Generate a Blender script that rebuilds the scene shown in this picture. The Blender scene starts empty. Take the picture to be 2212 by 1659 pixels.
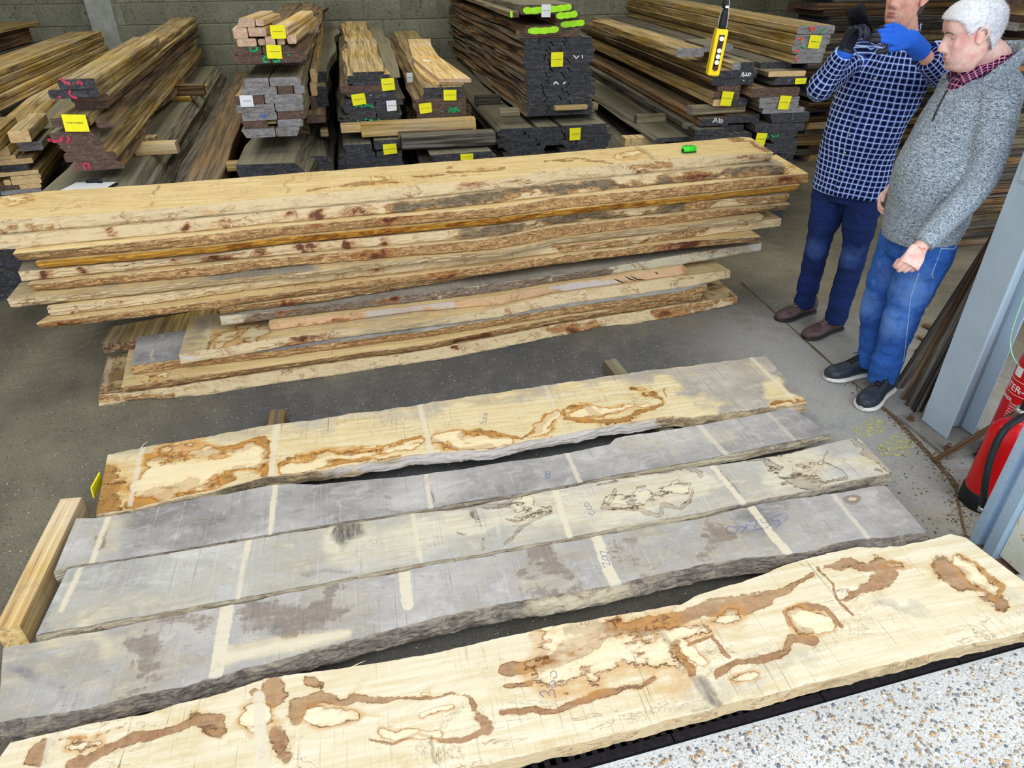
import bpy, bmesh, math, random
import numpy as np
from mathutils import Vector, Matrix, Euler
random.seed(7)
RNG = np.random.default_rng(11)
SC = bpy.context.scene
COL = SC.collection

# ------------------------------------------------------------------ camera
F, CX, CY, EYE = 1480.0, 1106.0, 829.5, 1.93
def _axes():
    d = np.array([1120-CX, 3190-CY, F]); d /= np.linalg.norm(d)
    y = np.array([728-CX, -112-CY, F]); y /= np.linalg.norm(y)
    y = y-d*(y@d); y /= np.linalg.norm(y)
    z = -d
    return np.stack([np.cross(y, z), y, z])
R = _axes()
cam = bpy.data.cameras.new('camera')
camo = bpy.data.objects.new('camera', cam); COL.objects.link(camo)
cam.sensor_fit = 'HORIZONTAL'; cam.sensor_width = 36.0; cam.lens = F/2212*36
cam.clip_start = 0.02; cam.clip_end = 200
_m = Matrix.Identity(4)
for i in range(3):
    _m[i][0] = R[i, 0]; _m[i][1] = -R[i, 1]; _m[i][2] = -R[i, 2]
_m[2][3] = EYE
camo.matrix_world = _m
SC.camera = camo

# ------------------------------------------------------------------ sky, lights, exposure
world = bpy.data.worlds.new('World'); SC.world = world; world.use_nodes = True
bg = world.node_tree.nodes['Background']
bg.inputs[0].default_value = (0.86, 0.93, 1.0, 1); bg.inputs[1].default_value = 1.0
SC.view_settings.view_transform = 'Standard'; SC.view_settings.look = 'None'
SC.view_settings.gamma = 1.0; SC.view_settings.use_curve_mapping = False
SC.view_settings.exposure = 0.50
def area_light(name, loc, size, sizey, energy, col, rot=(0, 0, 0)):
    l = bpy.data.lights.new(name, 'AREA'); l.shape = 'RECTANGLE'; l.size = size; l.size_y = sizey
    l.energy = energy; l.color = col
    o = bpy.data.objects.new(name, l); COL.objects.link(o); o.location = loc; o.rotation_euler = rot
    return o
# overcast sky outside the open shed front, and added fill lamps for the interior
area_light('sky_light', (0.5, -5.0, 7.5), 13, 6, 600, (0.93, 0.97, 1.0), (math.radians(38), 0, 0))
area_light('interior_fill', (-1.6, 6.2, 4.7), 1.4, 5.5, 92, (1.0, 0.97, 0.84))
area_light('interior_fill', (2.6, 6.2, 4.7), 1.4, 5.5, 84, (1.0, 0.97, 0.84))

# ------------------------------------------------------------------ pixel -> place (the tape on my photograph)
def P(px, py, z=0.0):
    r = R@np.array([px-CX, py-CY, F]); t = (z-EYE)/r[2]
    return np.array([r[0]*t, r[1]*t, z])
def Q(px, py, Y):
    r = R@np.array([px-CX, py-CY, F]); t = Y/r[1]
    return np.array([r[0]*t, Y, EYE+r[2]*t])
def proj(v):
    c = (np.asarray(v)-np.array([0, 0, EYE]))@R
    return np.stack([CX+F*c[..., 0]/c[..., 2], CY+F*c[..., 1]/c[..., 2]], -1)

# ------------------------------------------------------------------ object helpers
def link(name, me, mat=None, parent=None, loc=None):
    o = bpy.data.objects.new(name, me); COL.objects.link(o)
    if mat is not None and me is not None and hasattr(me, 'materials') and len(me.materials) == 0:
        for m in (mat if isinstance(mat, (list, tuple)) else [mat]): me.materials.append(m)
    if parent is not None: o.parent = parent
    if loc is not None: o.location = loc
    return o
def tag(o, label=None, cat=None, group=None, kind=None):
    if label: o['label'] = label
    if cat: o['category'] = cat
    if group: o['group'] = group
    if kind: o['kind'] = kind
    return o
def thing(name, label, cat, loc=(0, 0, 0), group=None):
    o = bpy.data.objects.new(name, None); COL.objects.link(o); o.location = loc
    o.empty_display_size = 0.05
    return tag(o, label, cat, group)
def mesh(name, v, f, mats=None, smooth=False):
    me = bpy.data.meshes.new(name)
    me.from_pydata([tuple(map(float, p)) for p in v], [], f)
    if mats is not None and len(mats): me.polygons.foreach_set('material_index', np.asarray(mats, dtype=np.int32))
    if smooth: me.polygons.foreach_set('use_smooth', np.ones(len(me.polygons), dtype=bool))
    me.update()
    return me
def recenter(o, base=False):
    me = o.data; n = len(me.vertices); a = np.empty(n*3, dtype=np.float32); me.vertices.foreach_get('co', a)
    a = a.reshape(-1, 3); c = (a.min(0)+a.max(0))/2
    if base: c[2] = a[:, 2].min()
    me.vertices.foreach_set('co', (a-c).ravel()); me.update()
    o.location = Vector(c)+o.location
    return o
def bm_mesh(name, bm, smooth=False):
    me = bpy.data.meshes.new(name); bm.to_mesh(me); bm.free()
    if smooth: me.polygons.foreach_set('use_smooth', np.ones(len(me.polygons), dtype=bool))
    return me
def box_vf(x0, x1, y0, y1, z0, z1):
    v = [(x0, y0, z0), (x1, y0, z0), (x1, y1, z0), (x0, y1, z0), (x0, y0, z1), (x1, y0, z1), (x1, y1, z1), (x0, y1, z1)]
    f = [(3, 2, 1, 0), (4, 5, 6, 7), (0, 1, 5, 4), (1, 2, 6, 5), (2, 3, 7, 6), (3, 0, 4, 7)]
    return v, f
def rbox(name, sx, sy, sz, bev=0.004, segs=2, smooth=False):
    bm = bmesh.new(); bmesh.ops.create_cube(bm, size=1)
    bmesh.ops.scale(bm, vec=(sx, sy, sz), verts=bm.verts)
    if bev: bmesh.ops.bevel(bm, geom=bm.edges[:], offset=bev, segments=segs, profile=0.6, affect='EDGES')
    return bm_mesh(name, bm, smooth)
def loft(secs, close=True, mats=None, cap=None):
    """secs: (N, L, 3) closed loops -> verts, faces, material ids"""
    secs = np.asarray(secs); N, L = secs.shape[:2]
    v = secs.reshape(-1, 3); f = []; mi = []
    for i in range(N-1):
        a = i*L; b = a+L
        for j in range(L):
            k = (j+1) % L
            f.append((a+j, a+k, b+k, b+j)); mi.append(mats[j] if mats is not None else 0)
    cm = cap if cap is not None else 0
    f.append(tuple(range(L-1, -1, -1))); mi.append(cm)
    f.append(tuple((N-1)*L+j for j in range(L))); mi.append(cm)
    return v, f, mi
def tube_vf(path, rad, n=12, ref=(0, 0, 1)):
    path = np.asarray(path, float); N = len(path); secs = []
    ref = np.asarray(ref, float)
    for i in range(N):
        t = path[min(i+1, N-1)]-path[max(i-1, 0)]; t /= np.linalg.norm(t)+1e-9
        s = np.cross(ref, t)
        if np.linalg.norm(s) < 0.15: s = np.cross(np.array([1.0, 0.3, 0]), t)
        s /= np.linalg.norm(s); u = np.cross(t, s)
        r = rad[i] if hasattr(rad, '__len__') else rad
        ra, rb = (r if hasattr(r, '__len__') else (r, r))
        a = np.arange(n)*2*np.pi/n
        secs.append(path[i]+np.outer(np.cos(a)*ra, s)+np.outer(np.sin(a)*rb, u))
    v, f, _ = loft(np.array(secs))
    return v, f
def tube(name, path, rad, n=12, mat=None, parent=None, smooth=True):
    v, f = tube_vf(path, rad, n)
    return link(name, mesh(name, v, f, smooth=smooth), mat, parent)
def join_vf(parts):
    V = []; Fc = []; off = 0
    for v, f in parts:
        v = np.asarray(v, float); V.append(v); Fc += [tuple(i+off for i in q) for q in f]; off += len(v)
    return np.concatenate(V), Fc
def catmull(pts, n):
    pts = np.asarray(pts, float); N = len(pts)
    d = np.concatenate([[0], np.cumsum(np.linalg.norm(np.diff(pts, axis=0), axis=1))])
    s = np.linspace(0, d[-1], n)
    return np.stack([np.interp(s, d, pts[:, k]) for k in range(pts.shape[1])], -1)
def fbm1(x, seed, octs=4, f0=1.0, gain=0.5):
    out = np.zeros_like(x); a = 1.0; r = np.random.default_rng(seed)
    for o in range(octs):
        n = 512; tab = r.uniform(-1, 1, n); xx = x*f0*2**o+r.uniform(0, 100)
        i = np.floor(xx).astype(int); t = xx-i; t = t*t*(3-2*t)
        out += a*(tab[i % n]*(1-t)+tab[(i+1) % n]*t); a *= gain
    return out
def fbm2(x, y, seed, octs=4, gain=0.5):
    out = np.zeros_like(x); a = 1.0; r = np.random.default_rng(seed)
    for o in range(octs):
        n = 64; tab = r.uniform(-1, 1, (n, n)); xx = x*2**o+r.uniform(0, 60); yy = y*2**o+r.uniform(0, 60)
        i = np.floor(xx).astype(int); j = np.floor(yy).astype(int); t = xx-i; u = yy-j
        t = t*t*(3-2*t); u = u*u*(3-2*u)
        a00 = tab[i % n, j % n]; a10 = tab[(i+1) % n, j % n]; a01 = tab[i % n, (j+1) % n]; a11 = tab[(i+1) % n, (j+1) % n]
        out += a*((a00*(1-t)+a10*t)*(1-u)+(a01*(1-t)+a11*t)*u); a *= gain
    return out

# ------------------------------------------------------------------ materials
def lin(r, g, b):
    f = lambda c: (c/255/12.92) if c/255 <= 0.04045 else ((c/255+0.055)/1.055)**2.4
    return (f(r), f(g), f(b), 1)
class NT:
    def __init__(s, name):
        s.m = bpy.data.materials.new(name); s.m.use_nodes = True; s.t = s.m.node_tree; s.n = s.t.nodes; s.l = s.t.links
        s.b = s.n['Principled BSDF']; s.b.inputs['Roughness'].default_value = 0.8
    def node(s, k, **kw):
        n = s.n.new(k)
        for a, b in kw.items(): setattr(n, a, b)
        return n
    def put(s, sock, v):
        if isinstance(v, bpy.types.NodeSocket): s.l.new(v, sock)
        elif isinstance(v, tuple) and len(v) == 3 and sock.type == 'RGBA': sock.default_value = v+(1,)
        else: sock.default_value = v
    def coord(s, kind='Object', rnd=True, scale=(1, 1, 1)):
        c = s.node('ShaderNodeTexCoord').outputs[kind]
        if rnd:
            oi = s.node('ShaderNodeObjectInfo').outputs['Random']
            ml = s.node('ShaderNodeVectorMath', operation='SCALE'); ml.inputs[0].default_value = (37.1, 21.7, 11.3)
            s.l.new(oi, ml.inputs['Scale'])
            ad = s.node('ShaderNodeVectorMath', operation='ADD'); s.l.new(c, ad.inputs[0]); s.l.new(ml.outputs[0], ad.inputs[1]); c = ad.outputs[0]
        if scale != (1, 1, 1): c = s.sc(c, scale)
        return c
    def sc(s, c, scale):
        mp = s.node('ShaderNodeVectorMath', operation='MULTIPLY'); s.l.new(c, mp.inputs[0]); mp.inputs[1].default_value = scale
        return mp.outputs[0]
    def noise(s, c, scale=5, detail=4, rough=0.6, dist=0.0, col=False):
        n = s.node('ShaderNodeTexNoise'); s.l.new(c, n.inputs['Vector'])
        n.inputs['Scale'].default_value = scale; n.inputs['Detail'].default_value = detail
        n.inputs['Roughness'].default_value = rough; n.inputs['Distortion'].default_value = dist
        return n.outputs['Color' if col else 'Fac']
    def vor(s, c, scale, feat='F1', out='Distance', rand=1.0):
        n = s.node('ShaderNodeTexVoronoi', feature=feat); s.l.new(c, n.inputs['Vector']); n.inputs['Scale'].default_value = scale
        n.inputs['Randomness'].default_value = rand
        return n.outputs[out]
    def ramp(s, f, stops, interp='LINEAR'):
        n = s.node('ShaderNodeValToRGB'); s.l.new(f, n.inputs[0]); e = n.color_ramp.elements; n.color_ramp.interpolation = interp
        while len(e) < len(stops): e.new(0.5)
        for i, (p, c) in enumerate(stops):
            e[i].position = p; e[i].color = c if hasattr(c, '__len__') else (c, c, c, 1)
        return n.outputs[0]
    def mix(s, fac, a, b, mode='MIX'):
        n = s.node('ShaderNodeMix', data_type='RGBA', blend_type=mode)
        s.put(n.inputs[0], fac); s.put(n.inputs[6], a); s.put(n.inputs[7], b)
        return n.outputs[2]
    def math(s, op, a, b=0.0, c=None, clamp=False):
        n = s.node('ShaderNodeMath', operation=op); n.use_clamp = clamp
        s.put(n.inputs[0], a); s.put(n.inputs[1], b)
        if c is not None: s.put(n.inputs[2], c)
        return n.outputs[0]
    def mr(s, v, a, b, c=0.0, d=1.0, smooth=False):
        n = s.node('ShaderNodeMapRange'); n.clamp = True
        if smooth: n.interpolation_type = 'SMOOTHSTEP'
        s.put(n.inputs[0], v)
        for i, x in enumerate((a, b, c, d)): n.inputs[i+1].default_value = x
        return n.outputs[0]
    def bump(s, h, strength=0.3, dist=0.01, normal=None):
        n = s.node('ShaderNodeBump'); s.l.new(h, n.inputs['Height']); n.inputs['Strength'].default_value = strength
        n.inputs['Distance'].default_value = dist
        if normal is not None: s.l.new(normal, n.inputs['Normal'])
        return n.outputs[0]
    def out(s, col=None, rough=None, normal=None, metal=None, spec=None):
        if col is not None: s.put(s.b.inputs['Base Color'], col)
        if rough is not None: s.put(s.b.inputs['Roughness'], rough)
        if normal is not None: s.l.new(normal, s.b.inputs['Normal'])
        if metal is not None: s.put(s.b.inputs['Metallic'], metal)
        if spec is not None: s.put(s.b.inputs['Specular IOR Level'], spec)
        return s.m
def plain(name, col, rough=0.7, metal=0.0, var=0.12, scale=30, bump=0.0):
    t = NT(name); c = t.coord(rnd=True); n = t.noise(c, scale, 4, 0.6)
    cc = t.mix(t.mr(n, 0.3, 0.7), tuple(max(0, x*(1-var)) for x in col[:3])+(1,), tuple(min(1, x*(1+var)) for x in col[:3])+(1,))
    return t.out(cc, rough, t.bump(n, bump, 0.002) if bump else None, metal, 0.3)

def sawn_mat(name, light, mid, dark, axis=1, mark=0.35, sat=0.25, grey=0.0, marks_dark=True):
    """background boards: long grain along local axis"""
    t = NT(name); c = t.coord()
    s1 = [16, 16, 16]; s1[axis] = 0.42
    g = t.noise(t.sc(c, tuple(s1)), 3.0, 6, 0.65, 0.6)
    col = t.ramp(g, [(0.34, dark), (0.47, mid), (0.6, light)])
    blot = t.noise(c, 2.3, 3, 0.6)
    s2 = [2, 2, 2]; s2[axis] = 9
    st = t.noise(t.sc(c, tuple(s2)), 1.7, 4, 0.7, 1.2)      # dark runs across the edge
    if marks_dark:
        col = t.mix(t.math('MULTIPLY', t.mr(st, 0.60, 0.68), mark), col, tuple(x*0.28 for x in dark[:3])+(1,))
    rnd = t.node('ShaderNodeObjectInfo').outputs['Random']
    hs = t.node('ShaderNodeHueSaturation'); t.l.new(col, hs.inputs['Color'])
    t.l.new(t.mr(rnd, 0, 1, 0.66, 1.22), hs.inputs['Value']); t.l.new(t.mr(blot, 0.3, 0.7, 1-sat, 1+sat), hs.inputs['Saturation'])
    col = hs.outputs[0]
    # dust lying on faces that look up
    gm = t.node('ShaderNodeNewGeometry'); sp = t.node('ShaderNodeSeparateXYZ'); t.l.new(gm.outputs['Normal'], sp.inputs[0])
    col = t.mix(t.math('MULTIPLY', t.mr(sp.outputs[2], 0.6, 0.95), t.mr(blot, 0.3, 0.7, grey*0.5, grey)), col, lin(133, 128, 108))
    return t.out(col, 0.85, t.bump(g, 0.25, 0.004), spec=0.2)
def end_mat(name, a, b, streak=None):
    t = NT(name); c = t.coord(); n = t.noise(t.sc(c, (9, 9, 30)), 2.2, 5, 0.7, 0.8); n2 = t.noise(c, 60, 3, 0.7)
    col = t.ramp(n, [(0.3, a), (0.62, b)])
    col = t.mix(t.mr(n2, 0.55, 0.75, 0, 0.5), col, streak or tuple(min(1, x*2.2+0.03) for x in b[:3])+(1,))
    return t.out(col, 0.75, t.bump(n2, 0.3, 0.003), spec=0.25)
M = {}
M['oak'] = sawn_mat('oak_sawn', lin(204, 178, 124), lin(160, 134, 88), lin(98, 78, 50), grey=0.3)
M['oak_grey'] = sawn_mat('oak_dusty', lin(150, 140, 112), lin(118, 106, 82), lin(74, 64, 50), grey=0.7)
M['brown'] = sawn_mat('brown_waney', lin(150, 120, 88), lin(98, 76, 56), lin(50, 40, 32), grey=0.35)
M['dusty'] = sawn_mat('dusty_slab', lin(132, 126, 108), lin(96, 88, 74), lin(56, 50, 44), grey=0.9, mark=0.2)
M['black'] = sawn_mat('dark_weathered', lin(112, 106, 98), lin(70, 64, 58), lin(34, 31, 30), grey=0.35)
M['pale'] = sawn_mat('pale_sawn', lin(222, 196, 146), lin(200, 170, 120), lin(160, 126, 82), grey=0.1, mark=0.15)
M['end_dark'] = end_mat('end_dark', lin(30, 30, 33), lin(74, 74, 78), lin(146, 148, 156))
M['end_grey'] = end_mat('end_grey', lin(92, 84, 78), lin(150, 148, 150), lin(196, 200, 212))
M['end_brown'] = end_mat('end_brown', lin(58, 46, 41), lin(108, 86, 75))
M['end_pink'] = end_mat('end_pink', lin(176, 140, 116), lin(214, 182, 156))
M['end_pale'] = end_mat('end_pale', lin(196, 160, 108), lin(224, 190, 140))
M['paper_y'] = plain('paper_yellow', (0.93, 0.86, 0.02), 0.8, var=0.05)
M['paper_w'] = plain('paper_white', (0.8, 0.82, 0.86), 0.8, var=0.04)
M['pen_blue'] = plain('pen_blue', lin(92, 104, 160), 0.7)
M['ink'] = plain('ink', lin(120, 110, 60), 0.7)
M['chalk'] = plain('chalk', (0.78, 0.8, 0.8), 0.9)
M['red_paint'] = plain('red_paint', lin(190, 62, 84), 0.7, var=0.3)
M['orange_paint'] = plain('orange_paint', lin(235, 92, 70), 0.7, var=0.2)
M['green_paint'] = plain('green_paint', lin(40, 160, 96), 0.7, var=0.3)
M['lime_paint'] = plain('lime_paint', (0.42, 0.95, 0.02), 0.6, var=0.15)
M['lime_dark'] = plain('green_overspray', lin(50, 120, 30), 0.7, var=0.3)
# ------------------------------------------------------------------ ground and building shell
def ground_mat(name, base, dark, light, speck, wet=0.0, dust=None):
    t = NT(name); c = t.coord(rnd=False)
    big = t.noise(c, 1.1, 4, 0.65); mid = t.noise(c, 9, 5, 0.7); fine = t.noise(c, 130, 3, 0.8)
    col = t.ramp(big, [(0.3, dark), (0.5, base), (0.72, light)])
    col = t.mix(t.mr(mid, 0.4, 0.75, 0, 0.4), col, light)
    v = t.vor(c, 95, out='Distance'); vc = t.vor(c, 95, out='Color')
    sp = t.node('ShaderNodeSeparateColor'); t.l.new(vc, sp.inputs[0])
    m = t.math('MULTIPLY', t.mr(v, 0.34, 0.26), t.math('GREATER_THAN', sp.outputs[0], 0.74))
    col = t.mix(t.math('MULTIPLY', m, speck), col, t.ramp(sp.outputs[1], [(0.0, lin(30, 30, 34)), (0.45, lin(84, 80, 76)), (0.8, lin(170, 164, 150)), (1, lin(230, 230, 230))]))
    col = t.mix(t.mr(fine, 0.35, 0.65, 0.0, 0.55), col, tuple(x*0.35 for x in dark[:3])+(1,))
    if dust is not None:
        # pale powder lying in an irregular patch around the doorway (stays where it lies)
        px, py, r = dust
        pos = t.node('ShaderNodeVectorMath', operation='DISTANCE'); t.l.new(t.sc(c, (1, 1.0, 1)), pos.inputs[0]); pos.inputs[1].default_value = (px, py, 0)
        w = t.math('ADD', pos.outputs['Value'], t.math('MULTIPLY', t.math('SUBTRACT', mid, 0.5), 1.6))
        w = t.math('ADD', w, t.math('MULTIPLY', t.math('SUBTRACT', big, 0.5), 1.2))
        k = t.math('MULTIPLY', t.mr(w, r, r*0.15, 0, .9, True), t.mr(fine, 0.25, 0.62, 0.05, 0.8))
        col = t.mix(k, col, lin(186, 187, 190))
        # darker, cooler strip between the big pile and the loose planks
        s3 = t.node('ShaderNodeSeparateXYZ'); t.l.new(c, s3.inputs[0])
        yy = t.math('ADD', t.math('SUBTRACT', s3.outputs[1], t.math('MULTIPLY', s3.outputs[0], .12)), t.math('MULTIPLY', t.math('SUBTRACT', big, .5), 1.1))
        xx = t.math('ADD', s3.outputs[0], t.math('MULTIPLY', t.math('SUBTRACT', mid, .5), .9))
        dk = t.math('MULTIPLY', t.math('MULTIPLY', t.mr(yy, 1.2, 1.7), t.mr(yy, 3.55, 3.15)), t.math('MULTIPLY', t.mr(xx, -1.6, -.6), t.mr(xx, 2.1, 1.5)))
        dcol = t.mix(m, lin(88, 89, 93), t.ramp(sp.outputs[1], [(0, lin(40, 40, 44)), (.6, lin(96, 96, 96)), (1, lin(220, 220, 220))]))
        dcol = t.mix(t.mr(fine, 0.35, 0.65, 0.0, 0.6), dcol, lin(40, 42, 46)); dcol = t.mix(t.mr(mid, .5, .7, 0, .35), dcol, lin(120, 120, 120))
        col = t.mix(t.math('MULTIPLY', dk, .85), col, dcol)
    h = t.math('ADD', t.math('MULTIPLY', m, 0.6), fine)
    return t.out(col, 0.85, t.bump(h, 0.55, 0.004), spec=0.3)
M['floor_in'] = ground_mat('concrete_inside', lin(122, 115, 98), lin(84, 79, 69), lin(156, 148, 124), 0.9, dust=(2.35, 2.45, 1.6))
M['floor_out'] = ground_mat('concrete_outside', lin(226, 226, 224), lin(200, 200, 198), lin(246, 246, 246), 0.35)
FV = lambda pts, z: [(x, y, z) for x, y in pts]
# the doorway line (drain) runs along x, bending slightly away from the camera to the left
dl = P(1462, 1607, 0); dr = P(2212, 1398, 0)
dv = (dr-dl)/np.linalg.norm(dr-dl)
def drain_pt(t, off=0.0):
    n = np.array([-dv[1], dv[0], 0])
    return dl+dv*t+n*off
DW = 0.135
a = drain_pt(-9, DW); b = drain_pt(9, DW)
me = mesh('floor', [(a[0], a[1], 0), (b[0], b[1], 0), (11, 10.2, 0), (-9, 10.2, 0), (a[0], a[1], -.25), (b[0], b[1], -.25), (11, 10.2, -.25), (-9, 10.2, -.25)],
          [(0, 1, 2, 3), (0, 4, 5, 1), (1, 5, 6, 2), (2, 6, 7, 3), (3, 7, 4, 0), (7, 6, 5, 4)])
tag(link('floor', me, M['floor_in']), 'dark worn concrete floor inside the open shed', kind='structure')
a = drain_pt(-9, 0); b = drain_pt(9, 0)
me = mesh('forecourt', [(a[0], a[1], 0), (b[0], b[1], 0), (11, -9, 0), (-9, -9, 0), (a[0], a[1], -.25), (b[0], b[1], -.25), (11, -9, -.25), (-9, -9, -.25)],
          [(3, 2, 1, 0), (1, 5, 4, 0), (2, 6, 5, 1), (3, 7, 6, 2), (0, 4, 7, 3), (4, 5, 6, 7)])
fc = tag(link('forecourt', me, M['floor_out']), 'pale washed-aggregate concrete forecourt outside the drain', kind='structure')
# pebbles showing proud of the forecourt concrete: uncountable, one object
peb_cols = [lin(198, 160, 112), lin(140, 132, 126), lin(116, 122, 134), lin(212, 204, 188), lin(176, 150, 122), lin(238, 237, 234), lin(160, 154, 148)]
def pebbles():
    v = []; f = []; mi = []
    ico = bmesh.new(); bmesh.ops.create_icosphere(ico, subdivisions=1, radius=1); iv = np.array([tuple(p.co) for p in ico.verts]); ifc = [tuple(p.index for p in q.verts) for q in ico.faces]; ico.free()
    r = np.random.default_rng(5); n = 0
    while n < 7000:
        px, py = r.uniform(1000, 2420), r.uniform(1360, 1800)
        p = P(px, py, 0)
        if (p-dl)[:2]@np.array([-dv[1], dv[0]]) > -0.012: continue
        s = 0.0018+0.0056*r.random()**4
        a = r.uniform(0, np.pi); ca, sa = np.cos(a), np.sin(a)
        q = iv*np.array([s*r.uniform(1, 1.5), s*r.uniform(.7, 1), s*0.5])
        q = np.stack([q[:, 0]*ca-q[:, 1]*sa, q[:, 0]*sa+q[:, 1]*ca, q[:, 2]], -1)+np.array([p[0], p[1], s*0.12])
        o = len(v)*12; v.append(q); f += [tuple(i+o for i in t) for t in ifc]; mi += [int(r.choice(7, p=[.13, .2, .12, .17, .12, .14, .12]))]*len(ifc); n += 1
    me = mesh('pebbles', np.concatenate(v), f, mi, smooth=True)
    for k, c in enumerate(peb_cols): me.materials.append(plain('pebble_'+'abcdefg'[k], c, 0.55, var=0.25, scale=80))
    tag(link('pebbles', me, parent=fc), kind='stuff')
pebbles()
# linear drain with a slotted cast grating
M['iron'] = plain('drain_iron', lin(44, 40, 44), 0.45, 0.2, 0.3, 60, 0.3)
M['dark'] = plain('drain_dark', lin(12, 12, 14), 0.9)
ang = math.atan2(dv[1], dv[0])
dg = thing('drain_channel', 'long dark slotted drain channel between the shed floor and the pale forecourt', 'drain', tuple(dl+np.array([0, 0, -0.1])))
dg.rotation_euler.z = ang
v, f = join_vf([box_vf(-5, 5, 0, .006, 0, .097), box_vf(-5, 5, DW-.006, DW, 0, .097), box_vf(-5, 5, 0, DW, -.01, .004)])
link('channel', mesh('channel', v, f), M['dark'], dg)
def grate_mesh():
    parts = [box_vf(0, .495, .008, .034, .078, .099), box_vf(0, .495, DW-.034, DW-.008, .078, .099)]
    k = 0
    for i in range(14):
        x = .008+i*.0355
        parts.append(box_vf(x, x+.017, .03, DW-.03, .080, .097))
    parts.append(box_vf(0, .495, .060, .072, .080, .0965))
    for i in range(13):
        for yy in (.018, DW-.018):
            vv, ff = tube_vf([(0.0275+i*.0355, yy, .098), (0.0275+i*.0355, yy, .1005)], .0035, 6, (0, 1, 0)); parts.append((vv, ff))
    return join_vf(parts)
v, f = grate_mesh(); gme = mesh('grating', v, f); gme.materials.append(M['iron'])
for i in range(-6, 5):
    g = link('grating', gme, parent=dg); g.location = (i*.5, 0, 0)
# expansion joint full of litter running back-left from the column
jl = [P(2110, 1270), P(2060, 1040), P(1935, 905), P(1800, 790), P(1690, 690), P(1600, 610)]
M['litter'] = plain('joint_litter', lin(92, 78, 60), 0.95, var=0.5, scale=90, bump=0.6)
# joint strip (thin dirt fillet) and chips scattered along it
def joint():
    path = catmull(jl, 60); v = []; f = []
    for i, p in enumerate(path):
        w = 0.005+0.006*fbm1(np.array([i*.6]), 3)[0]**2+ (0.008 if 12 < i < 26 else 0)
        t = path[min(i+1, 59)]-path[max(i-1, 0)]; t /= np.linalg.norm(t); n = np.array([-t[1], t[0], 0])
        v += [p+n*w+[0, 0, .0015], p+[0, 0, .004], p-n*w+[0, 0, .0015]]
    for i in range(59):
        for j in range(2): f.append((i*3+j, i*3+j+1, i*3+j+4, i*3+j+3))
    o = link('joint_dirt', mesh('joint_dirt', v, f), M['litter']); tag(o, 'line of brown dirt in the floor joint by the steel column', 'dirt', kind='stuff')
    r = np.random.default_rng(9); V = []; Fc = []
    for k in range(900):
        if k < 620:
            p = path[r.integers(4, 34)]+r.normal(0, .022, 3)
        else: p = np.append(P(r.uniform(1900, 2130), r.uniform(960, 1240))[:2], 0)
        s = r.uniform(.0012, .0058); w = s*r.uniform(.15, .6); a = r.uniform(0, 6.28)
        vv, ff = box_vf(-s, s, -w, w, 0, .0012+.002*r.random()); vv = np.array(vv)
        vv = np.stack([vv[:, 0]*math.cos(a)-vv[:, 1]*math.sin(a)+p[0], vv[:, 0]*math.sin(a)+vv[:, 1]*math.cos(a)+p[1], vv[:, 2]+.001], -1)
        V.append(vv); Fc += [tuple(i+k*8 for i in q) for q in ff]
    me = mesh('wood_chips', np.concatenate(V), Fc, [int(x) for x in np.repeat(r.integers(0, 3, 900), 6)])
    for c in (lin(128, 104, 76), lin(80, 64, 50), lin(176, 156, 122)): me.materials.append(plain('chip', c))
    tag(link('wood_chips', me), 'scatter of small wood chips along the floor joint by the column', 'wood chips', kind='stuff')
joint()
# floor paint (yellow) worn patches
def patch(pts, name, mat, label=None, z=0.0012):
    c = np.mean([P(*q) for q in pts], 0); n = 60
    loop = catmull([P(*q) for q in pts]+[P(*pts[0])], n+1)[:-1]
    rr = 1+0.10*fbm1(np.arange(n)*1.0, 4, 3, 0.9)
    v = [c+[0, 0, z]]+[c+(p-c)*k+[0, 0, z] for p, k in zip(loop, rr)]+[c+(p-c)*k*1.0+[0, 0, 0.0002] for p, k in zip(loop, rr)]
    f = [(0, 1+i, 1+(i+1) % n) for i in range(n)]+[(1+i, 1+n+i, 1+n+(i+1) % n, 1+(i+1) % n) for i in range(n)]
    return link(name, mesh(name, v, f), mat)
def worn_yellow():
    t = NT('worn_floor_paint'); c = t.coord(rnd=False); n = t.noise(c, 45, 5, 0.75)
    t.l.new(t.mr(n, 0.47, 0.60), t.b.inputs['Alpha'])
    return t.out(t.mix(t.noise(c, 8, 3), lin(204, 202, 132), lin(176, 178, 110)), 0.8)
M['floor_yellow'] = worn_yellow()
tag(patch([(1895, 960), (1940, 935), (1985, 950), (1960, 985), (1900, 985)], 'floor_paint', M['floor_yellow']), 'worn yellow paint patch on the floor, the one nearer the planks', 'paint')
tag(patch([(1845, 925), (1890, 900), (1925, 915), (1900, 940), (1850, 945)], 'floor_paint', M['floor_yellow']), 'faint yellow paint patch on the floor beside the black shoe', 'paint')

# walls
def block_mat():
    t = NT('concrete_block'); c = t.coord(); n = t.noise(c, 42, 4, 0.75); b = t.noise(c, 3, 3, 0.6)
    col = t.mix(t.mr(b, 0.3, 0.7), lin(122, 124, 110), lin(146, 147, 132))
    col = t.mix(t.mr(n, 0.56, 0.66), col, lin(62, 64, 60)); col = t.mix(t.mr(n, 0.40, 0.32, 0, 0.5), col, lin(190, 192, 180))
    rnd = t.node('ShaderNodeObjectInfo').outputs['Random']
    hs = t.node('ShaderNodeHueSaturation'); t.l.new(col, hs.inputs['Color']); t.l.new(t.mr(rnd, 0, 1, 0.82, 1.1), hs.inputs['Value'])
    return t.out(hs.outputs[0], 0.95, t.bump(n, 0.6, 0.006), spec=0.1)
M['block'] = block_mat(); M['mortar'] = plain('mortar', lin(126, 124, 106), 0.95, var=0.2, scale=12, bump=0.3)
WY = 9.62
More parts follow.
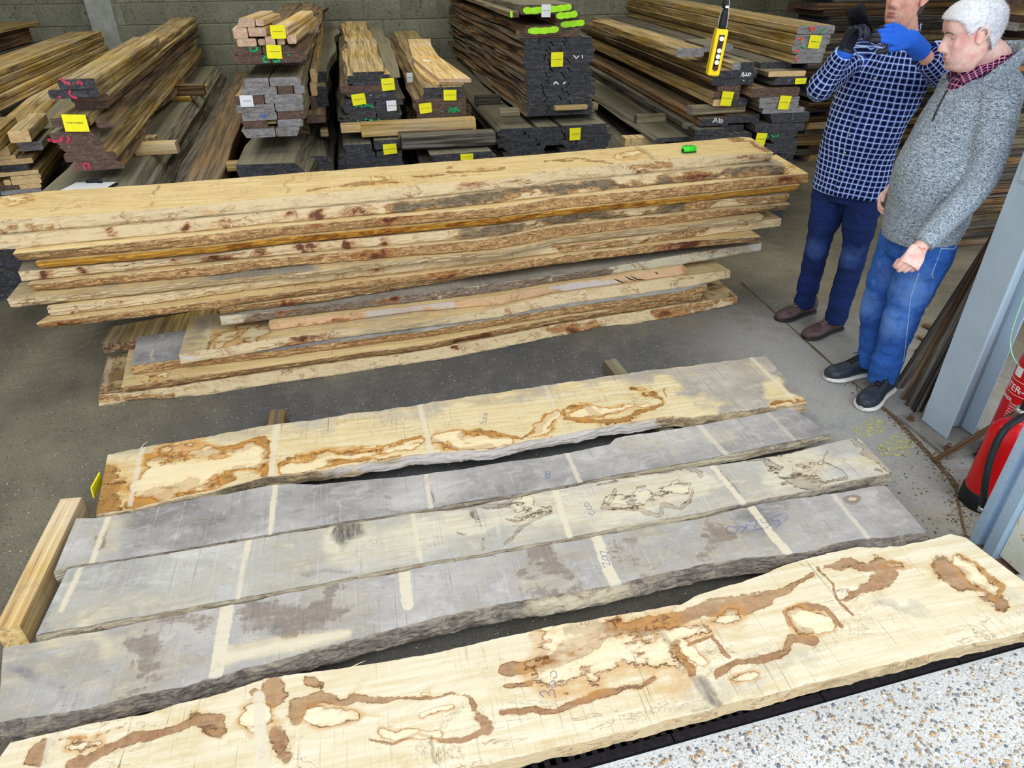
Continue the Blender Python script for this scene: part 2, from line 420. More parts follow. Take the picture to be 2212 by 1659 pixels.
me = mesh('wall_back', *box_vf(-8.2, 9.2, WY-.009, WY+.22, 0, 5.2)); wall = tag(link('wall_back', me, M['mortar']), 'back wall of grey concrete blocks with mortar joints', kind='structure')
bme = rbox('block', .440, .030, .216, .005, 1); bme.materials.append(M['block'])
for row in range(2, 9):
    x = -4.05+(0.225 if row % 2 else 0)
    while x < 9.0:
        b = link('block', bme, parent=wall); b.location = (x, WY, row*.225+.02); x += .45
me = mesh('wall_left', *box_vf(-8.4, -8.2, .9, WY+.2, 0, 5.2)); tag(link('wall_left', me, M['mortar']), 'left wall of the shed', kind='structure')
me = mesh('wall_right', *box_vf(9.2, 9.4, .9, WY+.2, 0, 5.2)); tag(link('wall_right', me, M['mortar']), 'right wall of the shed', kind='structure')
M['roof'] = plain('roof_sheet', lin(120, 122, 120), 0.8)
v, f = join_vf([box_vf(-8.4, 9.4, 1.35, WY+.2, 5.2, 5.3), box_vf(-8.4, 9.4, 1.25, 1.35, 3.9, 5.3)])
tag(link('ceiling', mesh('ceiling', v, f), M['roof']), 'sheet roof and lintel over the shed opening', kind='structure')
# concrete column in the back wall at the left
p = Q(232, 66, WY-.05)
M['post_conc'] = plain('column_concrete', lin(158, 162, 158), 0.9, var=0.18, scale=14, bump=0.3)
me = rbox('concrete_column', .27, .16, 5.0, .012, 2)
tag(link('concrete_column', me, M['post_conc'], loc=(p[0], WY-.06, 2.55)), 'pale cast concrete column set in the block wall at the left', 'column')
v, f = tube_vf([(-0.0, -.0795, -1.1), (-0.0, -.083, -1.1)], .012, 10)
# ------------------------------------------------------------------ timber stacks behind
ORD = ['top', 'second', 'third', 'fourth', 'fifth', 'sixth', 'seventh', 'eighth', 'ninth', 'tenth', 'eleventh', 'twelfth', 'thirteenth', 'fourteenth',
       'fifteenth', 'sixteenth', 'seventeenth', 'eighteenth', 'nineteenth', 'twentieth', 'twenty-first', 'twenty-second', 'twenty-third', 'twenty-fourth']
ENDS = {'oak': 'end_pale', 'oak_grey': 'end_grey', 'brown': 'end_brown', 'dusty': 'end_dark', 'black': 'end_dark', 'pale': 'end_pink'}
LOOK = {'oak': 'yellow-brown sawn oak board', 'oak_grey': 'dusty grey-brown sawn board', 'brown': 'brown waney-edged board', 'dusty': 'dust-covered grey slab',
        'black': 'dark weathered board', 'pale': 'pale freshly sawn board'}
_seed = [100]
def board_mesh(w, t, L, mat, end, sl=0.0, sr=0.0, wane=0.0, n=None):
    """local x across, y away from the viewer, z up; origin front bottom centre.
    sl/sr >0: bottom narrower than top on that side (waney slope), <0: top narrower"""
    _seed[0] += 1; sd = _seed[0]
    wl_, wr_ = wane if isinstance(wane, tuple) else (wane, wane); wane = max(wl_, wr_)
    n = n or (10 if wane > 0.004 else 4)
    ys = np.linspace(0, L, n)
    jl_ = fbm1(ys*1.7, sd, 3)*wl_; jr_ = fbm1(ys*1.7, sd+5000, 3)*wr_
    jl_ -= jl_[0]; jr_ -= jr_[0]
    secs = []
    c = min(0.006, t*.16)
    r_ = np.random.default_rng(sd); rk = r_.uniform(-.003, .003, 4)
    for i, y in enumerate(ys):
        xl, xr = -w/2+jl_[i], w/2+jr_[i]
        tl, tr = xl+max(0, -sl), xr-max(0, -sr); bl, br = xl+max(0, sl), xr-max(0, sr)
        yy = y+(rk if i == 0 else [0]*4)
        secs.append([(bl+c, yy[0], 0), (br-c, yy[1], 0), (br, yy[1], c), ((br+tr)/2+wr_*.25*math.sin(i*2.1+sd), yy[1], t*.5), (tr, yy[2], t-c), (tr-c, yy[2], t), (tl+c, yy[3], t), (tl, yy[3], t-c), ((bl+tl)/2-wl_*.25*math.sin(i*1.7+sd), yy[0], t*.5), (bl, yy[0], c)])
    v, f, mi = loft(np.array(secs), mats=[0]*10, cap=1)
    me = mesh('board', v, f, mi); me.materials.append(M[mat]); me.materials.append(M[end])
    return me
NM = {'oak': 'oak_board', 'oak_grey': 'sawn_board', 'brown': 'waney_board', 'dusty': 'timber_slab', 'black': 'weathered_board', 'pale': 'sawn_board'}
REG = {}
SHORT = {'yellow-brown sawn oak board': 'yellow oak board', 'dusty grey-brown sawn board': 'dusty board', 'brown waney-edged board': 'brown waney board',
         'dust-covered grey slab': 'dusty slab', 'dark weathered board': 'dark board', 'pale freshly sawn board': 'pale piece'}
def stack(key, desc, ox, y0, rows, ybot, L=4.5, dirpx=None, wane=0.012, oy=0, sc=3.95, zs=None, cat='board', dv=None):
    """rows: (yt, [ (x0,x1,mat[,opts]) ...]) in crop coordinates; direction along y unless dirpx given ((fx,fy),(bx,by)) crop px"""
    cx_ = lambda x: ox+x/sc
    cy_ = lambda y: oy+y/sc
    out = []
    yts = [r[0] for r in rows]+[ybot]
    nrow = len(rows); xall = np.mean([(b[0]+b[1])/2 for r_ in rows for b in r_[1]])
    for i, (yt, bs) in enumerate(rows):
        for j, b in enumerate(bs):
            x0, x1, mat = b[:3]; o = b[3] if len(b) > 3 else {}
            yy = y0+o.get('dy', 0)
            xm = (x0+x1)/2
            zt = Q(cx_(o.get('xz', xall)), cy_(o.get('yt', yt)), y0)[2]
            yb = o.get('yb', yts[i+1]); zb = Q(cx_(o.get('xz', xall)), cy_(yb), y0)[2]
            if 'yb' not in o: zb += 0.0012
            t = max(0.008, zt-zb)
            p0 = Q(cx_(x0), cy_(yt), y0); p1 = Q(cx_(x1), cy_(yt), y0)
            w = p1[0]-p0[0]
            d = np.array([0, 1.0])
            dp = o.get('dir', dirpx)
            if dp is not None and dp != 'y':
                fz = Q(cx_(dp[0][0]), cy_(dp[0][1]), y0); bk = P(cx_(dp[1][0]), cy_(dp[1][1]), fz[2]); d = (bk-fz)[:2]; d /= np.linalg.norm(d)
            if 'dvec' in o or dv is not None: d = np.array(o.get('dvec', dv), float); d /= np.linalg.norm(d)
            LL = o.get('L', L); LL = min(LL, (WY-.1-yy)/max(d[1], .2))
            wn = o.get('wane', wane); wn = (wn if j == 0 else .0012, wn if j == len(bs)-1 else .0012)
            me = board_mesh(w*abs(d[1])-.004, t, LL, mat, o.get('end', ENDS[mat]), o.get('sl', 0), o.get('sr', 0), wn)
            ob = link(NM[mat] if LL > .8 or mat != 'pale' else 'timber_offcut', me)
            ob.location = ((p0[0]+p1[0])/2, yy, zb); ob.rotation_euler.z = math.atan2(-d[0], d[1])+o.get('rz', 0)
            look = o.get('look', LOOK[mat])
            side = ''
            if len(bs) == 2: side = ['left', 'right'][j]+' of two, '
            elif len(bs) > 2: side = (['leftmost', 'second from left', 'third from left', 'fourth from left', 'fifth from left'][j] if j < len(bs)-1 else 'rightmost')+', '
            wh = ORD[i]+' layer' if i < nrow-1 else 'bottom layer'
            short = SHORT.get(look, look)
            lab = o.get('label', f"{short}, {side}{wh}, {desc}")
            tag(ob, lab, cat, 'boards in '+desc)
            out.append(ob); REG[(key, i, j)] = ob
    return out
def UPORD(k):
    n = k+1; t = {1: 'first', 2: 'second', 3: 'third', 4: 'fourth', 5: 'fifth', 6: 'sixth', 7: 'seventh', 8: 'eighth', 9: 'ninth', 10: 'tenth', 11: 'eleventh', 12: 'twelfth', 13: 'thirteenth', 14: 'fourteenth', 15: 'fifteenth', 16: 'sixteenth', 17: 'seventeenth', 18: 'eighteenth', 19: 'nineteenth', 20: 'twentieth', 30: 'thirtieth', 40: 'fortieth'}
    if n in t: return t[n]
    return {2: 'twenty', 3: 'thirty', 4: 'forty'}[n//10]+'-'+t[n % 10]
def under(key, desc, x0, x1, y0, ztop, L, d=None, mat='black'):
    """the lower pack carrying a stack down to the floor"""
    n = max(1, int(round(ztop/.11))); h = ztop/n; r = np.random.default_rng(len(desc))
    for k in range(n):
        k2 = n-1-k
        me = board_mesh(x1-x0-r.uniform(0, .06), h-.0012, L, mat, ENDS[mat], r.uniform(-.02, .04), r.uniform(-.02, .04), .01)
        ob = link('thick_slab', me, loc=((x0+x1)/2+r.uniform(-.01, .01), y0+r.uniform(0, .05), ztop-(k+1)*h))
        if d is not None: ob.rotation_euler.z = math.atan2(-d[0], d[1])
        tag(ob, f'dark slab, {UPORD(k2)} from the floor, under {desc}', 'slab', 'slabs under '+desc)
def cross(name, label, ox, x0, x1, yt, yb, y, depth, mat, end=None, oy=0, sc=3.95, yt1=None, rz=0, cat='timber'):
    """a short timber lying across: its long face towards the viewer"""
    a = Q(ox+x0/sc, oy+yt/sc, y); b = Q(ox+x1/sc, oy+(yt1 if yt1 is not None else yt)/sc, y); c = Q(ox+(x0+x1)/2/sc, oy+yb/sc, y)
    zt = (a[2]+b[2])/2; w = b[0]-a[0]
    me = board_mesh(depth, max(.01, zt-c[2]), w, mat, end or ENDS[mat], 0, 0, .003)
    o = link(name, me); o.location = (b[0], y+depth/2, c[2]); o.rotation_euler.z = math.pi/2+rz
    return tag(o, label, cat)
def note(px, py, y, w, h, mat, label, tilt=0.0, dy=0.012, lines=True):
    p = Q(px, py, y-dy); s = float((p-np.array([0, 0, EYE]))@R[:, 2])/F
    W_, H_ = w*s, h*s*1.06
    n = 5; v = []; f = []
    for i in range(n):
        for j in range(n):
            x = (i/(n-1)-.5)*W_; z = (j/(n-1)-.5)*H_
            v.append((x, -.004*math.cos(3*x/W_+1)*(1-(j/(n-1))), z))
    for i in range(n-1):
        for j in range(n-1): f.append((i*n+j, (i+1)*n+j, (i+1)*n+j+1, i*n+j+1))
    bk = [(x, yy+.0006, z) for x, yy, z in v]; k = len(v)
    f2 = [tuple(i+k for i in q[::-1]) for q in f]
    per = [i*n for i in range(n)]+[(n-1)*n+j for j in range(1, n)]+[i*n+n-1 for i in range(n-2, -1, -1)]+[j for j in range(n-2, 0, -1)]
    f3 = [(per[i], per[i]+k, per[(i+1) % len(per)]+k, per[(i+1) % len(per)]) for i in range(len(per))]
    o = link('paper_note', mesh('paper_note', v+bk, f+f2+f3), M[mat], loc=tuple(p)); o.rotation_euler = (0, tilt, 0)
    tag(o, label, 'note')
    if lines:
        parts = []; r = np.random.default_rng(int(px))
        x = -W_*.36
        while x < W_*.34:
            l = W_*r.uniform(.03, .09); hh = H_*.03
            parts.append(box_vf(x, x+l, -.0062, -.0052, -hh*r.uniform(.3, 1)+H_*.03, hh*r.uniform(.3, 1)+H_*.03)); x += l+W_*r.uniform(.015, .04)
        vv, ff = join_vf(parts)
        link('handwriting', mesh('handwriting', vv, ff), M['ink'], o)
    return o
def Yof(px, py, z, ox=0, sc=3.95): return float(P(ox+px/sc, py/sc, z)[1])
def marks(name, strokes, y, width, mat, parent=None, ox=0, oy=0, sc=3.95, thick=.002, label=None):
    """painted or chalked strokes lying on a front face (plane y); px polylines in crop coordinates"""
    parts = []
    for s in strokes:
        pts = catmull([Q(ox+a/sc, oy+b/sc, y) for a, b in s], max(6, 4*len(s)))
        N = len(pts); v = []; f = []
        for i in range(N):
            t = pts[min(i+1, N-1)]-pts[max(0, i-1)]; t /= np.linalg.norm(t)+1e-9
            n = np.array([-t[2], 0, t[0]]); n /= np.linalg.norm(n)+1e-9
            w = width*(1+.10*math.sin(i*1.9+len(s)))*(1 if 0<i<N-1 else .55)
            for q, dd in ((n*w/2, -thick), (-n*w/2, -thick), (-n*w/2, 0.0005), (n*w/2, 0.0005)):
                v.append(pts[i]+q+np.array([0, dd, 0]))
        for i in range(N-1):
            for j in range(4): f.append((i*4+j, i*4+(j+1) % 4, i*4+4+(j+1) % 4, i*4+4+j))
        f += [(3, 2, 1, 0), tuple((N-1)*4+j for j in range(4))]
        parts.append((v, f))
    v, f = join_vf(parts)
    o = link(name, mesh(name, v, f), M[mat])
    if parent is not None:
        o.parent = parent; o.matrix_parent_inverse = parent_inv(parent)
    if label: o['label'] = label
    return o
def parent_inv(p):
    return (Matrix.Translation(p.location) @ p.rotation_euler.to_matrix().to_4x4()).inverted()

# ---- S1 : red-painted oak stack at the left
D1 = 'red-painted oak stack'
S1D = ((830, 740), (1740, 90))
stack('s1', D1, 0, 4.3, [
    (665, [(490, 815, 'oak', dict(end='end_dark', L=2.3, dy=-.02, yt=668, look='thick yellow oak board with red strokes'))]),
    (755, [(402, 835, 'oak', dict(end='end_dark', look='long thick oak board with a black painted end'))]),
    (836, [(530, 870, 'oak', dict(end='end_brown', dy=.12, look='dark oak board set back in shadow'))]),
    (905, [(400, 745, 'oak', dict(yt=990, yb=1072, end='end_brown', dy=-.02, look='oak board carrying a yellow note')),
           (760, 935, 'brown', dict(yt=1030, yb=1104, dy=.02, sr=-.04, wane=.03, look='rough waney brown board'))]),
    (1120, [(402, 850, 'oak_grey', dict(end='end_brown', sl=.03, sr=-.04, look='dark brown board with red paint on its end'))]),
    (1235, [(492, 880, 'oak', dict(end='end_brown', sl=.03, look='dark brown board'))]),
    (1305, [(535, 985, 'oak', dict(end='end_brown', look='brown board with a yellow sawn edge'))]),
    (1378, [(640, 1050, 'brown', dict(end='end_brown', sr=-.03, wane=.03, look='reddish brown waney board with red paint'))]),
], 1462, 5.2, S1D, .01)
z1 = Q(840/3.95, 1462/3.95, 4.3)[2]
stack('s1m', 'red-painted oak stack, shaded middle', 0, 4.35, [(905, [(560, 860, 'brown', dict(yb=972, dy=.14))])], 972, 5.0, S1D)
marks('paint_mark', [[(515, 665), (560, 705), (605, 718)], [(650, 715), (680, 700), (705, 725)]], 4.275, .014, 'red_paint', REG[('s1', 0, 0)], label='red paint strokes on a black end')
marks('paint_mark', [[(600, 765), (590, 800), (620, 828), (660, 835)], [(480, 835), (520, 825)]], 4.295, .012, 'red_paint', REG[('s1', 1, 0)], label='red paint strokes on a black end')
marks('paint_mark', [[(405, 1190), (440, 1200)], [(430, 1180), (460, 1210), (520, 1200), (530, 1165)], [(575, 1160), (590, 1190), (570, 1220)]], 4.295, .014, 'red_paint', REG[('s1', 4, 0)])
marks('paint_mark', [[(645, 1390), (660, 1450)], [(660, 1410), (690, 1400)], [(705, 1395), (730, 1450)], [(705, 1392), (760, 1400), (770, 1450)]], 4.295, .012, 'red_paint', REG[('s1', 7, 0)])
note(163, 266, 4.28, 47, 33, 'paper_y', 'large yellow paper note on the stack with red paint', .06)
zsl = Q(930/3.95, 1500/3.95, 4.45)[2]
cross('bearer', 'light timber bearer lying across between oak stack and dusty slab, with curved cracks', 0, 1130, 1490, 1235, 1325, Yof(1310, 1325, zsl), .09, 'pale', yt1=1215)
cross('bearer', 'upper one of two short timber bearers lying on the dusty slab', 0, 1480, 1720, 760, 822, Yof(1540, 870, zsl)+.02, .1, 'brown', yt1=690)
cross('bearer', 'lower one of two short timber bearers lying on the dusty slab', 0, 1455, 1620, 824, 870, Yof(1540, 870, zsl), .1, 'oak')
# slabs under it
stack('s1b', 'slab pile below the red-painted stack', 0, 4.45, [
    (1500, [(470, 1330, 'dusty', dict(sr=-.05, wane=.02, dy=-.35))]), (1620, [(560, 1400, 'dusty', dict(sr=-.05, wane=.02, dy=-.3))])], 1740, 5.2, ((1340, 1500), (1940, 520)), .02)
stack('s1c', 'low brown slab pile, left background', 0, 4.5, [
    (1560, [(1540, 1880, 'brown', dict(wane=.012))]), (1660, [(1500, 1900, 'brown')])], 1760, 4.8, ((1880, 1500), (2050, 980)), .01)
under('s1', D1, -1.76, -.98, 4.5, Q(900/3.95, 1740/3.95, 4.45)[2]-.002, 4.6)
under('s1c', 'the low brown slabs', -.84, -.62, 4.55, Q(1700/3.95, 1760/3.95, 4.5)[2]-.002, 4.4)
# bearers holding the oak stack on the slabs
for k, yy in enumerate((5.2, 7.4)):
    zz = Q(900/3.95, 1500/3.95, 4.45)[2]
    me = rbox('bearer', .36, .09, z1-zz-.001, .004, 1); me.materials.append(M['oak'])
    tag(link('bearer', me, loc=(-1.52, yy, (z1+zz)/2)), ['timber bearer under the front of the oak stack with red paint', 'timber bearer under the back of the oak stack with red paint'][k], 'timber')
# ---- S0 : stack at the far left
D0 = 'the far-left yellow stack'
for k in range(5):
    zt = 1.245-k*.047; xr = -2.42-.01*(k % 3)
    Lb = [4.1, 4.2, 4.25, 4.1, 3.9, 5.0, 5.2][k]
    me = board_mesh(.36 if k else .30, .0455, Lb, 'oak' if k < 5 else 'oak_grey', 'end_pale', 0, 0, .003)
    o = link('oak_board', me, loc=(xr-.18, 9.15-Lb, zt-.047)); o.rotation_euler.z = .045
    tag(o, f'{ORD[k]} board of {D0}, its clean edge showing', 'board', 'boards in '+D0)
stack('s0', 'ragged yellow stack, left edge', 0, 4.6, [
    (1100, [(-300, 78, 'oak', dict(dy=-.3, L=.7)), (84, 270, 'oak', dict(yt=1105, yb=1205, dy=-.05, L=.55))]),
    (1250, [(-300, 60, 'oak', dict(L=3.0)), (80, 300, 'oak_grey', dict(dy=.1))]),
    (1330, [(-300, 125, 'oak')]),
    (1365, [(-300, 270, 'oak')]),
    (1412, [(0, 240, 'black', dict(end='end_dark', look='board with a black painted end'))]),
    (1468, [(-200, 325, 'oak')]),
    (1505, [(85, 350, 'oak')]),
    (1535, [(20, 86, 'oak'), (90, 350, 'oak')]),
    (1580, [(-100, 155, 'oak', dict(end='end_brown')), (160, 350, 'oak')]),
    (1622, [(0, 350, 'oak_grey')])], 1660, 4.4, ((350, 1480), (960, 640)), .003)
under('s0', 'the yellow stacks at the left edge', -2.55, -2.02, 4.75, Q(60, 1660/3.95, 4.6)[2]-.002, 4.2)
me = board_mesh(.9, .035, 1.6, 'oak', 'end_pale'); o = link('wide_board', me, loc=(-3.75, 7.8, 1.30)); tag(o, 'wide dark yellow board lying highest at the far left by the wall', 'board')
me = board_mesh(.8, .16, 1.5, 'brown', 'end_brown'); o = link('wide_beam', me, loc=(-3.8, 7.85, 1.138)); tag(o, 'thick brown beam in shadow below the wide board at the far left', 'beam')
me = board_mesh(.9, 1.13, 1.6, 'black', 'end_dark'); o = link('timber_pack', me, loc=(-3.8, 7.85, 0)); tag(o, 'dark timber pack at the far left by the wall', 'timber')

# ---- S2 : stack with pale blocks on top
D2 = 'stack topped by pale offcuts'
Y2 = 4.75; X2 = 480
stack('s2a', 'pale offcut heap', X2, Y2, [
    (150, [(105, 272, 'pale', dict(yb=230, L=.62, rz=-.1, sl=-.02)), (274, 350, 'pale', dict(yt=165, yb=222, L=.5, rz=-.12)), (382, 545, 'pale', dict(yt=228, yb=303, L=1.35, rz=-.08, sl=-.01, look='pale beam offcut with a yellow note'))]),
    (233, [(80, 210, 'pale', dict(yb=325, L=.5)), (212, 370, 'pale', dict(yb=310, L=.5))]),
    (314, [(115, 285, 'pale', dict(yt=327, yb=394, L=.5)), (290, 358, 'pale', dict(yt=337, yb=392, L=.5, dy=.03)), (360, 448, 'pale', dict(yt=312, yb=392, L=.5)), (455, 526, 'pale', dict(yt=330, yb=392, L=.5, dy=.03)), (548, 632, 'pale', dict(yt=305, yb=380, L=1.4, rz=-.06))]),
], 394, .6, None, .0, cat='offcut')
stack('s2b', D2, X2, Y2, [
    (395, [(65, 330, 'brown', dict(end='end_brown', sl=.03)), (335, 640, 'brown', dict(end='end_brown', sr=-.05, wane=.04))]),
    (467, [(68, 410, 'brown', dict(end='end_brown', sl=.03)), (412, 725, 'brown', dict(end='end_brown', sr=.03, wane=.03))]),
    (542, [(210, 700, 'oak', dict(dy=.3, look='narrow pale bearer board set back'))]),
    (568, [(200, 420, 'brown', dict(dy=.55, yb=660)), (422, 680, 'brown', dict(dy=.55, yb=660))]),
    (662, [(172, 393, 'oak_grey', dict(end='end_grey', dy=.0)), (396, 668, 'oak_grey', dict(end='end_grey'))]),
    (738, [(155, 462, 'oak_grey', dict(end='end_grey')), (465, 603, 'oak', dict(end='end_brown')), (606, 705, 'oak_grey', dict(end='end_grey'))]),
    (808, [(95, 350, 'oak', dict(end='end_brown')), (354, 688, 'oak_grey', dict(end='end_grey'))]),
    (886, [(112, 443, 'oak_grey', dict(end='end_grey')), (445, 690, 'oak_grey', dict(end='end_grey'))]),
    (955, [(157, 463, 'oak_grey', dict(end='end_grey', look='grey board with blue sticker')), (466, 710, 'oak_grey', dict(end='end_brown'))]),
    (1025, [(150, 380, 'oak', dict(end='end_brown', sl=.03)), (465, 686, 'oak_grey', dict(end='end_grey'))]),
    (1092, [(155, 448, 'oak_grey', dict(end='end_grey', sl=.02)), (450, 664, 'oak_grey', dict(end='end_grey', sr=.02))]),
], 1170, 4.5, ((700, 735), (820, 370)), .008)
cross('bearer', 'brown bearer in the gap of the tall grey-ended stack', X2, 385, 462, 1030, 1060, Y2+.03, .2, 'oak')
marks('chalk_ring', [[(235, 400), (240, 430), (270, 440), (298, 425), (295, 398)]], Y2-.005, .012, 'green_paint', REG[('s2b', 0, 0)], ox=X2)
marks('chalk_ring', [[(380, 475), (350, 500), (365, 530), (395, 525)], [(420, 505), (460, 500), (480, 480)], [(440, 530), (490, 520), (480, 498), (430, 515)], [(560, 465), (570, 478)]], Y2-.005, .012, 'green_paint', REG[('s2b', 1, 0)], ox=X2)
note(480+476/3.95, 272/3.95, Y2, 31, 25, 'paper_y', 'yellow paper note on the pale beam offcuts')
note(480+443/3.95, 442/3.95, Y2, 31, 25, 'paper_y', 'yellow paper note on the dark slabs just under the pale offcuts', .05)
note(480+208/3.95, 863/3.95, Y2, 27, 22, 'paper_w', 'white paper note at the left of the grey-ended board stack', .03)
note(480+352/3.95, 988/3.95, Y2, 11, 7, 'pen_blue', 'small blue sticker on a board end of the tall stack', 0, .006, False)
stack('s2r', 'pack right of the offcut-topped stack', X2, 5.1, [(700, [(705, 885, 'dusty', dict(wane=.03, dy=.5))]), (800, [(700, 890, 'dusty', dict(wane=.03, dy=.3))]), (980, [(705, 880, 'brown', dict(end='end_brown', wane=.02))])], 1052, 4.2, ((880, 980), (945, 640)), .02)
stack('s2q', 'sawn boards right of the offcut-topped stack', X2, 5.3, [(590, [(742, 800, 'oak')]), (700, [(742, 800, 'oak')]), (820, [(742, 795, 'brown')])], 960, 4.0, ((760, 700), (820, 370)), .004)
stack('s2s', 'grey slabs below the offcut-topped stack', X2, 4.5, [
    (1395, [(105, 715, 'dusty', dict(wane=.03, sr=-.06, dy=-.0, look='big pale dusty grey slab'))]), (1500, [(130, 740, 'dusty', dict(wane=.03))])], 1600, 4.6, ((720, 1395), (860, 1060)), .03)
stack('s2t', 'slabs right of the big grey slab', X2, 4.9, [
    (1330, [(735, 935, 'dusty', dict(wane=.03, sr=-.03))]), (1420, [(735, 950, 'dusty', dict(wane=.03))])], 1520, 4.4, ((935, 1330), (960, 900)), .03)
cross('bearer', 'short pale bearer sticking out right of the grey-ended stack', X2, 835, 900, 1105, 1170, 5.3, .08, 'pale')
cross('bearer', 'orange-brown bearer left of the big grey slab', X2, 30, 130, 1390, 1465, 4.75, .08, 'oak')
z2 = Q(X2+400/3.95, 1170/3.95, Y2)[2]; zz = Q(X2+400/3.95, 1395/3.95, 4.5)[2]
for k, yy in enumerate((5.3, 7.8)):
    me = rbox('bearer', .36, .09, z2-zz-.001, .004, 1); me.materials.append(M['brown'])
    tag(link('bearer', me, loc=(-.52, yy, (z2+zz)/2)), ['timber bearer under the front of the grey-ended stack', 'timber bearer under the back of the grey-ended stack'][k], 'timber')
under('s2', D2, -.64, -.22, 4.55, Q(X2+400/3.95, 1600/3.95, 4.5)[2]-.002, 4.4)
under('s2t', 'the grey slabs right of the big slab', -.19, -.0, 4.95, Q(X2+800/3.95, 1520/3.95, 4.9)[2]-.002, 4.2)

# ---- S3 : dark waney stack with a spalted board on top
D3 = 'stack topped by a spalted board'
Y3 = 5.1
stack('s3', D3, X2, Y3, [
    (612, [(1110, 1380, 'oak', dict(end='end_dark', look='spalted yellow board with a dark end'))]),
    (640, [(1062, 1440, 'oak', dict(end='end_dark', sl=.02, wane=.035, sr=.02, look='light waney board'))]),
    (668, [(1055, 1525, 'oak_grey', dict(end='end_dark', sl=.02, sr=.03, wane=.035))]),
    (692, [(1048, 1500, 'oak_grey', dict(end='end_dark', sl=.05, sr=.02, wane=.03))]),
    (727, [(998, 1400, 'brown', dict(end='end_brown', wane=.004, look='reddish brown bearer board'))]),
    (788, [(1038, 1465, 'black', dict(sl=.05, look='dark slab with white dot'))]),
    (845, [(1030, 1565, 'black', dict(sr=.03))]),
    (872, [(1008, 1300, 'black'), (1303, 1548, 'black')]),
    (905, [(1010, 1512, 'black', dict(sl=.02, sr=.02))]),
    (942, [(1036, 1488, 'black', dict(sl=.03, look='dark board with green chalk'))]),
    (975, [(985, 1315, 'black', dict(sl=.04)), (1318, 1540, 'black', dict(sr=.02))]),
    (1012, [(983, 1528, 'black', dict(sr=.03, sl=.02))]),
    (1042, [(1080, 1440, 'black', dict(sl=.04, sr=.04))])], 1070, 4.3, ((1380, 612), (1240, 262)), .02)
marks('chalk_mark', [[(1135, 915), (1150, 900), (1185, 900), (1195, 918)], [(1210, 910), (1230, 895), (1275, 905), (1290, 925)]], Y3-.005, .012, 'green_paint', REG[('s3', 8, 0)], ox=X2)
marks('chalk_mark', [[(1160, 1020), (1155, 1035)], [(1215, 1018), (1250, 1022), (1230, 1032), (1285, 1022)], [(1330, 1015), (1345, 1028)]], Y3-.005, .012, 'green_paint', REG[('s3', 11, 0)], ox=X2)
marks('paint_dot', [[(1266, 808), (1270, 814)]], Y3-.005, .012, 'chalk', REG[('s3', 5, 0)], ox=X2)
note(480+1415/3.95, 720/3.95, Y3, 28, 23, 'paper_y', 'yellow paper note at the top right of the dark waney stack', -.05)
note(480+1165/3.95, 848/3.95, Y3, 29, 21, 'paper_y', 'yellow paper note on the left half of the dark waney stack', -.08)
note(480+1445/3.95, 902/3.95, Y3, 21, 20, 'paper_w', 'white paper note on the dark waney stack below the yellow ones', -.03)
cross('bearer', 'pale end of the left bearer sticking out beside the spalted board by the wall', X2, 945, 1010, 375, 425, 8.6, .08, 'pale')
cross('bearer', 'pale end of the right bearer sticking out beside the spalted board by the wall', X2, 1330, 1392, 365, 413, 8.6, .08, 'pale')
# long crosswise timbers in front of S3 / S4
cross('long_bearer', 'long pale timber lying crosswise below the two middle stacks, stained blue-black at its right end', X2, 1182, 2160, 1085, 1150, 5.0, .10, 'pale', yt1=985)
cross('short_bearer', 'short pale timber end left of the long crosswise timber', X2, 1008, 1180, 1068, 1135, 5.0, .10, 'pale')
stack('s3b', 'low pack below the spalted-board stack', X2, 4.95, [
    (1208, [(1020, 1275, 'dusty', dict(end='end_dark', yt=1225, yb=1300, wane=.01, sl=.02, L=3.9)), (1290, 1525, 'dusty', dict(end='end_dark', yt=1200, yb=1280, wane=.01))]),
    (1300, [(990, 1305, 'black'), (1312, 1540, 'black')]),
    (1350, [(985, 1540, 'black', dict(sr=.01))]),
    (1395, [(990, 1550, 'black')]),
    (1432, [(985, 1560, 'black')])], 1475, 4.2, None, .01)
note(480+1432/3.95, 1272/3.95, 4.93, 29, 20, 'paper_y', 'yellow paper note on the low dark pack below the middle stacks', -.03)
under('s3', 'the low dark pack', -.15, .36, 5.0, Q(X2+1270/3.95, 1475/3.95, 4.95)[2]-.002, 4.2)
# ---- S4
D4 = 'stack topped by the askew planed board'
Y4 = 5.15
S4D = ((1715, 745), (1470, 290))
stack('s4', D4, X2, Y4, [
    (745, [(1715, 1873, 'oak', dict(end='end_dark', look='dark-ended oak board')), (1876, 2052, 'oak', dict(end='end_dark', sr=.01))]),
    (778, [(1712, 2050, 'oak', dict(end='end_dark'))]),
    (806, [(1702, 1858, 'oak', dict(end='end_dark')), (1861, 2060, 'black', dict(end='end_dark'))]),
    (838, [(1625, 2080, 'brown', dict(end='end_brown', sl=.02, wane=.02))]),
    (870, [(1622, 2090, 'brown', dict(end='end_brown', sr=.03, wane=.02))]),
    (915, [(1628, 2090, 'brown', dict(end='end_brown', sl=.02, sr=.02, wane=.02, look='dark brown board with green chalk'))]),
    (955, [(1655, 2080, 'brown', dict(end='end_brown', wane=.02))])], 1000, 4.3, S4D, .01)
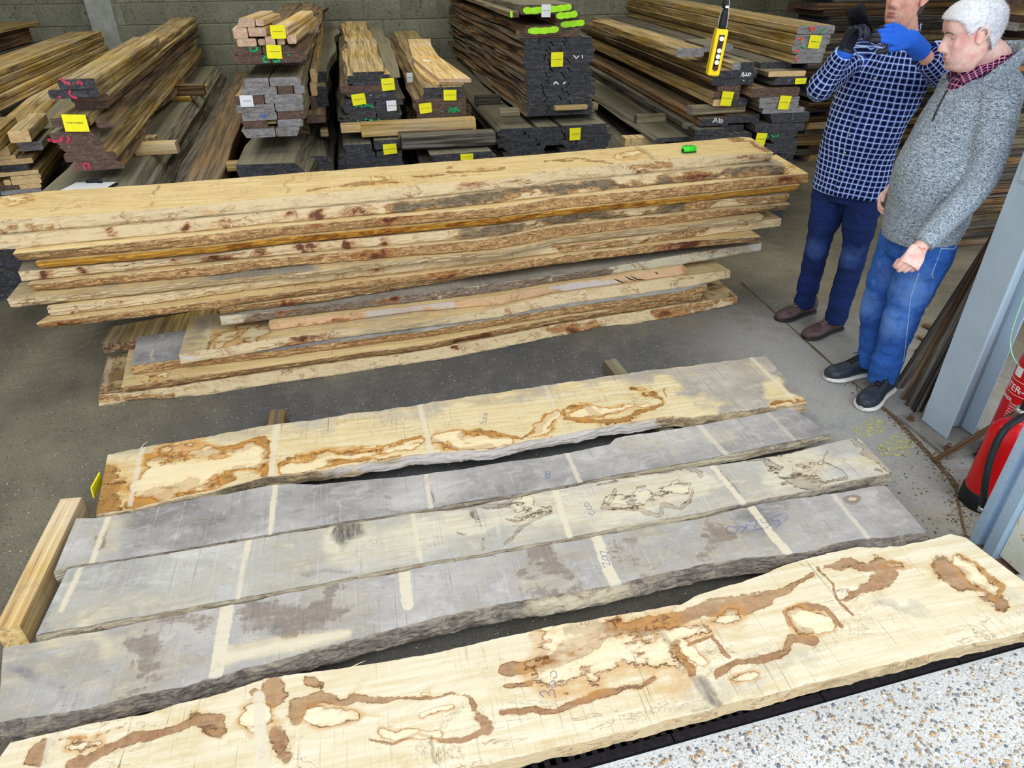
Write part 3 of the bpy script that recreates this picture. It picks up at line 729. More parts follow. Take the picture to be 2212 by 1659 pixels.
# figured waney board and the loose planed board on top
zt4 = Q(X2+1880/3.95, 745/3.95, Y4)[2]
def slab_px(name, label, cat, pts, z, t, mat, end=None, jit=0.0):
    """flat board from its top outline traced in photo pixels at height z+t"""
    v = [P(x, y, z+t) for x, y in pts]; n = len(v)
    lo = [p-np.array([0, 0, t]) for p in v]
    f = [tuple(range(n))[::-1] if False else tuple(range(n)), tuple(range(2*n-1, n-1, -1))]+[(i, n+i, n+(i+1) % n, (i+1) % n) for i in range(n)]
    f = [tuple(q[::-1]) for q in f]
    me = mesh(name, v+lo, f, [0, 0]+[1]*n); me.materials.append(M[mat]); me.materials.append(M[end or mat])
    bm = bmesh.new(); bm.from_mesh(me); bmesh.ops.recalc_face_normals(bm, faces=bm.faces[:]); bm.to_mesh(me); bm.free()
    o = link(name, me); recenter(o, True); return tag(o, label, cat)
q = lambda x, y: (480+x/3.95, y/3.95)
slab_px('waney_board', 'light figured waney board lying under the askew planed board', 'board',
        [q(1790, 700), q(1700, 640), q(1640, 560), q(1625, 480), q(1600, 400), q(1585, 335), q(1775, 330), q(1785, 390), q(1840, 470), q(1900, 560), q(2060, 698)], zt4+.001, .018, 'pale', 'pale')
slab_px('planed_board', 'smooth pale planed board lying askew on top of its stack, with a white sticker', 'board',
        [q(1850, 672), q(1612, 482), q(1840, 476), q(2124, 672)], zt4+.02, .024, 'pale', 'end_pink')
slab_px('price_sticker', 'small white printed sticker on the askew planed board', 'sticker', [q(1715, 512), q(1712, 524), q(1782, 524), q(1778, 514)], zt4+.0445, .0008, 'paper_w')
marks('chalk_mark', [[(1935, 915), (1975, 935), (2005, 910)], [(1930, 960), (1945, 938), (1975, 945), (1965, 962)], [(1985, 960), (1985, 940), (2015, 938), (2022, 955)], [(1868, 945), (1878, 955)]], Y4-.006, .013, 'green_paint', REG[('s4', 5, 0)], ox=X2)
note(480+1944/3.95, 812/3.95, Y4, 28, 20, 'paper_y', 'yellow paper note under the loose planed board', .03)
note(480+1735/3.95, 923/3.95, Y4, 27, 19, 'paper_y', 'yellow paper note at the left of the reddish boards with green chalk', -.07)
note(480+1600/3.95, 662/3.95, Y4+.62, 13, 18, 'paper_w', 'small white tag on the left side of the planed-board stack')
cross('split_board', 'reddish split board lying crosswise with an orange broken edge', X2, 1500, 2150, 1140, 1165, 5.0, .16, 'brown', yt1=1060)
cross('old_sleeper', 'dark grey old sleeper beam lying crosswise in front of the middle stacks', X2, 1530, 2330, 1180, 1262, 4.85, .13, 'black', 'end_dark', yt1=1120)
stack('s4b', 'boards below the old sleeper', X2, 4.75, [
    (1305, [(1770, 2310, 'dusty', dict(end='end_dark', sl=.03))]), (1345, [(1800, 2350, 'black', dict(sl=.03, sr=.02))])], 1400, 4.2, ((1770, 1305), (1730, 1240)), .008)
note(480+2088/3.95, 1338/3.95, 4.74, 28, 12, 'paper_y', 'yellow paper note half hidden behind the big pile')
under('s4', 'the stack with the askew planed board', .36, .86, 4.8, Q(X2+2000/3.95, 1400/3.95, 4.75)[2]-.002, 4.3)
zc = Q(X2+1850/3.95, 1000/3.95, Y4)[2]
for k, yy in enumerate((5.6, 8.2)):
    me = rbox('bearer', .5, .1, zc-Q(X2+1850/3.95, 1305/3.95, 4.75)[2]-.002, .004, 1); me.materials.append(M['brown'])
    tag(link('bearer', me, loc=(.62, yy, (zc+Q(X2+1850/3.95, 1305/3.95, 4.75)[2])/2)), ['front', 'back'][k]+' bearer carrying the stack with the askew planed board', 'timber')
zc = Q(X2+1250/3.95, 1070/3.95, Y3)[2]; zd = Q(X2+1250/3.95, 1208/3.95, 4.95)[2]
for k, yy in enumerate((5.6, 8.2)):
    me = rbox('bearer', .46, .1, zc-zd-.002, .004, 1); me.materials.append(M['brown'])
    tag(link('bearer', me, loc=(.1, yy, (zc+zd)/2)), ['front', 'back'][k]+' bearer carrying the dark waney stack with the spalted top board', 'timber')

# ---- S5 : big dark waney-edge stack with lime paint on top
D5 = 'the lime-topped dark stack'
X5 = 960; Y5 = 5.35; S5D = ((690, 400), (105, 110))
def s5rows():
    rows = []; y = 322; r = np.random.default_rng(3)
    k = 0
    while y < 975:
        h = r.uniform(30, 44); s = r.choice([1, -1])*r.uniform(.2, 1.1)
        xl = 655+r.uniform(-10, 18)+k*2.4; m1 = 870+r.uniform(-65, 60); m2 = 1045+r.uniform(-50, 50); xr = 1270+r.uniform(-45, 35)
        k1, k2 = r.choice([1, -1])*r.uniform(.3, 1), r.choice([1, -1])*r.uniform(.3, 1); S_ = .028; px = 1124*S_
        o = lambda a, b, wv=.02: dict(sl=S_*a, sr=S_*b, wane=wv, end='end_dark')
        bs = [(xl, m1, 'brown' if k % 3 else 'dusty', o(r.uniform(-.8, .8), k1, .03)), (m1+5-px*abs(k1), m2, 'black', o(-k1, k2, .008)), (m2+5-px*abs(k2), xr, 'black', o(-k2, r.uniform(-.8, .8), .012))]
        rows.append((y, bs)); y += h; k += 1
    return rows
stack('s5', D5, X5, Y5, s5rows(), 985, 4.1, S5D, .02)
stack('s5a', 'the lime-painted crown', X5, Y5, [
    (38, [(648, 1112, 'dusty', dict(yb=122, end='end_brown', look='thick dusty board with a lime-green painted end', L=3.9))]),
    (95, [(545, 640, 'oak_grey', dict(yb=142, L=3.9, end='end_brown', wane=.02)), (940, 1158, 'dusty', dict(yt=100, yb=156, L=3.9, end='end_brown'))]),
    (170, [(688, 1000, 'brown', dict(yt=222, yb=300, end='end_brown', wane=.02, dy=-.02)), (968, 1225, 'brown', dict(yt=166, yb=248, end='end_brown', dy=.06, wane=.02))]),
    (262, [(632, 1148, 'oak_grey', dict(yb=320, L=.12, look='bearer', end='end_brown'))])], 320, 4.1, S5D, .01)
for k, st, par in ((0, [[(672, 88), (760, 92), (830, 82), (960, 75), (1085, 58)]], ('s5a', 0, 0)), (1, [[(560, 124), (582, 122)]], ('s5a', 1, 0)), (2, [[(955, 138), (1040, 130), (1135, 118)]], ('s5a', 1, 1)),
                   (3, [[(712, 264), (850, 262), (975, 248)]], ('s5a', 2, 0)), (4, [[(990, 212), (1090, 202), (1195, 192)]], ('s5a', 2, 1))):
    yk = Y5-(.028 if k == 3 else -.05 if k == 4 else .008)
    marks('painted_end', st, yk, .040, 'lime_paint', REG[par], ox=X5, label='sprayed lime-green end')
note(X5+868/3.95, 92/3.95, Y5, 21, 23, 'paper_w', 'white paper note on the lime-green board end', .03, .02)
note(X5+962/3.95, 508/3.95, Y5, 27, 27, 'paper_y', 'square yellow paper note in the middle of the big dark waney-edged stack')
marks('chalk_mark', [[(1100, 470), (1125, 498), (1148, 475)], [(1175, 468), (1178, 498)]], Y5-.006, .008, 'chalk', REG[('s5', 4, 2)], ox=X5)
marks('chalk_mark', [[(930, 722), (948, 698), (975, 720)], [(1010, 718), (1035, 698)]], Y5-.006, .010, 'chalk', REG[('s5', 10, 1)], ox=X5)
cross('bearer', 'pale timber piece inset at the foot of the big dark waney-edged stack', X5, 950, 1222, 905, 940, Y5-.06, .1, 'pale')
cross('bearer', 'grey bearer end sticking out right under the big dark waney-edged stack', X5, 1205, 1312, 885, 945, Y5+.15, .1, 'oak_grey', 'end_grey')
cross('bearer', 'grey timber block under the left front of the big dark waney-edged stack', X5, 478, 642, 935, 1000, Y5-.02, .1, 'oak_grey', 'end_grey')
cross('bearer', 'dark timber block lying across on the low board pack', X5, 262, 482, 825, 895, Yof(372, 895, Q(X5+920/3.95, 1078/3.95, 5.2)[2], X5), .05, 'black', 'end_dark', yt1=798)
D5b = 'low pack under the lime-topped stack'
stack('s5b', D5b, X5, 5.2, [
    (1078, [(445, 790, 'dusty', dict(sl=-.03, sr=-.03)), (795, 998, 'dusty', dict(sr=-.02)), (1003, 1390, 'dusty', dict(wane=.004))]),
    (1110, [(450, 690, 'black', dict(sr=.03)), (695, 1000, 'black'), (1005, 1420, 'dusty', dict(sr=.02))]),
    (1142, [(470, 720, 'black'), (725, 1020, 'black'), (1030, 1390, 'black')]),
    (1172, [(440, 780, 'black'), (785, 1030, 'black', dict(sr=.03)), (1035, 1440, 'black', dict(sr=.03))]),
    (1205, [(455, 810, 'black', dict(sr=.03)), (815, 1120, 'black'), (1125, 1430, 'black', dict(sr=.03))]),
    (1240, [(500, 870, 'black', dict(sl=.03, sr=.02)), (1010, 1400, 'black', dict(sl=.03))]),
    (1280, [(490, 860, 'black', dict(sl=.02)), (1000, 1380, 'black')])], 1330, 4.2, None, .008)
note(X5+1115/3.95, 1144/3.95, 5.18, 25, 24, 'paper_y', 'yellow paper note on the low dark pack under the big waney-edged stack')
under('s5', 'the low dark pack with chamfered edges', 1.0, 1.78, 5.25, Q(X5+900/3.95, 1330/3.95, 5.2)[2]-.002, 4.1)

# ---- S6 : single long grey slab on bearers
X6 = 1260
sd6 = dict(wane=.025, sl=-.03, look='long thin grey-green waney slab')
stack('s6', 'lone low slab beside the chalk-letter stack', X6, 5.08, [(1172, [(604, 935, 'dusty', sd6)])], 1210, 3.9, ((604, 1172), (95, 830)), .02)
zz6 = Q(X6+770/3.95, 1210/3.95, 5.08)[2]; zt6 = Q(X6+770/3.95, 1172/3.95, 5.08)[2]
cross('timber_offcut', 'short grey timber lying crosswise on the low thin slab', X6, 460, 742, 985, 1046, Yof(600, 1046, zt6, X6), .06, 'oak_grey', 'end_grey', yt1=970)
for k, (yy, xx) in enumerate(((5.34, 2.22), (8.0, 2.66))):
    me = rbox('bearer', .34, .1, .10, .004, 1); me.materials.append(M['pale'])
    tag(link('bearer', me, loc=(xx, yy, zz6-.051)), ['front', 'back'][k]+' yellow bearer under the low thin slab', 'timber')
me = board_mesh(.46, .03, 4.1, 'black', 'end_dark'); o = link('floor_sheet', me, loc=(2.06, 5.2, zz6-.132)); o.rotation_euler.z = -.14; tag(o, 'dark flat sheet lying under the low thin slab', 'board')
under('s6', 'the flat dark sheet', 1.86, 2.24, 5.25, zz6-.134, 4.0, (.14, 1.0))
# ---- S7 : yellow-tagged boards
D7 = 'chalk-letter stack'
Y7 = 5.0; S7D = ((1110, 900), (100, 410))
stack('s7', D7, X6, Y7, [
    (412, [(855, 1090, 'oak', dict(yt=415, yb=490, end='end_grey', L=2.6, dy=.1)), (1165, 1420, 'oak_grey', dict(yb=472, L=.4, dy=.25, look='short dusty crosswise board'))]),
    (535, [(1272, 1350, 'oak', dict(end='end_grey', yb=598)), (1352, 1470, 'oak_grey', dict(end='end_dark', yb=598))]),
    (600, [(1130, 1292, 'oak', dict(end='end_dark', yb=668)), (1296, 1485, 'oak_grey', dict(end='end_dark', yb=670, look='board with white chalk scrawl on its dark end'))]),
    (672, [(1105, 1450, 'brown', dict(end='end_dark', yb=727))]),
    (730, [(1150, 1345, 'brown', dict(yb=782, wane=.02))]),
    (785, [(1112, 1340, 'oak', dict(yb=845, end='end_brown', wane=.012, look='split oak board with a long dark gap'))]),
    (846, [(1112, 1270, 'oak', dict(yb=900)), (1275, 1402, 'black', dict(yb=905, end='end_dark'))]),
    (975, [(1003, 1246, 'brown', dict(yt=1003, yb=1065, end='end_dark', look='waney brown board with white chalk letters')), (1249, 1505, 'brown', dict(yt=985, yb=1052, end='end_dark'))]),
], 1065, 4.3, S7D, .008, dv=(.075, 1))
marks('chalk_scrawl', [[(1340, 655), (1365, 615), (1372, 655), (1345, 640)], [(1385, 618), (1400, 650), (1375, 640)], [(1405, 620), (1412, 650), (1432, 625), (1400, 622)]], Y7-.006, .007, 'chalk', REG[('s7', 2, 1)], ox=X6)
marks('chalk_letters', [[(1102, 1050), (1130, 1005), (1142, 1048)], [(1112, 1035), (1142, 1035)], [(1158, 1005), (1158, 1048)], [(1158, 1030), (1180, 1018), (1188, 1035), (1162, 1048)]], Y7-.006, .007, 'chalk', REG[('s7', 7, 0)], ox=X6, label='white chalk letters Ab')
marks('chalk_dot', [[(1366, 692), (1372, 684)]], Y7-.006, .008, 'chalk', REG[('s7', 3, 0)], ox=X6)
note(X6+1226/3.95, 842/3.95, Y7, 27, 27, 'paper_y', 'yellow paper note on the stack with chalk letters', .1)
cross('bearer', 'pale knotty bearer between upper and lower boards of the stack with chalk letters', X6, 932, 1388, 905, 972, Y7+.05, .09, 'oak_grey', 'end_grey', yt1=898)
cross('bearer', 'grey bearer under the boards with chalk letters', X6, 890, 1300, 1058, 1095, Y7+.1, .09, 'oak_grey', 'end_grey')
cross('timber_offcut', 'grey short timber lying crosswise on the top left of the chalk-letter stack', X6, 318, 800, 215, 268, 8.2, .1, 'black', 'end_grey', yt1=212)
stack('s7b', 'black pack below the chalk letters', X6, 4.95, [
    (1095, [(958, 1220, 'black'), (1225, 1425, 'black', dict(dy=.1))]), (1145, [(958, 1290, 'black'), (1295, 1440, 'black')]), (1200, [(958, 1420, 'black')])], 1250, 4.2, S7D, .008, dv=(.075, 1))
under('s7', 'the stack with chalk letters', 2.40, 3.0, 5.0, Q(X6+1250/3.95, 1250/3.95, 4.95)[2]-.002, 4.0, (.16, 1.0))
# ---- S8 : stack with orange marks at the right
D8 = 'stack with orange marks'
Y8 = 4.9; S8D = ((1840, 290), (460, 5))
stack('s8', D8, X6, Y8, [
    (222, [(1842, 2145, 'oak', dict(yb=295, end='end_grey', yt=225))]),
    (300, [(1820, 2110, 'oak', dict(yb=388, end='end_grey'))]),
    (388, [(1782, 2070, 'oak', dict(yb=462, end='end_grey', sl=.02))]),
    (462, [(1792, 2045, 'oak', dict(yb=545, end='end_grey', sl=-.03))]),
    (528, [(1618, 1880, 'black', dict(dvec=(.075, 1), yt=550, yb=605, dy=.15))]),
    (592, [(1592, 1900, 'oak_grey', dict(dvec=(.075, 1), yt=606, yb=652, end='end_pale'))]),
    (655, [(1612, 1912, 'black', dict(dvec=(.075, 1), yb=722, end='end_dark', sl=-.05))]),
    (722, [(1450, 1850, 'brown', dict(dvec=(.075, 1), yt=745, yb=822, end='end_brown'))]),
    (824, [(1512, 1845, 'oak_grey', dict(dvec=(.075, 1), yb=868, end='end_grey'))]),
    (869, [(1510, 1835, 'oak_grey', dict(dvec=(.075, 1), yb=915, end='end_grey'))]),
    (916, [(1540, 1882, 'oak_grey', dict(dvec=(.075, 1), yb=962, end='end_grey'))]),
    (963, [(1600, 1930, 'dusty', dict(dvec=(.075, 1), yb=1045, sl=.03, end='end_dark'))]),
    (1050, [(1480, 1885, 'black', dict(dvec=(.075, 1), yb=1118))]),
    (1120, [(1520, 1830, 'black', dict(dvec=(.075, 1), yb=1182, sr=.03, look='dark slab with green chalk'))]),
    (1183, [(1600, 1822, 'black', dict(dvec=(.075, 1), yb=1222, sl=.03))]),
    (1223, [(1570, 1828, 'black', dict(dvec=(.075, 1), yb=1300, sr=.03))])], 1300, 4.6, S8D, .006)
for (row, st, m) in ((0, [[(1930, 235), (1975, 235), (1950, 262), (1935, 240)]], 'orange_paint'), (1, [[(1825, 332), (1870, 325)], [(1850, 340), (1870, 332)]], 'orange_paint'), (2, [[(1800, 440), (1845, 435)]], 'orange_paint'), (3, [[(1815, 485), (1822, 530)]], 'orange_paint'),
                     (0, [[(2020, 285), (2050, 250), (2065, 232)]], 'green_paint'), (2, [[(1862, 395), (1895, 415)], [(1920, 410), (2028, 402), (2020, 430)]], 'green_paint'), (13, [[(1570, 1150), (1575, 1178)], [(1600, 1150), (1615, 1170), (1640, 1160)], [(1645, 1172), (1660, 1150), (1668, 1165)]], 'green_paint')):
    marks('paint_mark', st, Y8-.006, .011, m, REG[('s8', row, 0)], ox=X6)
marks('chalk_mark', [[(2072, 250), (2100, 238), (2135, 240)], [(2075, 255), (2130, 248)]], Y8-.006, .008, 'chalk', REG[('s8', 0, 0)], ox=X6)
note(X6+1976/3.95, 358/3.95, Y8, 29, 24, 'paper_y', 'yellow paper note high on the stack with orange marks', .08)
note(X6+1855/3.95, 692/3.95, Y8, 27, 11, 'paper_y', 'thin yellow paper note halfway down the stack with orange marks')
note(X6+1718/3.95, 876/3.95, Y8, 27, 26, 'paper_y', 'yellow paper note on the three grey boards of the right-hand stack', .08)
note(X6+1515/3.95, 1188/3.95, Y8-.02, 25, 24, 'paper_y', 'yellow paper note low down behind the end of the big pile', .1)
under('s8', 'the right-hand stack with orange marks', 3.0, 3.42, 5.0, Q(X6+1700/3.95, 1300/3.95, Y8)[2]-.002, 4.3, (.075, 1.0))
# ---- S9: rack of long boards behind the two people, running along the far right
D9 = 'the long dark rack of boards behind the two people'
r = np.random.default_rng(17)
zz = 0.0; k = 0
while zz < 2.3:
    h = r.uniform(.045, .06) if k % 6 else .075
    mat = r.choice(['oak_grey', 'brown', 'brown', 'oak', 'black'])
    if k % 6 == 5: mat = 'black'
    Lb = r.uniform(4.1, 4.6); dep = r.uniform(.5, .7)
    me = board_mesh(dep, h-.002, Lb, mat, ENDS[mat], 0, 0, .006)
    o = link(NM[mat], me, loc=(9.0-r.uniform(0, .15), 6.75+dep/2+r.uniform(0, .06), zz)); o.rotation_euler.z = math.pi/2
    tag(o, f'{SHORT[LOOK[mat]]}, {UPORD(k)} from the floor, rack behind the two people', 'board', 'boards in '+D9)
    zz += h; k += 1
D10 = 'the ragged dark stack between the older man and the steel column'
zz = 0.0; k = 0
while zz < 1.75:
    h = r.uniform(.04, .058); mat = r.choice(['black', 'brown', 'black', 'oak_grey']) if zz < 1.2 else r.choice(['oak_grey', 'brown', 'oak'])
    w = r.uniform(1.0, 1.25)
    me = board_mesh(.52, h-.0015, w+1.2, mat, ENDS[mat], 0, 0, .006)
    o = link(NM[mat], me, loc=(4.42+w+1.2, 4.45+r.uniform(0, .08), zz)); o.rotation_euler.z = math.pi/2
    o.location.x = 4.3+r.uniform(0, .16)+w+1.2
    tag(o, f'{SHORT[LOOK[mat]]}, {UPORD(k)} from the floor, ragged stack beside the steel column', 'board', 'boards in '+D10)
    zz += h; k += 1
note(2168, 341, 4.43, 10, 22, 'paper_y', 'narrow yellow paper note beside the older man\'s back', .25, 0)
# ------------------------------------------------------------------ spalted timber (front planks and big pile)
def grain_bits(t, c):
    g = t.noise(t.sc(c, (1.1, 16, 16)), 3.0, 6, 0.62, 0.4)          # long grain
    sawm = t.noise(t.sc(c, (150, 3.2, 3.2)), 1.0, 3, 0.72, 0.15)     # saw lines across the plank
    saw2 = t.noise(t.sc(c, (60, 9, 9)), 1.3, 4, 0.8, 0.6)
    return g, sawm, saw2
def top_mat(name, cream, cream2, greyA, greyB, brown, rim, saw_amt=0.35, fk=.92, rk=.85, halo_k=.45):
    t = NT(name); c = t.coord()
    at = t.node('ShaderNodeAttribute', attribute_name='st'); sp = t.node('ShaderNodeSeparateColor'); t.l.new(at.outputs['Color'], sp.inputs[0])
    Rr, Gg, Bb, Aa = sp.outputs[0], sp.outputs[1], sp.outputs[2], at.outputs['Alpha']
    g, sawm, saw2 = grain_bits(t, c)
    mid = t.noise(t.sc(c, (1, 1.6, 1)), 9, 6, 0.72, 0.8); fine = t.noise(t.sc(c, (.5, 1.3, 1)), 60, 4, 0.75, 0.3); blot = t.noise(t.sc(c, (.7, 1, 1)), 3.2, 5, 0.65)
    col = t.mix(t.mr(g, 0.35, 0.65), cream, cream2)
    # faint overall spalting: tan clouds and hair-fine zone lines
    cl = t.noise(t.sc(c, (.8, 1.7, 1)), 4.5, 6, .7, 1.3)
    col = t.mix(t.mr(cl, .54, .68, 0, .5), col, tuple(x*y for x, y in zip(cream2[:3], (.86, .72, .5)))+(1,))
    col = t.mix(t.math('MULTIPLY', t.math('MULTIPLY', t.mr(cl, .455, .462), t.mr(cl, .475, .468)), t.mr(blot, .46, .58, 0, .7)), col, lin(128, 84, 46))
    # grey weathering, cloudy
    gr = t.mix(t.mr(blot, 0.34, 0.66), greyA, greyB)
    gr = t.mix(t.mr(mid, 0.5, 0.75, 0, .5), gr, tuple(min(1, x*1.5) for x in greyB[:3])+(1,))
    gr = t.mix(t.mr(fine, 0.40, 0.26, 0, .6), gr, tuple(x*.4 for x in greyA[:3])+(1,))
    gf = t.math('ADD', Gg, t.math('MULTIPLY', t.math('SUBTRACT', mid, 0.5), 1.0))
    gf = t.math('ADD', gf, t.math('MULTIPLY', t.math('SUBTRACT', blot, 0.5), 0.9))
    col = t.mix(t.mr(gf, 0.28, 0.72), col, gr)
    # saw lines
    sm = t.math('MULTIPLY', t.mr(sawm, 0.60, 0.70, 0, 1), t.mr(blot, 0.38, 0.62))
    col = t.mix(t.math('MULTIPLY', sm, saw_amt), col, lin(74, 64, 58))
    sm2 = t.mr(sawm, 0.40, 0.30, 0, 0.35); col = t.mix(sm2, col, tuple(min(1, x*1.12) for x in cream[:3])+(1,))
    # brown stains with dark, ragged rims
    rr = t.math('ADD', Rr, t.math('MULTIPLY', t.math('SUBTRACT', mid, 0.5), 0.95))
    rr = t.math('ADD', rr, t.math('MULTIPLY', t.math('SUBTRACT', saw2, 0.5), 0.45))
    rr = t.math('ADD', rr, t.math('MULTIPLY', t.math('SUBTRACT', fine, 0.5), 0.35))
    on = t.mr(Rr, 0.02, 0.15)
    fill = t.math('MULTIPLY', t.mr(rr, 0.34, 0.56), on)
    halo = t.math('MULTIPLY', t.mr(rr, 0.10, 0.42, 0, halo_k), on)
    col = t.mix(halo, col, lin(206, 160, 84))
    col = t.mix(t.math('MULTIPLY', fill, t.math('MULTIPLY', t.mr(fine, 0.25, 0.7, 0.55, 1), t.mr(blot, .35, .62, fk*.7, fk))), col, t.mix(t.mr(saw2, .35, .68), brown, tuple(x*.34 for x in brown[:3])+(1,)))
    ri = t.math('MULTIPLY', t.math('MULTIPLY', t.mr(rr, 0.32, 0.37), t.mr(rr, 0.56, 0.43)), on)
    col = t.mix(t.math('MULTIPLY', ri, t.mr(g, .38, .6, rk*.25, rk)), col, rim)
    # thin zone lines: iso line of the alpha field
    za = t.math('ADD', Aa, t.math('MULTIPLY', t.math('SUBTRACT', mid, 0.5), 0.55)); za = t.math('ADD', za, t.math('MULTIPLY', t.math('SUBTRACT', fine, 0.5), 0.22))
    zon = t.mr(Aa, 0.06, 0.26)
    col = t.mix(t.math('MULTIPLY', t.mr(za, 0.55, 0.75, 0, .45), zon), col, lin(244, 228, 190))
    hl = t.math('MULTIPLY', t.math('MULTIPLY', t.mr(za, 0.16, 0.42), t.mr(za, 0.62, 0.5)), zon); col = t.mix(t.math('MULTIPLY', hl, min(.8, 1.2*halo_k)), col, lin(196, 140, 66))
    zl = t.math('MULTIPLY', t.math('MULTIPLY', t.mr(za, 0.465, 0.49), t.mr(za, 0.55, 0.525)), zon); col = t.mix(t.math('MULTIPLY', zl, t.mr(g, .36, .58, .2, .85)), col, rim)
    # sticker marks: >.5 pale, <.5 dark
    bp = t.math('MULTIPLY', t.mr(Bb, 0.6, 0.85), t.mr(fine, .2, .5, .45, .92)); col = t.mix(bp, col, lin(216, 205, 182))
    bd = t.math('MULTIPLY', t.mr(Bb, 0.4, 0.15), t.mr(saw2, .3, .6, .35, .9)); col = t.mix(bd, col, lin(58, 54, 56))
    h = t.math('ADD', sawm, g)
    return t.out(col, 0.78, t.bump(h, 0.18, 0.0015), spec=0.25)
def edge_mat(name, cream, bark_l, bark_d, grey):
    t = NT(name); c = t.coord()
    at = t.node('ShaderNodeAttribute', attribute_name='st'); sp = t.node('ShaderNodeSeparateColor'); t.l.new(at.outputs['Color'], sp.inputs[0])
    Rr, Gg, Bb, Aa = sp.outputs[0], sp.outputs[1], sp.outputs[2], at.outputs['Alpha']
    warp = t.noise(t.sc(c, (1, 1, 1.5)), 7, 3, 0.6, 0.5)
    fib = t.noise(t.sc(c, (8, 34, 34)), 2.2, 7, 0.78, 1.6); fib2 = t.noise(t.sc(c, (14, 40, 70)), 3.0, 5, 0.8, 2.4)
    mid = t.noise(t.sc(c, (1, 2, 2)), 11, 5, 0.7, 1.0); fine = t.noise(c, 120, 3, 0.7)
    # clean sapwood with worm-like tan runs
    col = t.mix(t.mr(fib, .35, .7), cream, tuple(x*.8 for x in cream[:3])+(1,))
    wl = t.math('MULTIPLY', t.math('MULTIPLY', t.mr(mid, 0.50, 0.52), t.mr(mid, 0.56, 0.54)), t.mr(warp, .45, .6)); col = t.mix(t.math('MULTIPLY', wl, .8), col, lin(120, 68, 32))
    col = t.mix(t.mr(mid, .56, .74, 0, .65), col, lin(208, 148, 78))
    col = t.mix(t.mr(fib2, .62, .72, 0, .5), col, lin(126, 84, 46))
    # rough bark side
    bark = t.ramp(fib, [(0.30, tuple(x*.35 for x in bark_d[:3])+(1,)), (0.44, bark_d), (0.56, bark_l), (0.72, tuple(min(1, x*1.55) for x in bark_l[:3])+(1,))])
    bark = t.mix(t.mr(mid, .55, .72, 0, .75), bark, bark_d)
    bark = t.mix(t.mr(fib2, .60, .68, 0, .7), bark, tuple(x*.22 for x in bark_d[:3])+(1,))
    rb = t.math('ADD', Rr, t.math('MULTIPLY', t.math('SUBTRACT', mid, .5), .9))
    col = t.mix(t.mr(rb, .42, .58), col, bark)
    gb = t.mix(t.mr(fib, .36, .62), tuple(x*.22 for x in grey[:3])+(1,), grey)
    gb = t.mix(t.mr(mid, .5, .7, 0, .6), gb, lin(84, 62, 48)); gb = t.mix(t.mr(mid, .46, .34, 0, .6), gb, bark_l)
    gg = t.math('ADD', Gg, t.math('MULTIPLY', t.math('SUBTRACT', mid, .5), .9))
    col = t.mix(t.mr(gg, .30, .8), col, gb)
    ab = t.math('ADD', t.math('MULTIPLY', Aa, .8), t.math('MULTIPLY', t.math('SUBTRACT', mid, .5), 1.5)); ab = t.math('ADD', ab, t.math('MULTIPLY', t.math('SUBTRACT', fib2, .5), 1.1))
    hb = t.math('MULTIPLY', t.mr(ab, .2, .45, 0, .6), t.mr(Aa, .02, .2)); col = t.mix(hb, col, lin(176, 108, 56))
    col = t.mix(t.math('MULTIPLY', t.math('MULTIPLY', t.mr(ab, .45, .6), t.mr(Aa, .05, .2)), .85), col, lin(84, 44, 36))
    col = t.mix(t.math('MULTIPLY', t.mr(Bb, .6, .8), .8), col, lin(214, 208, 206))
    h = t.math('ADD', t.math('MULTIPLY', fib, 1.0), t.math('MULTIPLY', fib2, .8))
    return t.out(col, 0.9, t.bump(h, 0.75, 0.006), spec=0.15)
CR = lin(238, 214, 160); CR2 = lin(222, 188, 128)
M['top_cream'] = top_mat('spalted_top', lin(222, 208, 172), lin(206, 184, 138), lin(128, 122, 116), lin(182, 174, 162), lin(160, 104, 50), lin(84, 40, 18), .7, .9, .9, .85)
M['top_p5'] = top_mat('spalted_top_bright', lin(226, 217, 194), lin(212, 196, 160), lin(136, 130, 122), lin(184, 174, 156), lin(152, 92, 64), lin(80, 36, 24), .8)
M['top_grey'] = top_mat('weathered_top', lin(206, 198, 178), lin(188, 176, 150), lin(122, 119, 119), lin(184, 180, 177), lin(120, 98, 90), lin(70, 54, 50), .55, .75, .4, .1)
M['top_mid'] = top_mat('weathered_top_lined', lin(212, 206, 188), lin(196, 186, 162), lin(130, 127, 124), lin(190, 187, 182), lin(116, 96, 80), lin(52, 40, 34), .55, .45, .95, .08)
M['top_pile'] = top_mat('spalted_top_pile', lin(226, 204, 154), lin(206, 176, 120), lin(124, 118, 110), lin(164, 156, 142), lin(152, 104, 66), lin(84, 46, 28), .5)
M['edge'] = edge_mat('waney_edge', lin(234, 210, 168), lin(206, 170, 118), lin(146, 106, 70), lin(158, 140, 114))
M['edge_grey'] = edge_mat('waney_edge_grey', lin(214, 202, 174), lin(160, 138, 118), lin(112, 92, 78), lin(156, 146, 138))
M['edge_amber'] = edge_mat('waney_edge_amber', lin(226, 168, 72), lin(190, 128, 56), lin(140, 84, 30), lin(130, 104, 70))
M['edge_pink'] = edge_mat('fresh_edge_pink', lin(232, 192, 150), lin(210, 160, 110), lin(150, 96, 60), lin(130, 104, 90))
M['end_cream'] = end_mat('end_cream', lin(196, 150, 100), lin(226, 190, 140), lin(236, 214, 180))
M['end_cool'] = end_mat('end_cool', lin(140, 140, 152), lin(176, 178, 192), lin(220, 224, 236))
M['end_tan_dark'] = end_mat('end_tan', lin(138, 100, 74), lin(176, 138, 104), lin(200, 170, 140))  # end grain in a darker tan than the cream ends

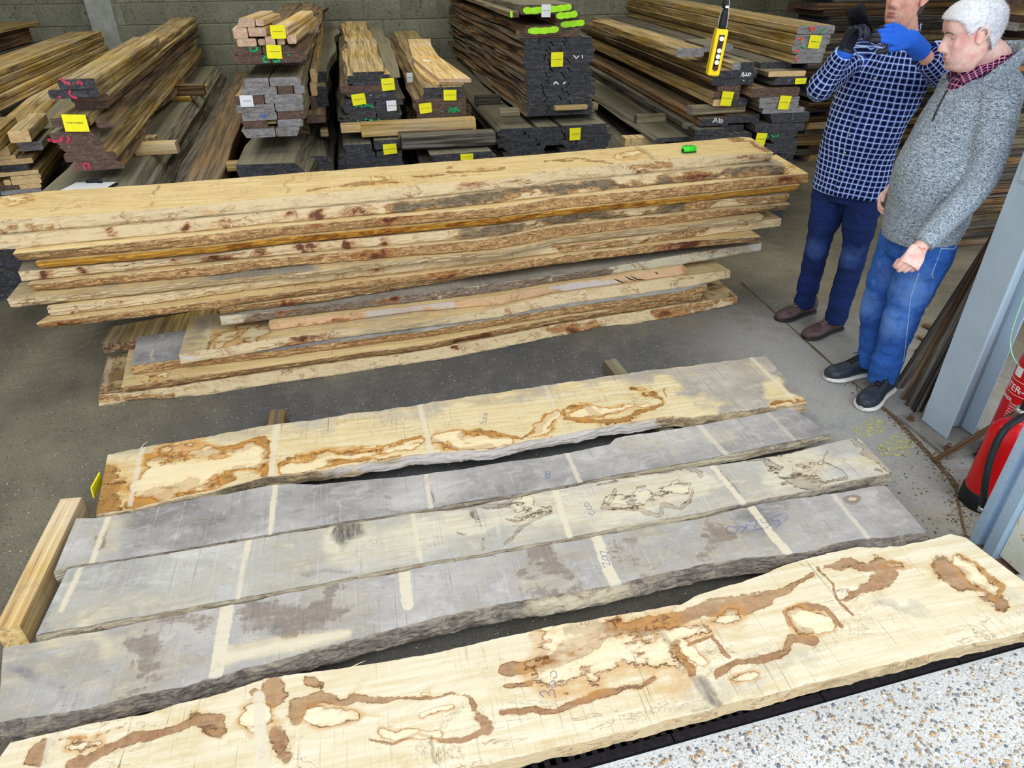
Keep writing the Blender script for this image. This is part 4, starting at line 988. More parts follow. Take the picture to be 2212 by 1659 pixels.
def seg_dist(p, poly):
    poly = np.asarray(poly, float); best = np.full(len(p), 1e9); tt = np.zeros(len(p))
    for i in range(len(poly)-1):
        a, b = poly[i], poly[i+1]; ab = b-a; L = (ab@ab)+1e-9
        t = np.clip(((p-a)@ab)/L, 0, 1); d = np.linalg.norm(p-(a+t[:, None]*ab), axis=1)
        m = d < best; best = np.where(m, d, best); tt = np.where(m, (i+t)/(len(poly)-1), tt)
    return best, tt
def paint(v, base, strokes):
    """v world verts (n,3); base (R,G,B,A); strokes: (channel, value, radius_px, [(x,y)..], soft) laid out from photograph measurements onto the plank"""
    st = np.tile(np.array(base, float), (len(v), 1)); p = proj(v)
    x, y = v[:, 0], v[:, 1]
    wa = fbm2(x*5.5, y*9, 301, 5, .62); wb = fbm2(x*5.5+40, y*9+9, 302, 5, .62)      # ragged outline of the stains
    n1 = fbm2(x*9, y*16, 303, 5, .65); rv = fbm2(x*3.2, y*3.2, 304, 3, .6)
    rag = fbm2(x*26, y*60, 305, 3, .6)
    for s in strokes:
        ch, val, r, poly = s[:4]; soft = s[4] if len(s) > 4 else 1.0
        k = 'RGBA'.index(ch)
        if len(poly) == 1: poly = [poly[0], (poly[0][0]+.5, poly[0][1])]
        if ch == 'B' and soft < .65:                 # stick marks: straight, clean sides
            q0, q1 = np.array(poly[0], float), np.array(poly[-1], float); poly = [tuple(q0+(q0-q1)*.10)]+list(poly)+[tuple(q1+(q1-q0)*.10)]
            d, tt = seg_dist(p, poly); d = d+rag*.8
            w = np.clip(1-(d-r*(1-soft))/(r*soft+1e-6), 0, 1); w = w*w*(3-2*w)
            st[:, k] = st[:, k]*(1-w)+val*w; continue
        wr = min(r, 22)*.62+2.5
        q_ = p+np.stack([wa*wr*1.2, wb*wr*.75], -1)
        d, tt = seg_dist(q_, poly)
        rr = r*.84*np.clip(1.05+rv*.75, .25, 1.9)
        u = d/(rr*1.75); w = np.clip(1-u, 0, 1); w = w*w*(3-2*w)
        if ch in 'RA': val_ = np.clip(val*(1.12+n1*.42), 0, 1)
        else: val_ = val
        if ch in 'RA': st[:, k] = np.maximum(st[:, k], w*val_)
        else: st[:, k] = st[:, k]*(1-w)+val_*w
    return np.clip(st, 0, 1)
GP = 'loose waney planks laid out side by side on bearers'
LASTF = []
def plank(name, label, back, front, zt, th, base, strokes, fbase=None, fstrokes=(), N=420, MR=44, K=6, mt='top_cream', me_='edge', mend='end_cream', foot=0.0, rough=0.004, wander=0.003, seed=1, cat='plank', group=None, zb=None, footpts=None, bulge=0.3, top_tilt=0.0):
    """waney plank: back/front top edges traced in photograph pixels on the plane z=zt; footpts: lower front edge traced on the plane z=zb"""
    zb = zt-th if zb is None else zb
    B = catmull([P(x, y, zt) for x, y in back], N); Fr = catmull([P(x, y, zt) for x, y in front], N)
    xs = np.linspace(0, 1, N)
    for arr, sd in ((B, seed), (Fr, seed+7)):
        arr[:, 1] += fbm1(arr[:, 0]*9, sd, 5, 1.0, .6)*wander
    if footpts is not None:
        Ft = catmull([P(x, y, zb) for x, y in footpts], N)
        # match by x so that the face stands square
        o = np.argsort(Ft[:, 0]); fy = np.interp(Fr[:, 0], Ft[o, 0], Ft[o, 1])
        Ft = np.stack([Fr[:, 0], fy, np.full(N, zb)], -1)
        Ft[0] = [Ft[0, 0], fy[0], zb]
    else:
        Ft = Fr.copy(); Ft[:, 1] -= foot; Ft[:, 2] = zb
    Ft[:, 1] += fbm1(Ft[:, 0]*11, seed+3, 5, 1.0, .6)*wander
    if footpts is not None: Ft[:, 1] = np.clip(Ft[:, 1], Fr[:, 1]-.06, Fr[:, 1]+.05)
    if group == GP:
        if LASTF:
            lx, ly = LASTF[-1]; lim = np.interp(B[:, 0], lx, ly)-.003; dl_ = np.minimum(0, lim-B[:, 1]); out_ = np.maximum(B[:, 0]-lx[-1], lx[0]-B[:, 0]); ii_ = np.where(out_ < 0)[0]; de_ = np.where(np.arange(N) < ii_[0], dl_[ii_[0]], dl_[ii_[-1]]); B[:, 1] += np.where(out_ < 0, dl_, de_*np.clip(1-out_/.25, 0, 1)**2)
    tr = (np.linspace(0, 1, MR))[None, :, None]
    top = B[:, None, :]*(1-tr)+Fr[:, None, :]*tr
    kr = np.linspace(0, 1, K+2)[1:][None, :, None]
    face = Fr[:, None, :]*(1-kr)+Ft[:, None, :]*kr
    kk = kr[0, :, 0]
    nx = face[:, :, 0]*16; nz = (np.arange(K+1)[None, :]*1.3+nx*0)
    rn = fbm2(nx, nz, seed+21, 4, .6)*rough
    face[:, :, 1] -= rn*np.sin(np.pi*np.minimum(kk, .96))[None, :]**.5+bulge*th*0.25*np.sin(np.pi*kk)[None, :]*(1+fbm1(face[:, 0, 0]*4, seed+31, 3))[:, None]
    if footpts is not None: face[:, -1, 1] += .012; face[:, -2, 1] += .002
    if group == GP:
        lo = face[:, :, 1].min(1); k9 = np.minimum(lo, Fr[:, 1]); o9 = np.argsort(Fr[:, 0]); q9 = k9[o9]; LASTF.append((Fr[o9, 0], np.minimum.reduce([q9, np.append(q9[0], q9[:-1]), np.append(q9[1:], q9[-1])])))
    Bb = B.copy(); Bb[:, 2] = zb
    secs = np.concatenate([top, face, Bb[:, None, :]], 1)   # loop: top back..front, face down, bottom back
    secs = secs[:, ::-1, :]
    L = MR+K+1+1
    mats = []
    for j in range(L):
        a = L-1-j; b = (L-1-(j+1)) % L    # original indices of this edge
        lo, hi = min(a, b), max(a, b)
        if (lo, hi) == (0, L-1): mats.append(1)
        elif hi <= MR-1: mats.append(0)
        else: mats.append(1)
    v, f, mi = loft(secs, mats=mats, cap=2)
    me = mesh(name, v, f, mi)
    st = paint(v, base, strokes)
    isface = np.zeros((N, L), bool); isface[:, :K+2] = True     # reversed order: bottom back, face..., top
    fi = isface.ravel()
    if fbase is not None: st[fi] = paint(v[fi], fbase, fstrokes)
    at = me.color_attributes.new('st', 'FLOAT_COLOR', 'POINT'); at.data.foreach_set('color', st.astype(np.float32).ravel())
    for m in (mt, me_, mend): me.materials.append(M[m])
    o = link(name, me); recenter(o)
    return tag(o, label, cat, group)
GP = 'loose waney planks laid out side by side on bearers'
def AC(x, y): return (150+x/2.949, 780+y/2.949)
def BC(x, y): return (900+x/2.949, 740+y/2.949)
def CC(x, y): return (1500+x/3.0716, 760+y/3.0716)
def DC(x, y): return (x/2.949, 1100+y/2.949)
def EC(x, y): return (1462+x/2.949, 1100+y/2.949)
def L_(f, *p): return [f(*q) for q in p]
ZT = 0.125
# P1 : farthest loose plank
plank('waney_plank', 'farthest of the five loose planks, cream with ochre spalting at its left end',
      [(233, 982), (387, 953), (581, 919), (777, 892), (900, 877), (985, 860), (1181, 833), (1358, 806), (1510, 787), (1622, 772), (1656, 771)],
      [(208, 1109), (286, 1099), (397, 1071), (475, 1055), (574, 1028), (706, 1012), (900, 981), (1070, 965), (1205, 938), (1341, 917), (1420, 902), (1493, 901), (1650, 882), (1742, 868)],
      ZT, .045, (0, .12, .5, 0), [
          ('G', .55, 30, L_(AC, (300, 570), (900, 450), (1300, 400), (2212, 290)), 1), ('G', .6, 26, L_(BC, (0, 400), (900, 260), (1500, 200)), 1),
          ('G', .85, 60, [(1480, 830), (1560, 830), (1650, 840)], .9), ('G', .75, 30, [(1360, 800), (1520, 790), (1640, 775)], .8), ('G', .8, 26, [(1570, 890), (1700, 870)], .8), ('G', .45, 26, [(1500, 870), (1540, 880)], 1),
          ('A', .9, 34, L_(AC, (560, 700), (800, 640), (900, 700), (700, 760)), .9), ('A', .55, 30, L_(AC, (500, 780), (700, 830), (900, 800)), .9), ('A', .95, 24, L_(AC, (980, 660), (1150, 600), (1210, 560)), .9),
          ('R', .5, 10, L_(AC, (480, 610), (640, 620), (800, 600), (900, 580), (1100, 540), (1250, 500)), .9), ('R', .62, 12, L_(AC, (410, 930), (520, 880), (740, 830), (780, 790)), .9), ('R', .55, 13, L_(AC, (850, 830), (950, 770), (1050, 740)), .9),
          ('R', .6, 26, L_(AC, (260, 700), (250, 850), (220, 940)), .9), ('R', .5, 16, L_(AC, (330, 760), (300, 900)), .9), ('R', .62, 9, L_(AC, (1230, 700), (1240, 620), (1280, 500)), .9), ('R', .55, 6, L_(AC, (1060, 690), (1180, 660), (1240, 670)), .9),
          ('A', .8, 14, L_(AC, (1380, 690), (1700, 620), (1900, 580), (2212, 540)), .9), ('R', .5, 6, L_(AC, (1340, 660), (1400, 620), (1700, 590), (1990, 560), (2212, 490)), 1), ('R', .6, 8, L_(AC, (1640, 660), (1760, 640), (2100, 600)), .9), ('R', .65, 7, L_(AC, (1990, 560), (2050, 545)), .9),
          ('A', .85, 14, L_(BC, (120, 640), (300, 620), (450, 650), (620, 620)), .9), ('A', .85, 13, L_(BC, (740, 600), (850, 520), (880, 480)), .9), ('R', .58, 6, L_(BC, (300, 600), (420, 570), (620, 600), (690, 620)), .9), ('R', .6, 8, L_(BC, (700, 600), (780, 560), (830, 500), (870, 460)), .9), ('R', .5, 5, L_(BC, (100, 630), (280, 680), (480, 660)), .9),
          ('R', .6, 8, L_(BC, (930, 450), (960, 490), (1060, 500), (1200, 510), (1350, 480), (1480, 430), (1590, 400)), .9), ('A', .85, 15, L_(BC, (1000, 470), (1200, 440), (1500, 390)), .9), ('R', .62, 7, L_(BC, (1100, 430), (1170, 470), (1260, 440)), .9), ('R', .4, 14, L_(BC, (1380, 290), (1560, 340), (1590, 390)), 1), ('R', .45, 8, L_(BC, (960, 410), (1100, 420)), 1),
          ('B', .8, 8, L_(AC, (465, 560), (430, 700), (395, 880)), .4), ('B', .82, 9, L_(AC, (1320, 420), (1300, 560), (1285, 720)), .4), ('B', .8, 8, L_(BC, (20, 400), (60, 560), (90, 700)), .4), ('B', .72, 6, L_(BC, (820, 280), (890, 450), (940, 580)), .5),
          ('B', .68, 5, L_(BC, (1540, 260), (1640, 400), (1710, 470)), .5), ('B', .75, 6, L_(CC, (380, 45), (520, 180), (640, 300)), .4), ('R', .75, 5, L_(BC, (1550, 290), (1600, 340)), .6), ('G', 1, 14, L_(CC, (440, 50), (600, 170), (730, 290)), .5), ('B', .3, 9, L_(CC, (540, 130), (600, 190)), .8), ('R', .45, 13, L_(CC, (530, 350), (640, 330), (740, 330)), .4), ('G', 0, 14, L_(CC, (530, 350), (640, 330), (740, 330)), .4),
          ('B', .36, 12, L_(CC, (80, 280), (200, 270)), .9)],
      (.1, .6, .5, 0), [('G', .85, 40, [(480, 1060), (700, 1020)], .8), ('B', .8, 30, [(720, 1015), (1100, 975), (1400, 915)], .8)], seed=31, mt='top_cream', foot=.018, rough=.005, wander=.006, mend='end_tan_dark', group=GP)
# P2
plank('waney_plank', 'second loose plank from the far side, plain grey-violet with pale stick marks',
      [(166, 1117), (269, 1105), (401, 1082), (574, 1051), (625, 1044), (682, 1048), (828, 1033), (900, 1027), (1019, 1010), (1225, 979), (1317, 960), (1330, 948), (1351, 943), (1510, 918), (1650, 893), (1708, 879)],
      [(117, 1234), (150, 1224), (367, 1190), (659, 1141), (900, 1103), (1195, 1053), (1307, 1031), (1500, 996), (1650, 966), (1793, 937)],
      ZT-.002, .045, (0, .86, .5, 0), [
          ('G', .4, 30, L_(AC, (250, 1040), (180, 1200)), .9), ('R', .62, 8, L_(AC, (200, 1100), (170, 1170)), .8), ('B', .85, 8, L_(AC, (240, 1020), (200, 1110), (140, 1290)), .4), ('B', .85, 8, L_(AC, (1310, 800), (1295, 950), (1280, 1090)), .4),
          ('B', .8, 7, L_(BC, (60, 840), (90, 1050)), .4), ('R', .5, 3, L_(BC, (62, 850), (95, 1020)), .9), ('B', .78, 7, L_(BC, (960, 710), (1035, 880)), .4), ('B', .76, 7, L_(BC, (1800, 530), (1960, 700)), .4), ('B', .7, 7, L_(CC, (480, 400), (650, 570)), .5),
          ('G', .5, 24, L_(BC, (1300, 600), (1600, 640), (2000, 560)), 1), ('G', .6, 40, L_(AC, (60, 1050), (0, 1300)), .9), ('B', .3, 8, L_(BC, (500, 910), (560, 930)), 1), ('B', .34, 7, L_(AC, (1500, 960), (1460, 970)), 1), ('B', .3, 7, L_(AC, (2020, 850), (2060, 860)), 1), ('R', .5, 9, L_(CC, (150, 465), (330, 420)), 1),
          ('B', .25, 6, L_(AC, (1690, 1010), (1700, 1040)), 1), ('B', .3, 9, L_(AC, (2120, 960), (1980, 950)), 1)],
      (.05, .5, .5, 0), [('G', .2, 40, [(1400, 1010), (1600, 980)], .8)], seed=41, mt='top_grey', me_='edge_grey', mend='end_cool', foot=.002, rough=.004, wander=.003, group=GP)
# P3
plank('waney_plank', 'middle loose plank, grey at the left, dark wandering spalt lines at the right',
      [(146, 1229), (367, 1195), (659, 1147), (900, 1109), (1019, 1094), (1195, 1058), (1320, 1036), (1510, 1010), (1663, 988), (1750, 968), (1852, 944)],
      [(78, 1371), (262, 1338), (480, 1298), (706, 1257), (900, 1219), (1150, 1176), (1409, 1125), (1500, 1111), (1650, 1079), (1780, 1052), (1926, 1020)],
      ZT, .05, (0, .62, .5, 0), [
          ('G', .9, 40, L_(AC, (100, 1350), (400, 1290), (900, 1250)), .9), ('G', .9, 30, L_(DC, (300, 500), (260, 760)), .9), ('G', .35, 40, L_(AC, (1650, 1200), (2212, 1150)), 1), ('G', .2, 44, L_(BC, (0, 1200), (400, 1150), (800, 1050), (1300, 1000), (1800, 900)), 1),
          ('G', .12, 50, L_(CC, (600, 760), (900, 700), (1200, 750)), .9), ('B', .02, 24, L_(AC, (1680, 1110), (1790, 1090)), .8), ('B', .12, 17, L_(AC, (1730, 1150), (1720, 1080)), .8), ('B', .3, 10, L_(AC, (1480, 1370), (1640, 1330), (1800, 1330)), 1),
          ('R', .72, 6, L_(BC, (180, 1060), (320, 1045), (390, 1030)), .8), ('R', .8, 7, L_(BC, (340, 1060), (380, 1120), (385, 1200), (410, 1280), (400, 1320)), .9), ('B', .2, 7, L_(BC, (350, 1080), (385, 1200), (410, 1280)), .9), ('R', .35, 14, L_(BC, (400, 1030), (620, 990)), 1),
          ('A', .72, 22, L_(BC, (620, 1030), (720, 1010), (780, 1070), (640, 1110)), .8), ('R', .6, 5, L_(BC, (560, 1120), (640, 1140), (740, 1090), (850, 1060)), .9), ('R', .6, 4, L_(BC, (850, 1090), (700, 1160), (640, 1200), (540, 1280)), .9), ('R', .62, 6, L_(BC, (250, 1200), (300, 1210)), .9), ('B', .2, 7, L_(BC, (255, 1205), (295, 1215)), .9),
          ('A', .5, 34, L_(BC, (1250, 990), (1500, 960), (1700, 920)), .8), ('R', .62, 5, L_(BC, (1260, 930), (1240, 1010), (1180, 1060), (1300, 1040), (1420, 1060), (1540, 1100), (1570, 1030), (1660, 1060), (1740, 1010), (1760, 940)), .9), ('R', .75, 10, L_(BC, (1740, 800), (1800, 850)), .8), ('R', .35, 10, L_(BC, (1150, 910), (1400, 850), (1700, 800)), 1),
          ('R', .7, 11, L_(CC, (480, 720), (540, 770)), .8), ('R', .62, 5, L_(CC, (500, 790), (570, 840), (680, 870), (820, 880), (950, 840), (1000, 830), (960, 770), (880, 720), (900, 640)), .9), ('A', .5, 28, L_(CC, (640, 760), (800, 760), (900, 700)), .8), ('R', .5, 20, L_(CC, (600, 850), (850, 870)), 1),
          ('R', .75, 14, L_(CC, (1110, 600), (1180, 690), (1250, 750), (1300, 800)), .8), ('R', .6, 5, L_(CC, (1190, 790), (1230, 800)), .9), ('R', .5, 8, L_(CC, (350, 710), (850, 600)), 1), ('R', .8, 5, L_(AC, (1640, 1430), (1860, 1385)), .9),
          ('B', .85, 9, L_(DC, (510, 380), (400, 620)), .5), ('B', .92, 8, L_(DC, (1590, 190), (1560, 300)), .3), ('B', .8, 8, L_(DC, (1560, 300), (1520, 540)), .5), ('B', .8, 9, L_(BC, (-40, 1000), (20, 1350)), .6), ('B', .9, 9, L_(BC, (890, 970), (930, 1100), (975, 1230)), .3), ('B', .88, 7, L_(CC, (130, 770), (330, 1010)), .35), ('R', .55, 3, L_(CC, (170, 790), (300, 950)), .9)],
      (.15, .3, .5, 0), [('G', .7, 40, [(1600, 1090), (1900, 1030)], .8), ('R', .7, 8, [(700, 1258), (780, 1245)], .8)], seed=51, mt='top_mid', me_='edge_grey', mend='end_cool', foot=.006, rough=.004, wander=.003, group=GP)
# P4
plank('waney_plank', 'fourth loose plank, grey with violet-brown clouds and a rounded bark edge',
      [(7, 1400), (129, 1379), (300, 1346), (480, 1311), (624, 1283), (750, 1257), (900, 1228), (1239, 1167), (1500, 1121), (1650, 1089), (1793, 1067), (1913, 1049)],
      [(-6, 1562), (68, 1551), (180, 1530), (305, 1499), (420, 1475), (520, 1447), (640, 1415), (750, 1384), (870, 1352), (1000, 1324), (1137, 1294), (1307, 1268), (1409, 1242), (1500, 1223), (1620, 1206), (1744, 1190), (1826, 1170), (2000, 1149)],
      ZT, .06, (0, .66, .5, 0), [
          ('G', .4, 50, L_(DC, (300, 870), (600, 800), (700, 900)), 1), ('G', .9, 46, L_(DC, (60, 1000), (400, 1150)), 1), ('R', .30, 60, L_(DC, (850, 820), (1000, 900), (950, 1050), (800, 1150)), .9), ('R', .42, 30, L_(DC, (950, 850), (900, 1000), (950, 1080)), .9), ('R', .32, 40, L_(DC, (1300, 700), (1000, 680)), .9),
          ('R', .40, 50, L_(DC, (1600, 640), (1750, 700), (2000, 720), (2212, 600)), .9), ('G', .95, 50, L_(DC, (1600, 700), (1900, 740)), .8), ('G', 0, 14, L_(DC, (1480, 930), (1800, 870), (2212, 800)), .5), ('B', .85, 11, L_(DC, (1480, 940), (1800, 880), (2212, 790)), .9),
          ('B', .98, 17, L_(DC, (1450, 610), (1410, 850), (1380, 1030)), .3), ('B', .95, 15, L_(BC, (-80, 1470), (-60, 1650)), .3), ('B', .92, 14, L_(BC, (1150, 1250), (1220, 1450), (1280, 1560)), .3), ('B', .9, 10, L_(CC, (400, 1060), (520, 1220), (620, 1330)), .3), ('B', .75, 7, L_(CC, (930, 960), (1050, 1110), (1150, 1230)), .5),
          ('R', .45, 44, L_(BC, (800, 1340), (900, 1450), (1000, 1540)), .9), ('R', .38, 40, L_(BC, (700, 1500), (900, 1600)), .9), ('R', .3, 30, L_(BC, (1350, 1300), (1480, 1480)), .9), ('R', .40, 36, L_(CC, (100, 1290), (40, 1180), (200, 1230)), .9), ('G', .9, 60, L_(CC, (900, 1130), (1300, 1150)), .9), ('G', .9, 20, L_(CC, (1150, 1000), (1350, 1020)), .8),
          ('R', .75, 9, L_(CC, (1035, 970), (1085, 975)), .5), ('A', .95, 5, L_(CC, (1050, 970), (1075, 975)), .8), ('B', .35, 22, L_(CC, (700, 1150), (780, 1180)), 1), ('R', .6, 5, L_(CC, (520, 1240), (580, 1270)), .9), ('R', .42, 8, L_(DC, (150, 1350), (600, 1280), (1000, 1180)), 1), ('R', .6, 5, L_(BC, (850, 1610), (1150, 1580), (1600, 1480), (2212, 1390)), 1),
          ('B', .3, 10, L_(DC, (1730, 770), (1760, 780)), 1), ('G', .95, 26, L_(CC, (300, 1100), (500, 1090)), .9)],
      (.35, .78, .5, 0), [('G', .3, 30, [(1150, 1310), (1350, 1280)], .8), ('B', .3, 10, [(0, 1560), (60, 1570)], .9)], seed=61, mt='top_grey', me_='edge_grey', mend='end_cool', foot=.022, rough=.008, wander=.004, group=GP, bulge=.8, K=9)
# P5 : nearest
plank('waney_plank', 'nearest and widest loose plank, bright cream with red-brown spalt streaks',
      [(22, 1604), (153, 1573), (305, 1543), (458, 1503), (576, 1466), (700, 1447), (860, 1424), (970, 1405), (1180, 1355), (1350, 1325), (1470, 1305), (1510, 1283), (1600, 1258), (1699, 1219), (1784, 1195), (1886, 1173), (2001, 1151), (2045, 1147), (2083, 1158)],
      [(-190, 1900), (0, 1866), (300, 1808), (700, 1727), (1120, 1636), (1462, 1552), (1665, 1498), (1835, 1457), (2038, 1404), (2212, 1366), (2330, 1345)],
      ZT, .06, (0, .03, .5, 0), [
          ('R', .72, 13, [(146, 1660), (237, 1619), (305, 1596), (373, 1579), (434, 1556), (475, 1560)], .9), ('R', .5, 26, [(420, 1570), (470, 1575)], .9), ('R', .8, 16, [(90, 1612), (72, 1640)], .9), ('R', .7, 16, [(604, 1475), (610, 1490), (600, 1502)], .9), ('R', .65, 9, [(676, 1473), (690, 1480)], .9), ('R', .6, 8, [(558, 1494), (566, 1500)], .9),
          ('A', .7, 26, [(540, 1560), (575, 1545)], .8), ('R', .72, 13, [(640, 1550), (645, 1520), (690, 1503), (730, 1513), (760, 1498), (830, 1508), (890, 1503), (940, 1500), (985, 1492), (1020, 1505), (1035, 1545), (1045, 1580)], .9), ('A', .8, 30, [(690, 1540), (760, 1535)], .8), ('A', .7, 26, [(900, 1540), (980, 1530)], .8), ('A', .6, 16, [(915, 1490), (930, 1488)], .8),
          ('R', .8, 16, [(1085, 1440), (1150, 1432), (1230, 1408), (1300, 1388), (1330, 1362), (1420, 1345)], .9), ('R', .82, 15, [(1430, 1345), (1480, 1325), (1520, 1308), (1560, 1312), (1600, 1305), (1650, 1292)], .9), ('R', .7, 8, [(1650, 1292), (1690, 1280), (1720, 1262), (1752, 1242)], .9), ('A', .55, 30, [(1300, 1420), (1450, 1380), (1560, 1340)], 1),
          ('R', .66, 7, [(1706, 1344), (1704, 1324), (1733, 1311), (1767, 1309), (1794, 1317), (1811, 1335), (1822, 1354)], .9), ('R', .62, 6, [(1709, 1344), (1735, 1360), (1756, 1364)], .9), ('A', .9, 24, [(1740, 1335), (1800, 1345)], .8),
          ('R', .7, 30, [(1790, 1232), (1821, 1215), (1869, 1232), (1920, 1250), (1886, 1268), (1856, 1295)], .7), ('R', .74, 12, [(1772, 1226), (1821, 1207), (1869, 1227), (1937, 1249)], .9), ('R', .48, 26, [(2021, 1222), (2055, 1246), (2106, 1263), (2157, 1290)], .9), ('A', .9, 20, [(2080, 1215), (2110, 1240), (2150, 1268)], .8), ('R', .55, 7, [(2075, 1200), (2130, 1235), (2170, 1265), (2155, 1285)], .9), ('A', .5, 14, [(1900, 1225), (1950, 1232)], .8),
          ('R', .66, 9, [(1085, 1545), (1150, 1530), (1200, 1532), (1250, 1508), (1310, 1492), (1380, 1480), (1412, 1460)], .9), ('R', .68, 8, [(1557, 1459), (1598, 1434), (1638, 1432), (1682, 1419), (1706, 1405), (1712, 1384), (1730, 1380), (1762, 1388)], .9), ('A', .75, 16, [(1510, 1405), (1530, 1430), (1490, 1400)], .9), ('R', .6, 5, [(1490, 1395), (1540, 1372), (1560, 1400), (1580, 1420)], .9), ('A', .7, 12, [(1600, 1470), (1630, 1460)], .9),
          ('R', .6, 8, [(800, 1592), (850, 1602), (900, 1580), (950, 1600), (1000, 1602), (1044, 1578)], .9), ('A', .8, 26, [(830, 1570), (940, 1585)], .9), ('R', .55, 6, [(120, 1600), (200, 1590), (260, 1570)], 1), ('A', .8, 22, [(200, 1600), (150, 1610)], .9), ('R', .6, 8, [(1090, 1480), (1140, 1470)], 1),
          ('B', .82, 12, [(112, 1590), (96, 1660)], .4), ('B', .92, 16, [(560, 1520), (562, 1600), (570, 1670)], .35), ('R', .7, 7, [(563, 1620), (566, 1632)], .9), ('R', .6, 16, [(596, 1580), (610, 1640)], 1),
          ('B', .3, 8, [(1440, 1370), (1480, 1440), (1545, 1515)], .9), ('B', .2, 12, [(1520, 1470), (1560, 1520)], 1), ('B', .25, 10, [(930, 1590), (938, 1650)], 1), ('B', .28, 7, [(1500, 1535), (1535, 1525)], .9), ('R', .5, 12, [(1470, 1400), (1500, 1450)], 1),
          ('R', .55, 5, [(1760, 1225), (1800, 1275), (1850, 1330)], .9), ('B', .38, 14, [(1775, 1235), (1850, 1325)], 1), ('G', .42, 60, [(1900, 1300), (2000, 1330), (1960, 1290)], 1), ('G', .4, 40, [(1650, 1430), (1760, 1420)], 1), ('G', .4, 30, [(2150, 1240), (2260, 1340)], 1), ('G', .38, 50, [(1500, 1500), (1640, 1470)], 1),
          ('A', .56, 90, [(1180, 1400), (1420, 1400)], 1), ('R', .3, 24, [(1240, 1370), (1380, 1350), (1420, 1380)], 1)],
      (0, .05, .5, 0), [('G', .4, 60, [(1800, 1480), (2212, 1390)], 1)], seed=71, mt='top_p5', me_='edge', mend='end_cream', foot=-.004, rough=.0015, wander=.003, N=640, MR=72, group=GP, bulge=0)
# bearers under the loose planks
def px_box(name, label, cat, pts, z0, z1, mat, end=None):
    return slab_px(name, label, cat, pts, z0, z1-z0, mat, end)
zbr = ZT-.0615
def bearer_at(x_top, y_top, x_bot, y_bot, w, label, zt, mat='brown'):
    a = P(x_top, y_top, zt); b = P(x_bot, y_bot, zt); d = b-a; L = np.linalg.norm(d)
    me = board_mesh(w, zt-.001, L, mat, ENDS[mat], 0, 0, .001); o = link('bearer', me, loc=tuple(a*[1, 1, 0]+[0, 0, .0005]))
    o.rotation_euler.z = math.atan2(-d[0], d[1])
    return tag(o, label, 'timber', 'bearers under the loose planks')
bearer_at(1318, 776, 1790, 1350, .075, 'grey bearer end sticking out behind the right half of the loose planks', zbr, 'oak_grey')
bearer_at(598, 884, 470, 1600, .075, 'dark brown bearer end sticking out behind the left half of the loose planks', zbr, 'brown')
# pale square timber at the left
TM = [(128, 1076), (172, 1073), (34, 1370), (-22, 1376)]
o = slab_px('square_timber', 'pale square-sawn timber lying on the floor left of the loose planks', 'timber', [(131, 1078), (176, 1074), (100, 1232), (42, 1352), (-14, 1362), (60, 1215)], .0005, .09, 'pale', 'pale')
# pen numbers on the planks
def pen(strokes, zt, width, mat, parent, name='pen_number', label=None):
    parts = []
    for s in strokes:
        pts = catmull([P(a, b, zt) for a, b in s], max(6, 5*len(s))); N = len(pts); v = []; f = []
        for i in range(N):
            t = pts[min(i+1, N-1)]-pts[max(0, i-1)]; t /= np.linalg.norm(t)+1e-9; n = np.array([-t[1], t[0], 0])*width/2
            for q_, dz in ((n, .0009), (-n, .0009), (-n, -.001), (n, -.001)): v.append(pts[i]+q_+[0, 0, dz])
        for i in range(N-1):
            for j in range(4): f.append((i*4+j, i*4+4+j, i*4+4+(j+1) % 4, i*4+(j+1) % 4))
        parts.append((v, f))
    v, f = join_vf(parts); o = link(name, mesh(name, v, f), M[mat]); o.parent = parent; o.matrix_parent_inverse = parent_inv(parent)
    if label: o['label'] = label
    return o
PL = [o for o in COL.objects if o.name.startswith('waney_plank')]

PLK = [o for o in COL.objects if o.name.startswith('waney_plank')]
def zc_(x, y, sc, ox, oy): return (ox+x/sc, oy+y/sc)
def Z_(f, sets): return [[f(*q) for q in st_] for st_ in sets]
f1 = lambda x, y: (1140+x/11.85, 1420+y/11.85)
pen(Z_(f1, [[(600, 500), (575, 420), (640, 345), (710, 370), (745, 440), (735, 510), (650, 535)], [(590, 630), (650, 595), (690, 640), (715, 700), (690, 775)], [(550, 650), (560, 720), (650, 780)],
            [(415, 1025), (290, 915), (420, 855), (490, 890), (565, 990)], [(545, 910), (590, 820), (650, 830), (690, 910), (710, 1035)]]), ZT, .0016, 'pen_blue', PLK[4], label='pen number 300')
f2 = lambda x, y: (1280+x/13.8, 1140+y/13.8)
pen(Z_(f2, [[(225, 715), (480, 735), (420, 845), (265, 835), (225, 715)], [(290, 930), (300, 865), (390, 850), (465, 900), (450, 960), (350, 965), (290, 930)], [(450, 965), (490, 1000), (525, 1110), (290, 1040), (300, 1100), (380, 1200)]]), ZT, .0014, 'pen_blue', PLK[3], label='pen number 200')
f3 = lambda x, y: (1220+x/6.146, 860+y/6.146)
pen(Z_(f3, [[(260, 1410), (290, 1385), (325, 1400), (310, 1440), (270, 1440), (260, 1410)], [(285, 1475), (330, 1480), (360, 1450), (330, 1420)], [(310, 1530), (370, 1550), (400, 1520), (350, 1480)]]), ZT, .0016, 'pen_blue', PLK[2], label='pen number 220')
f5 = lambda x, y: (900+x/2.949, 740+y/2.949)
pen(Z_(f5, [[(395, 505), (415, 520), (420, 500), (440, 510), (445, 490)], [(420, 480), (445, 475), (440, 490), (420, 480)], [(425, 455), (450, 450), (448, 465), (425, 455)]]), ZT, .0018, 'pen_blue', PLK[0], label='pen number 300')
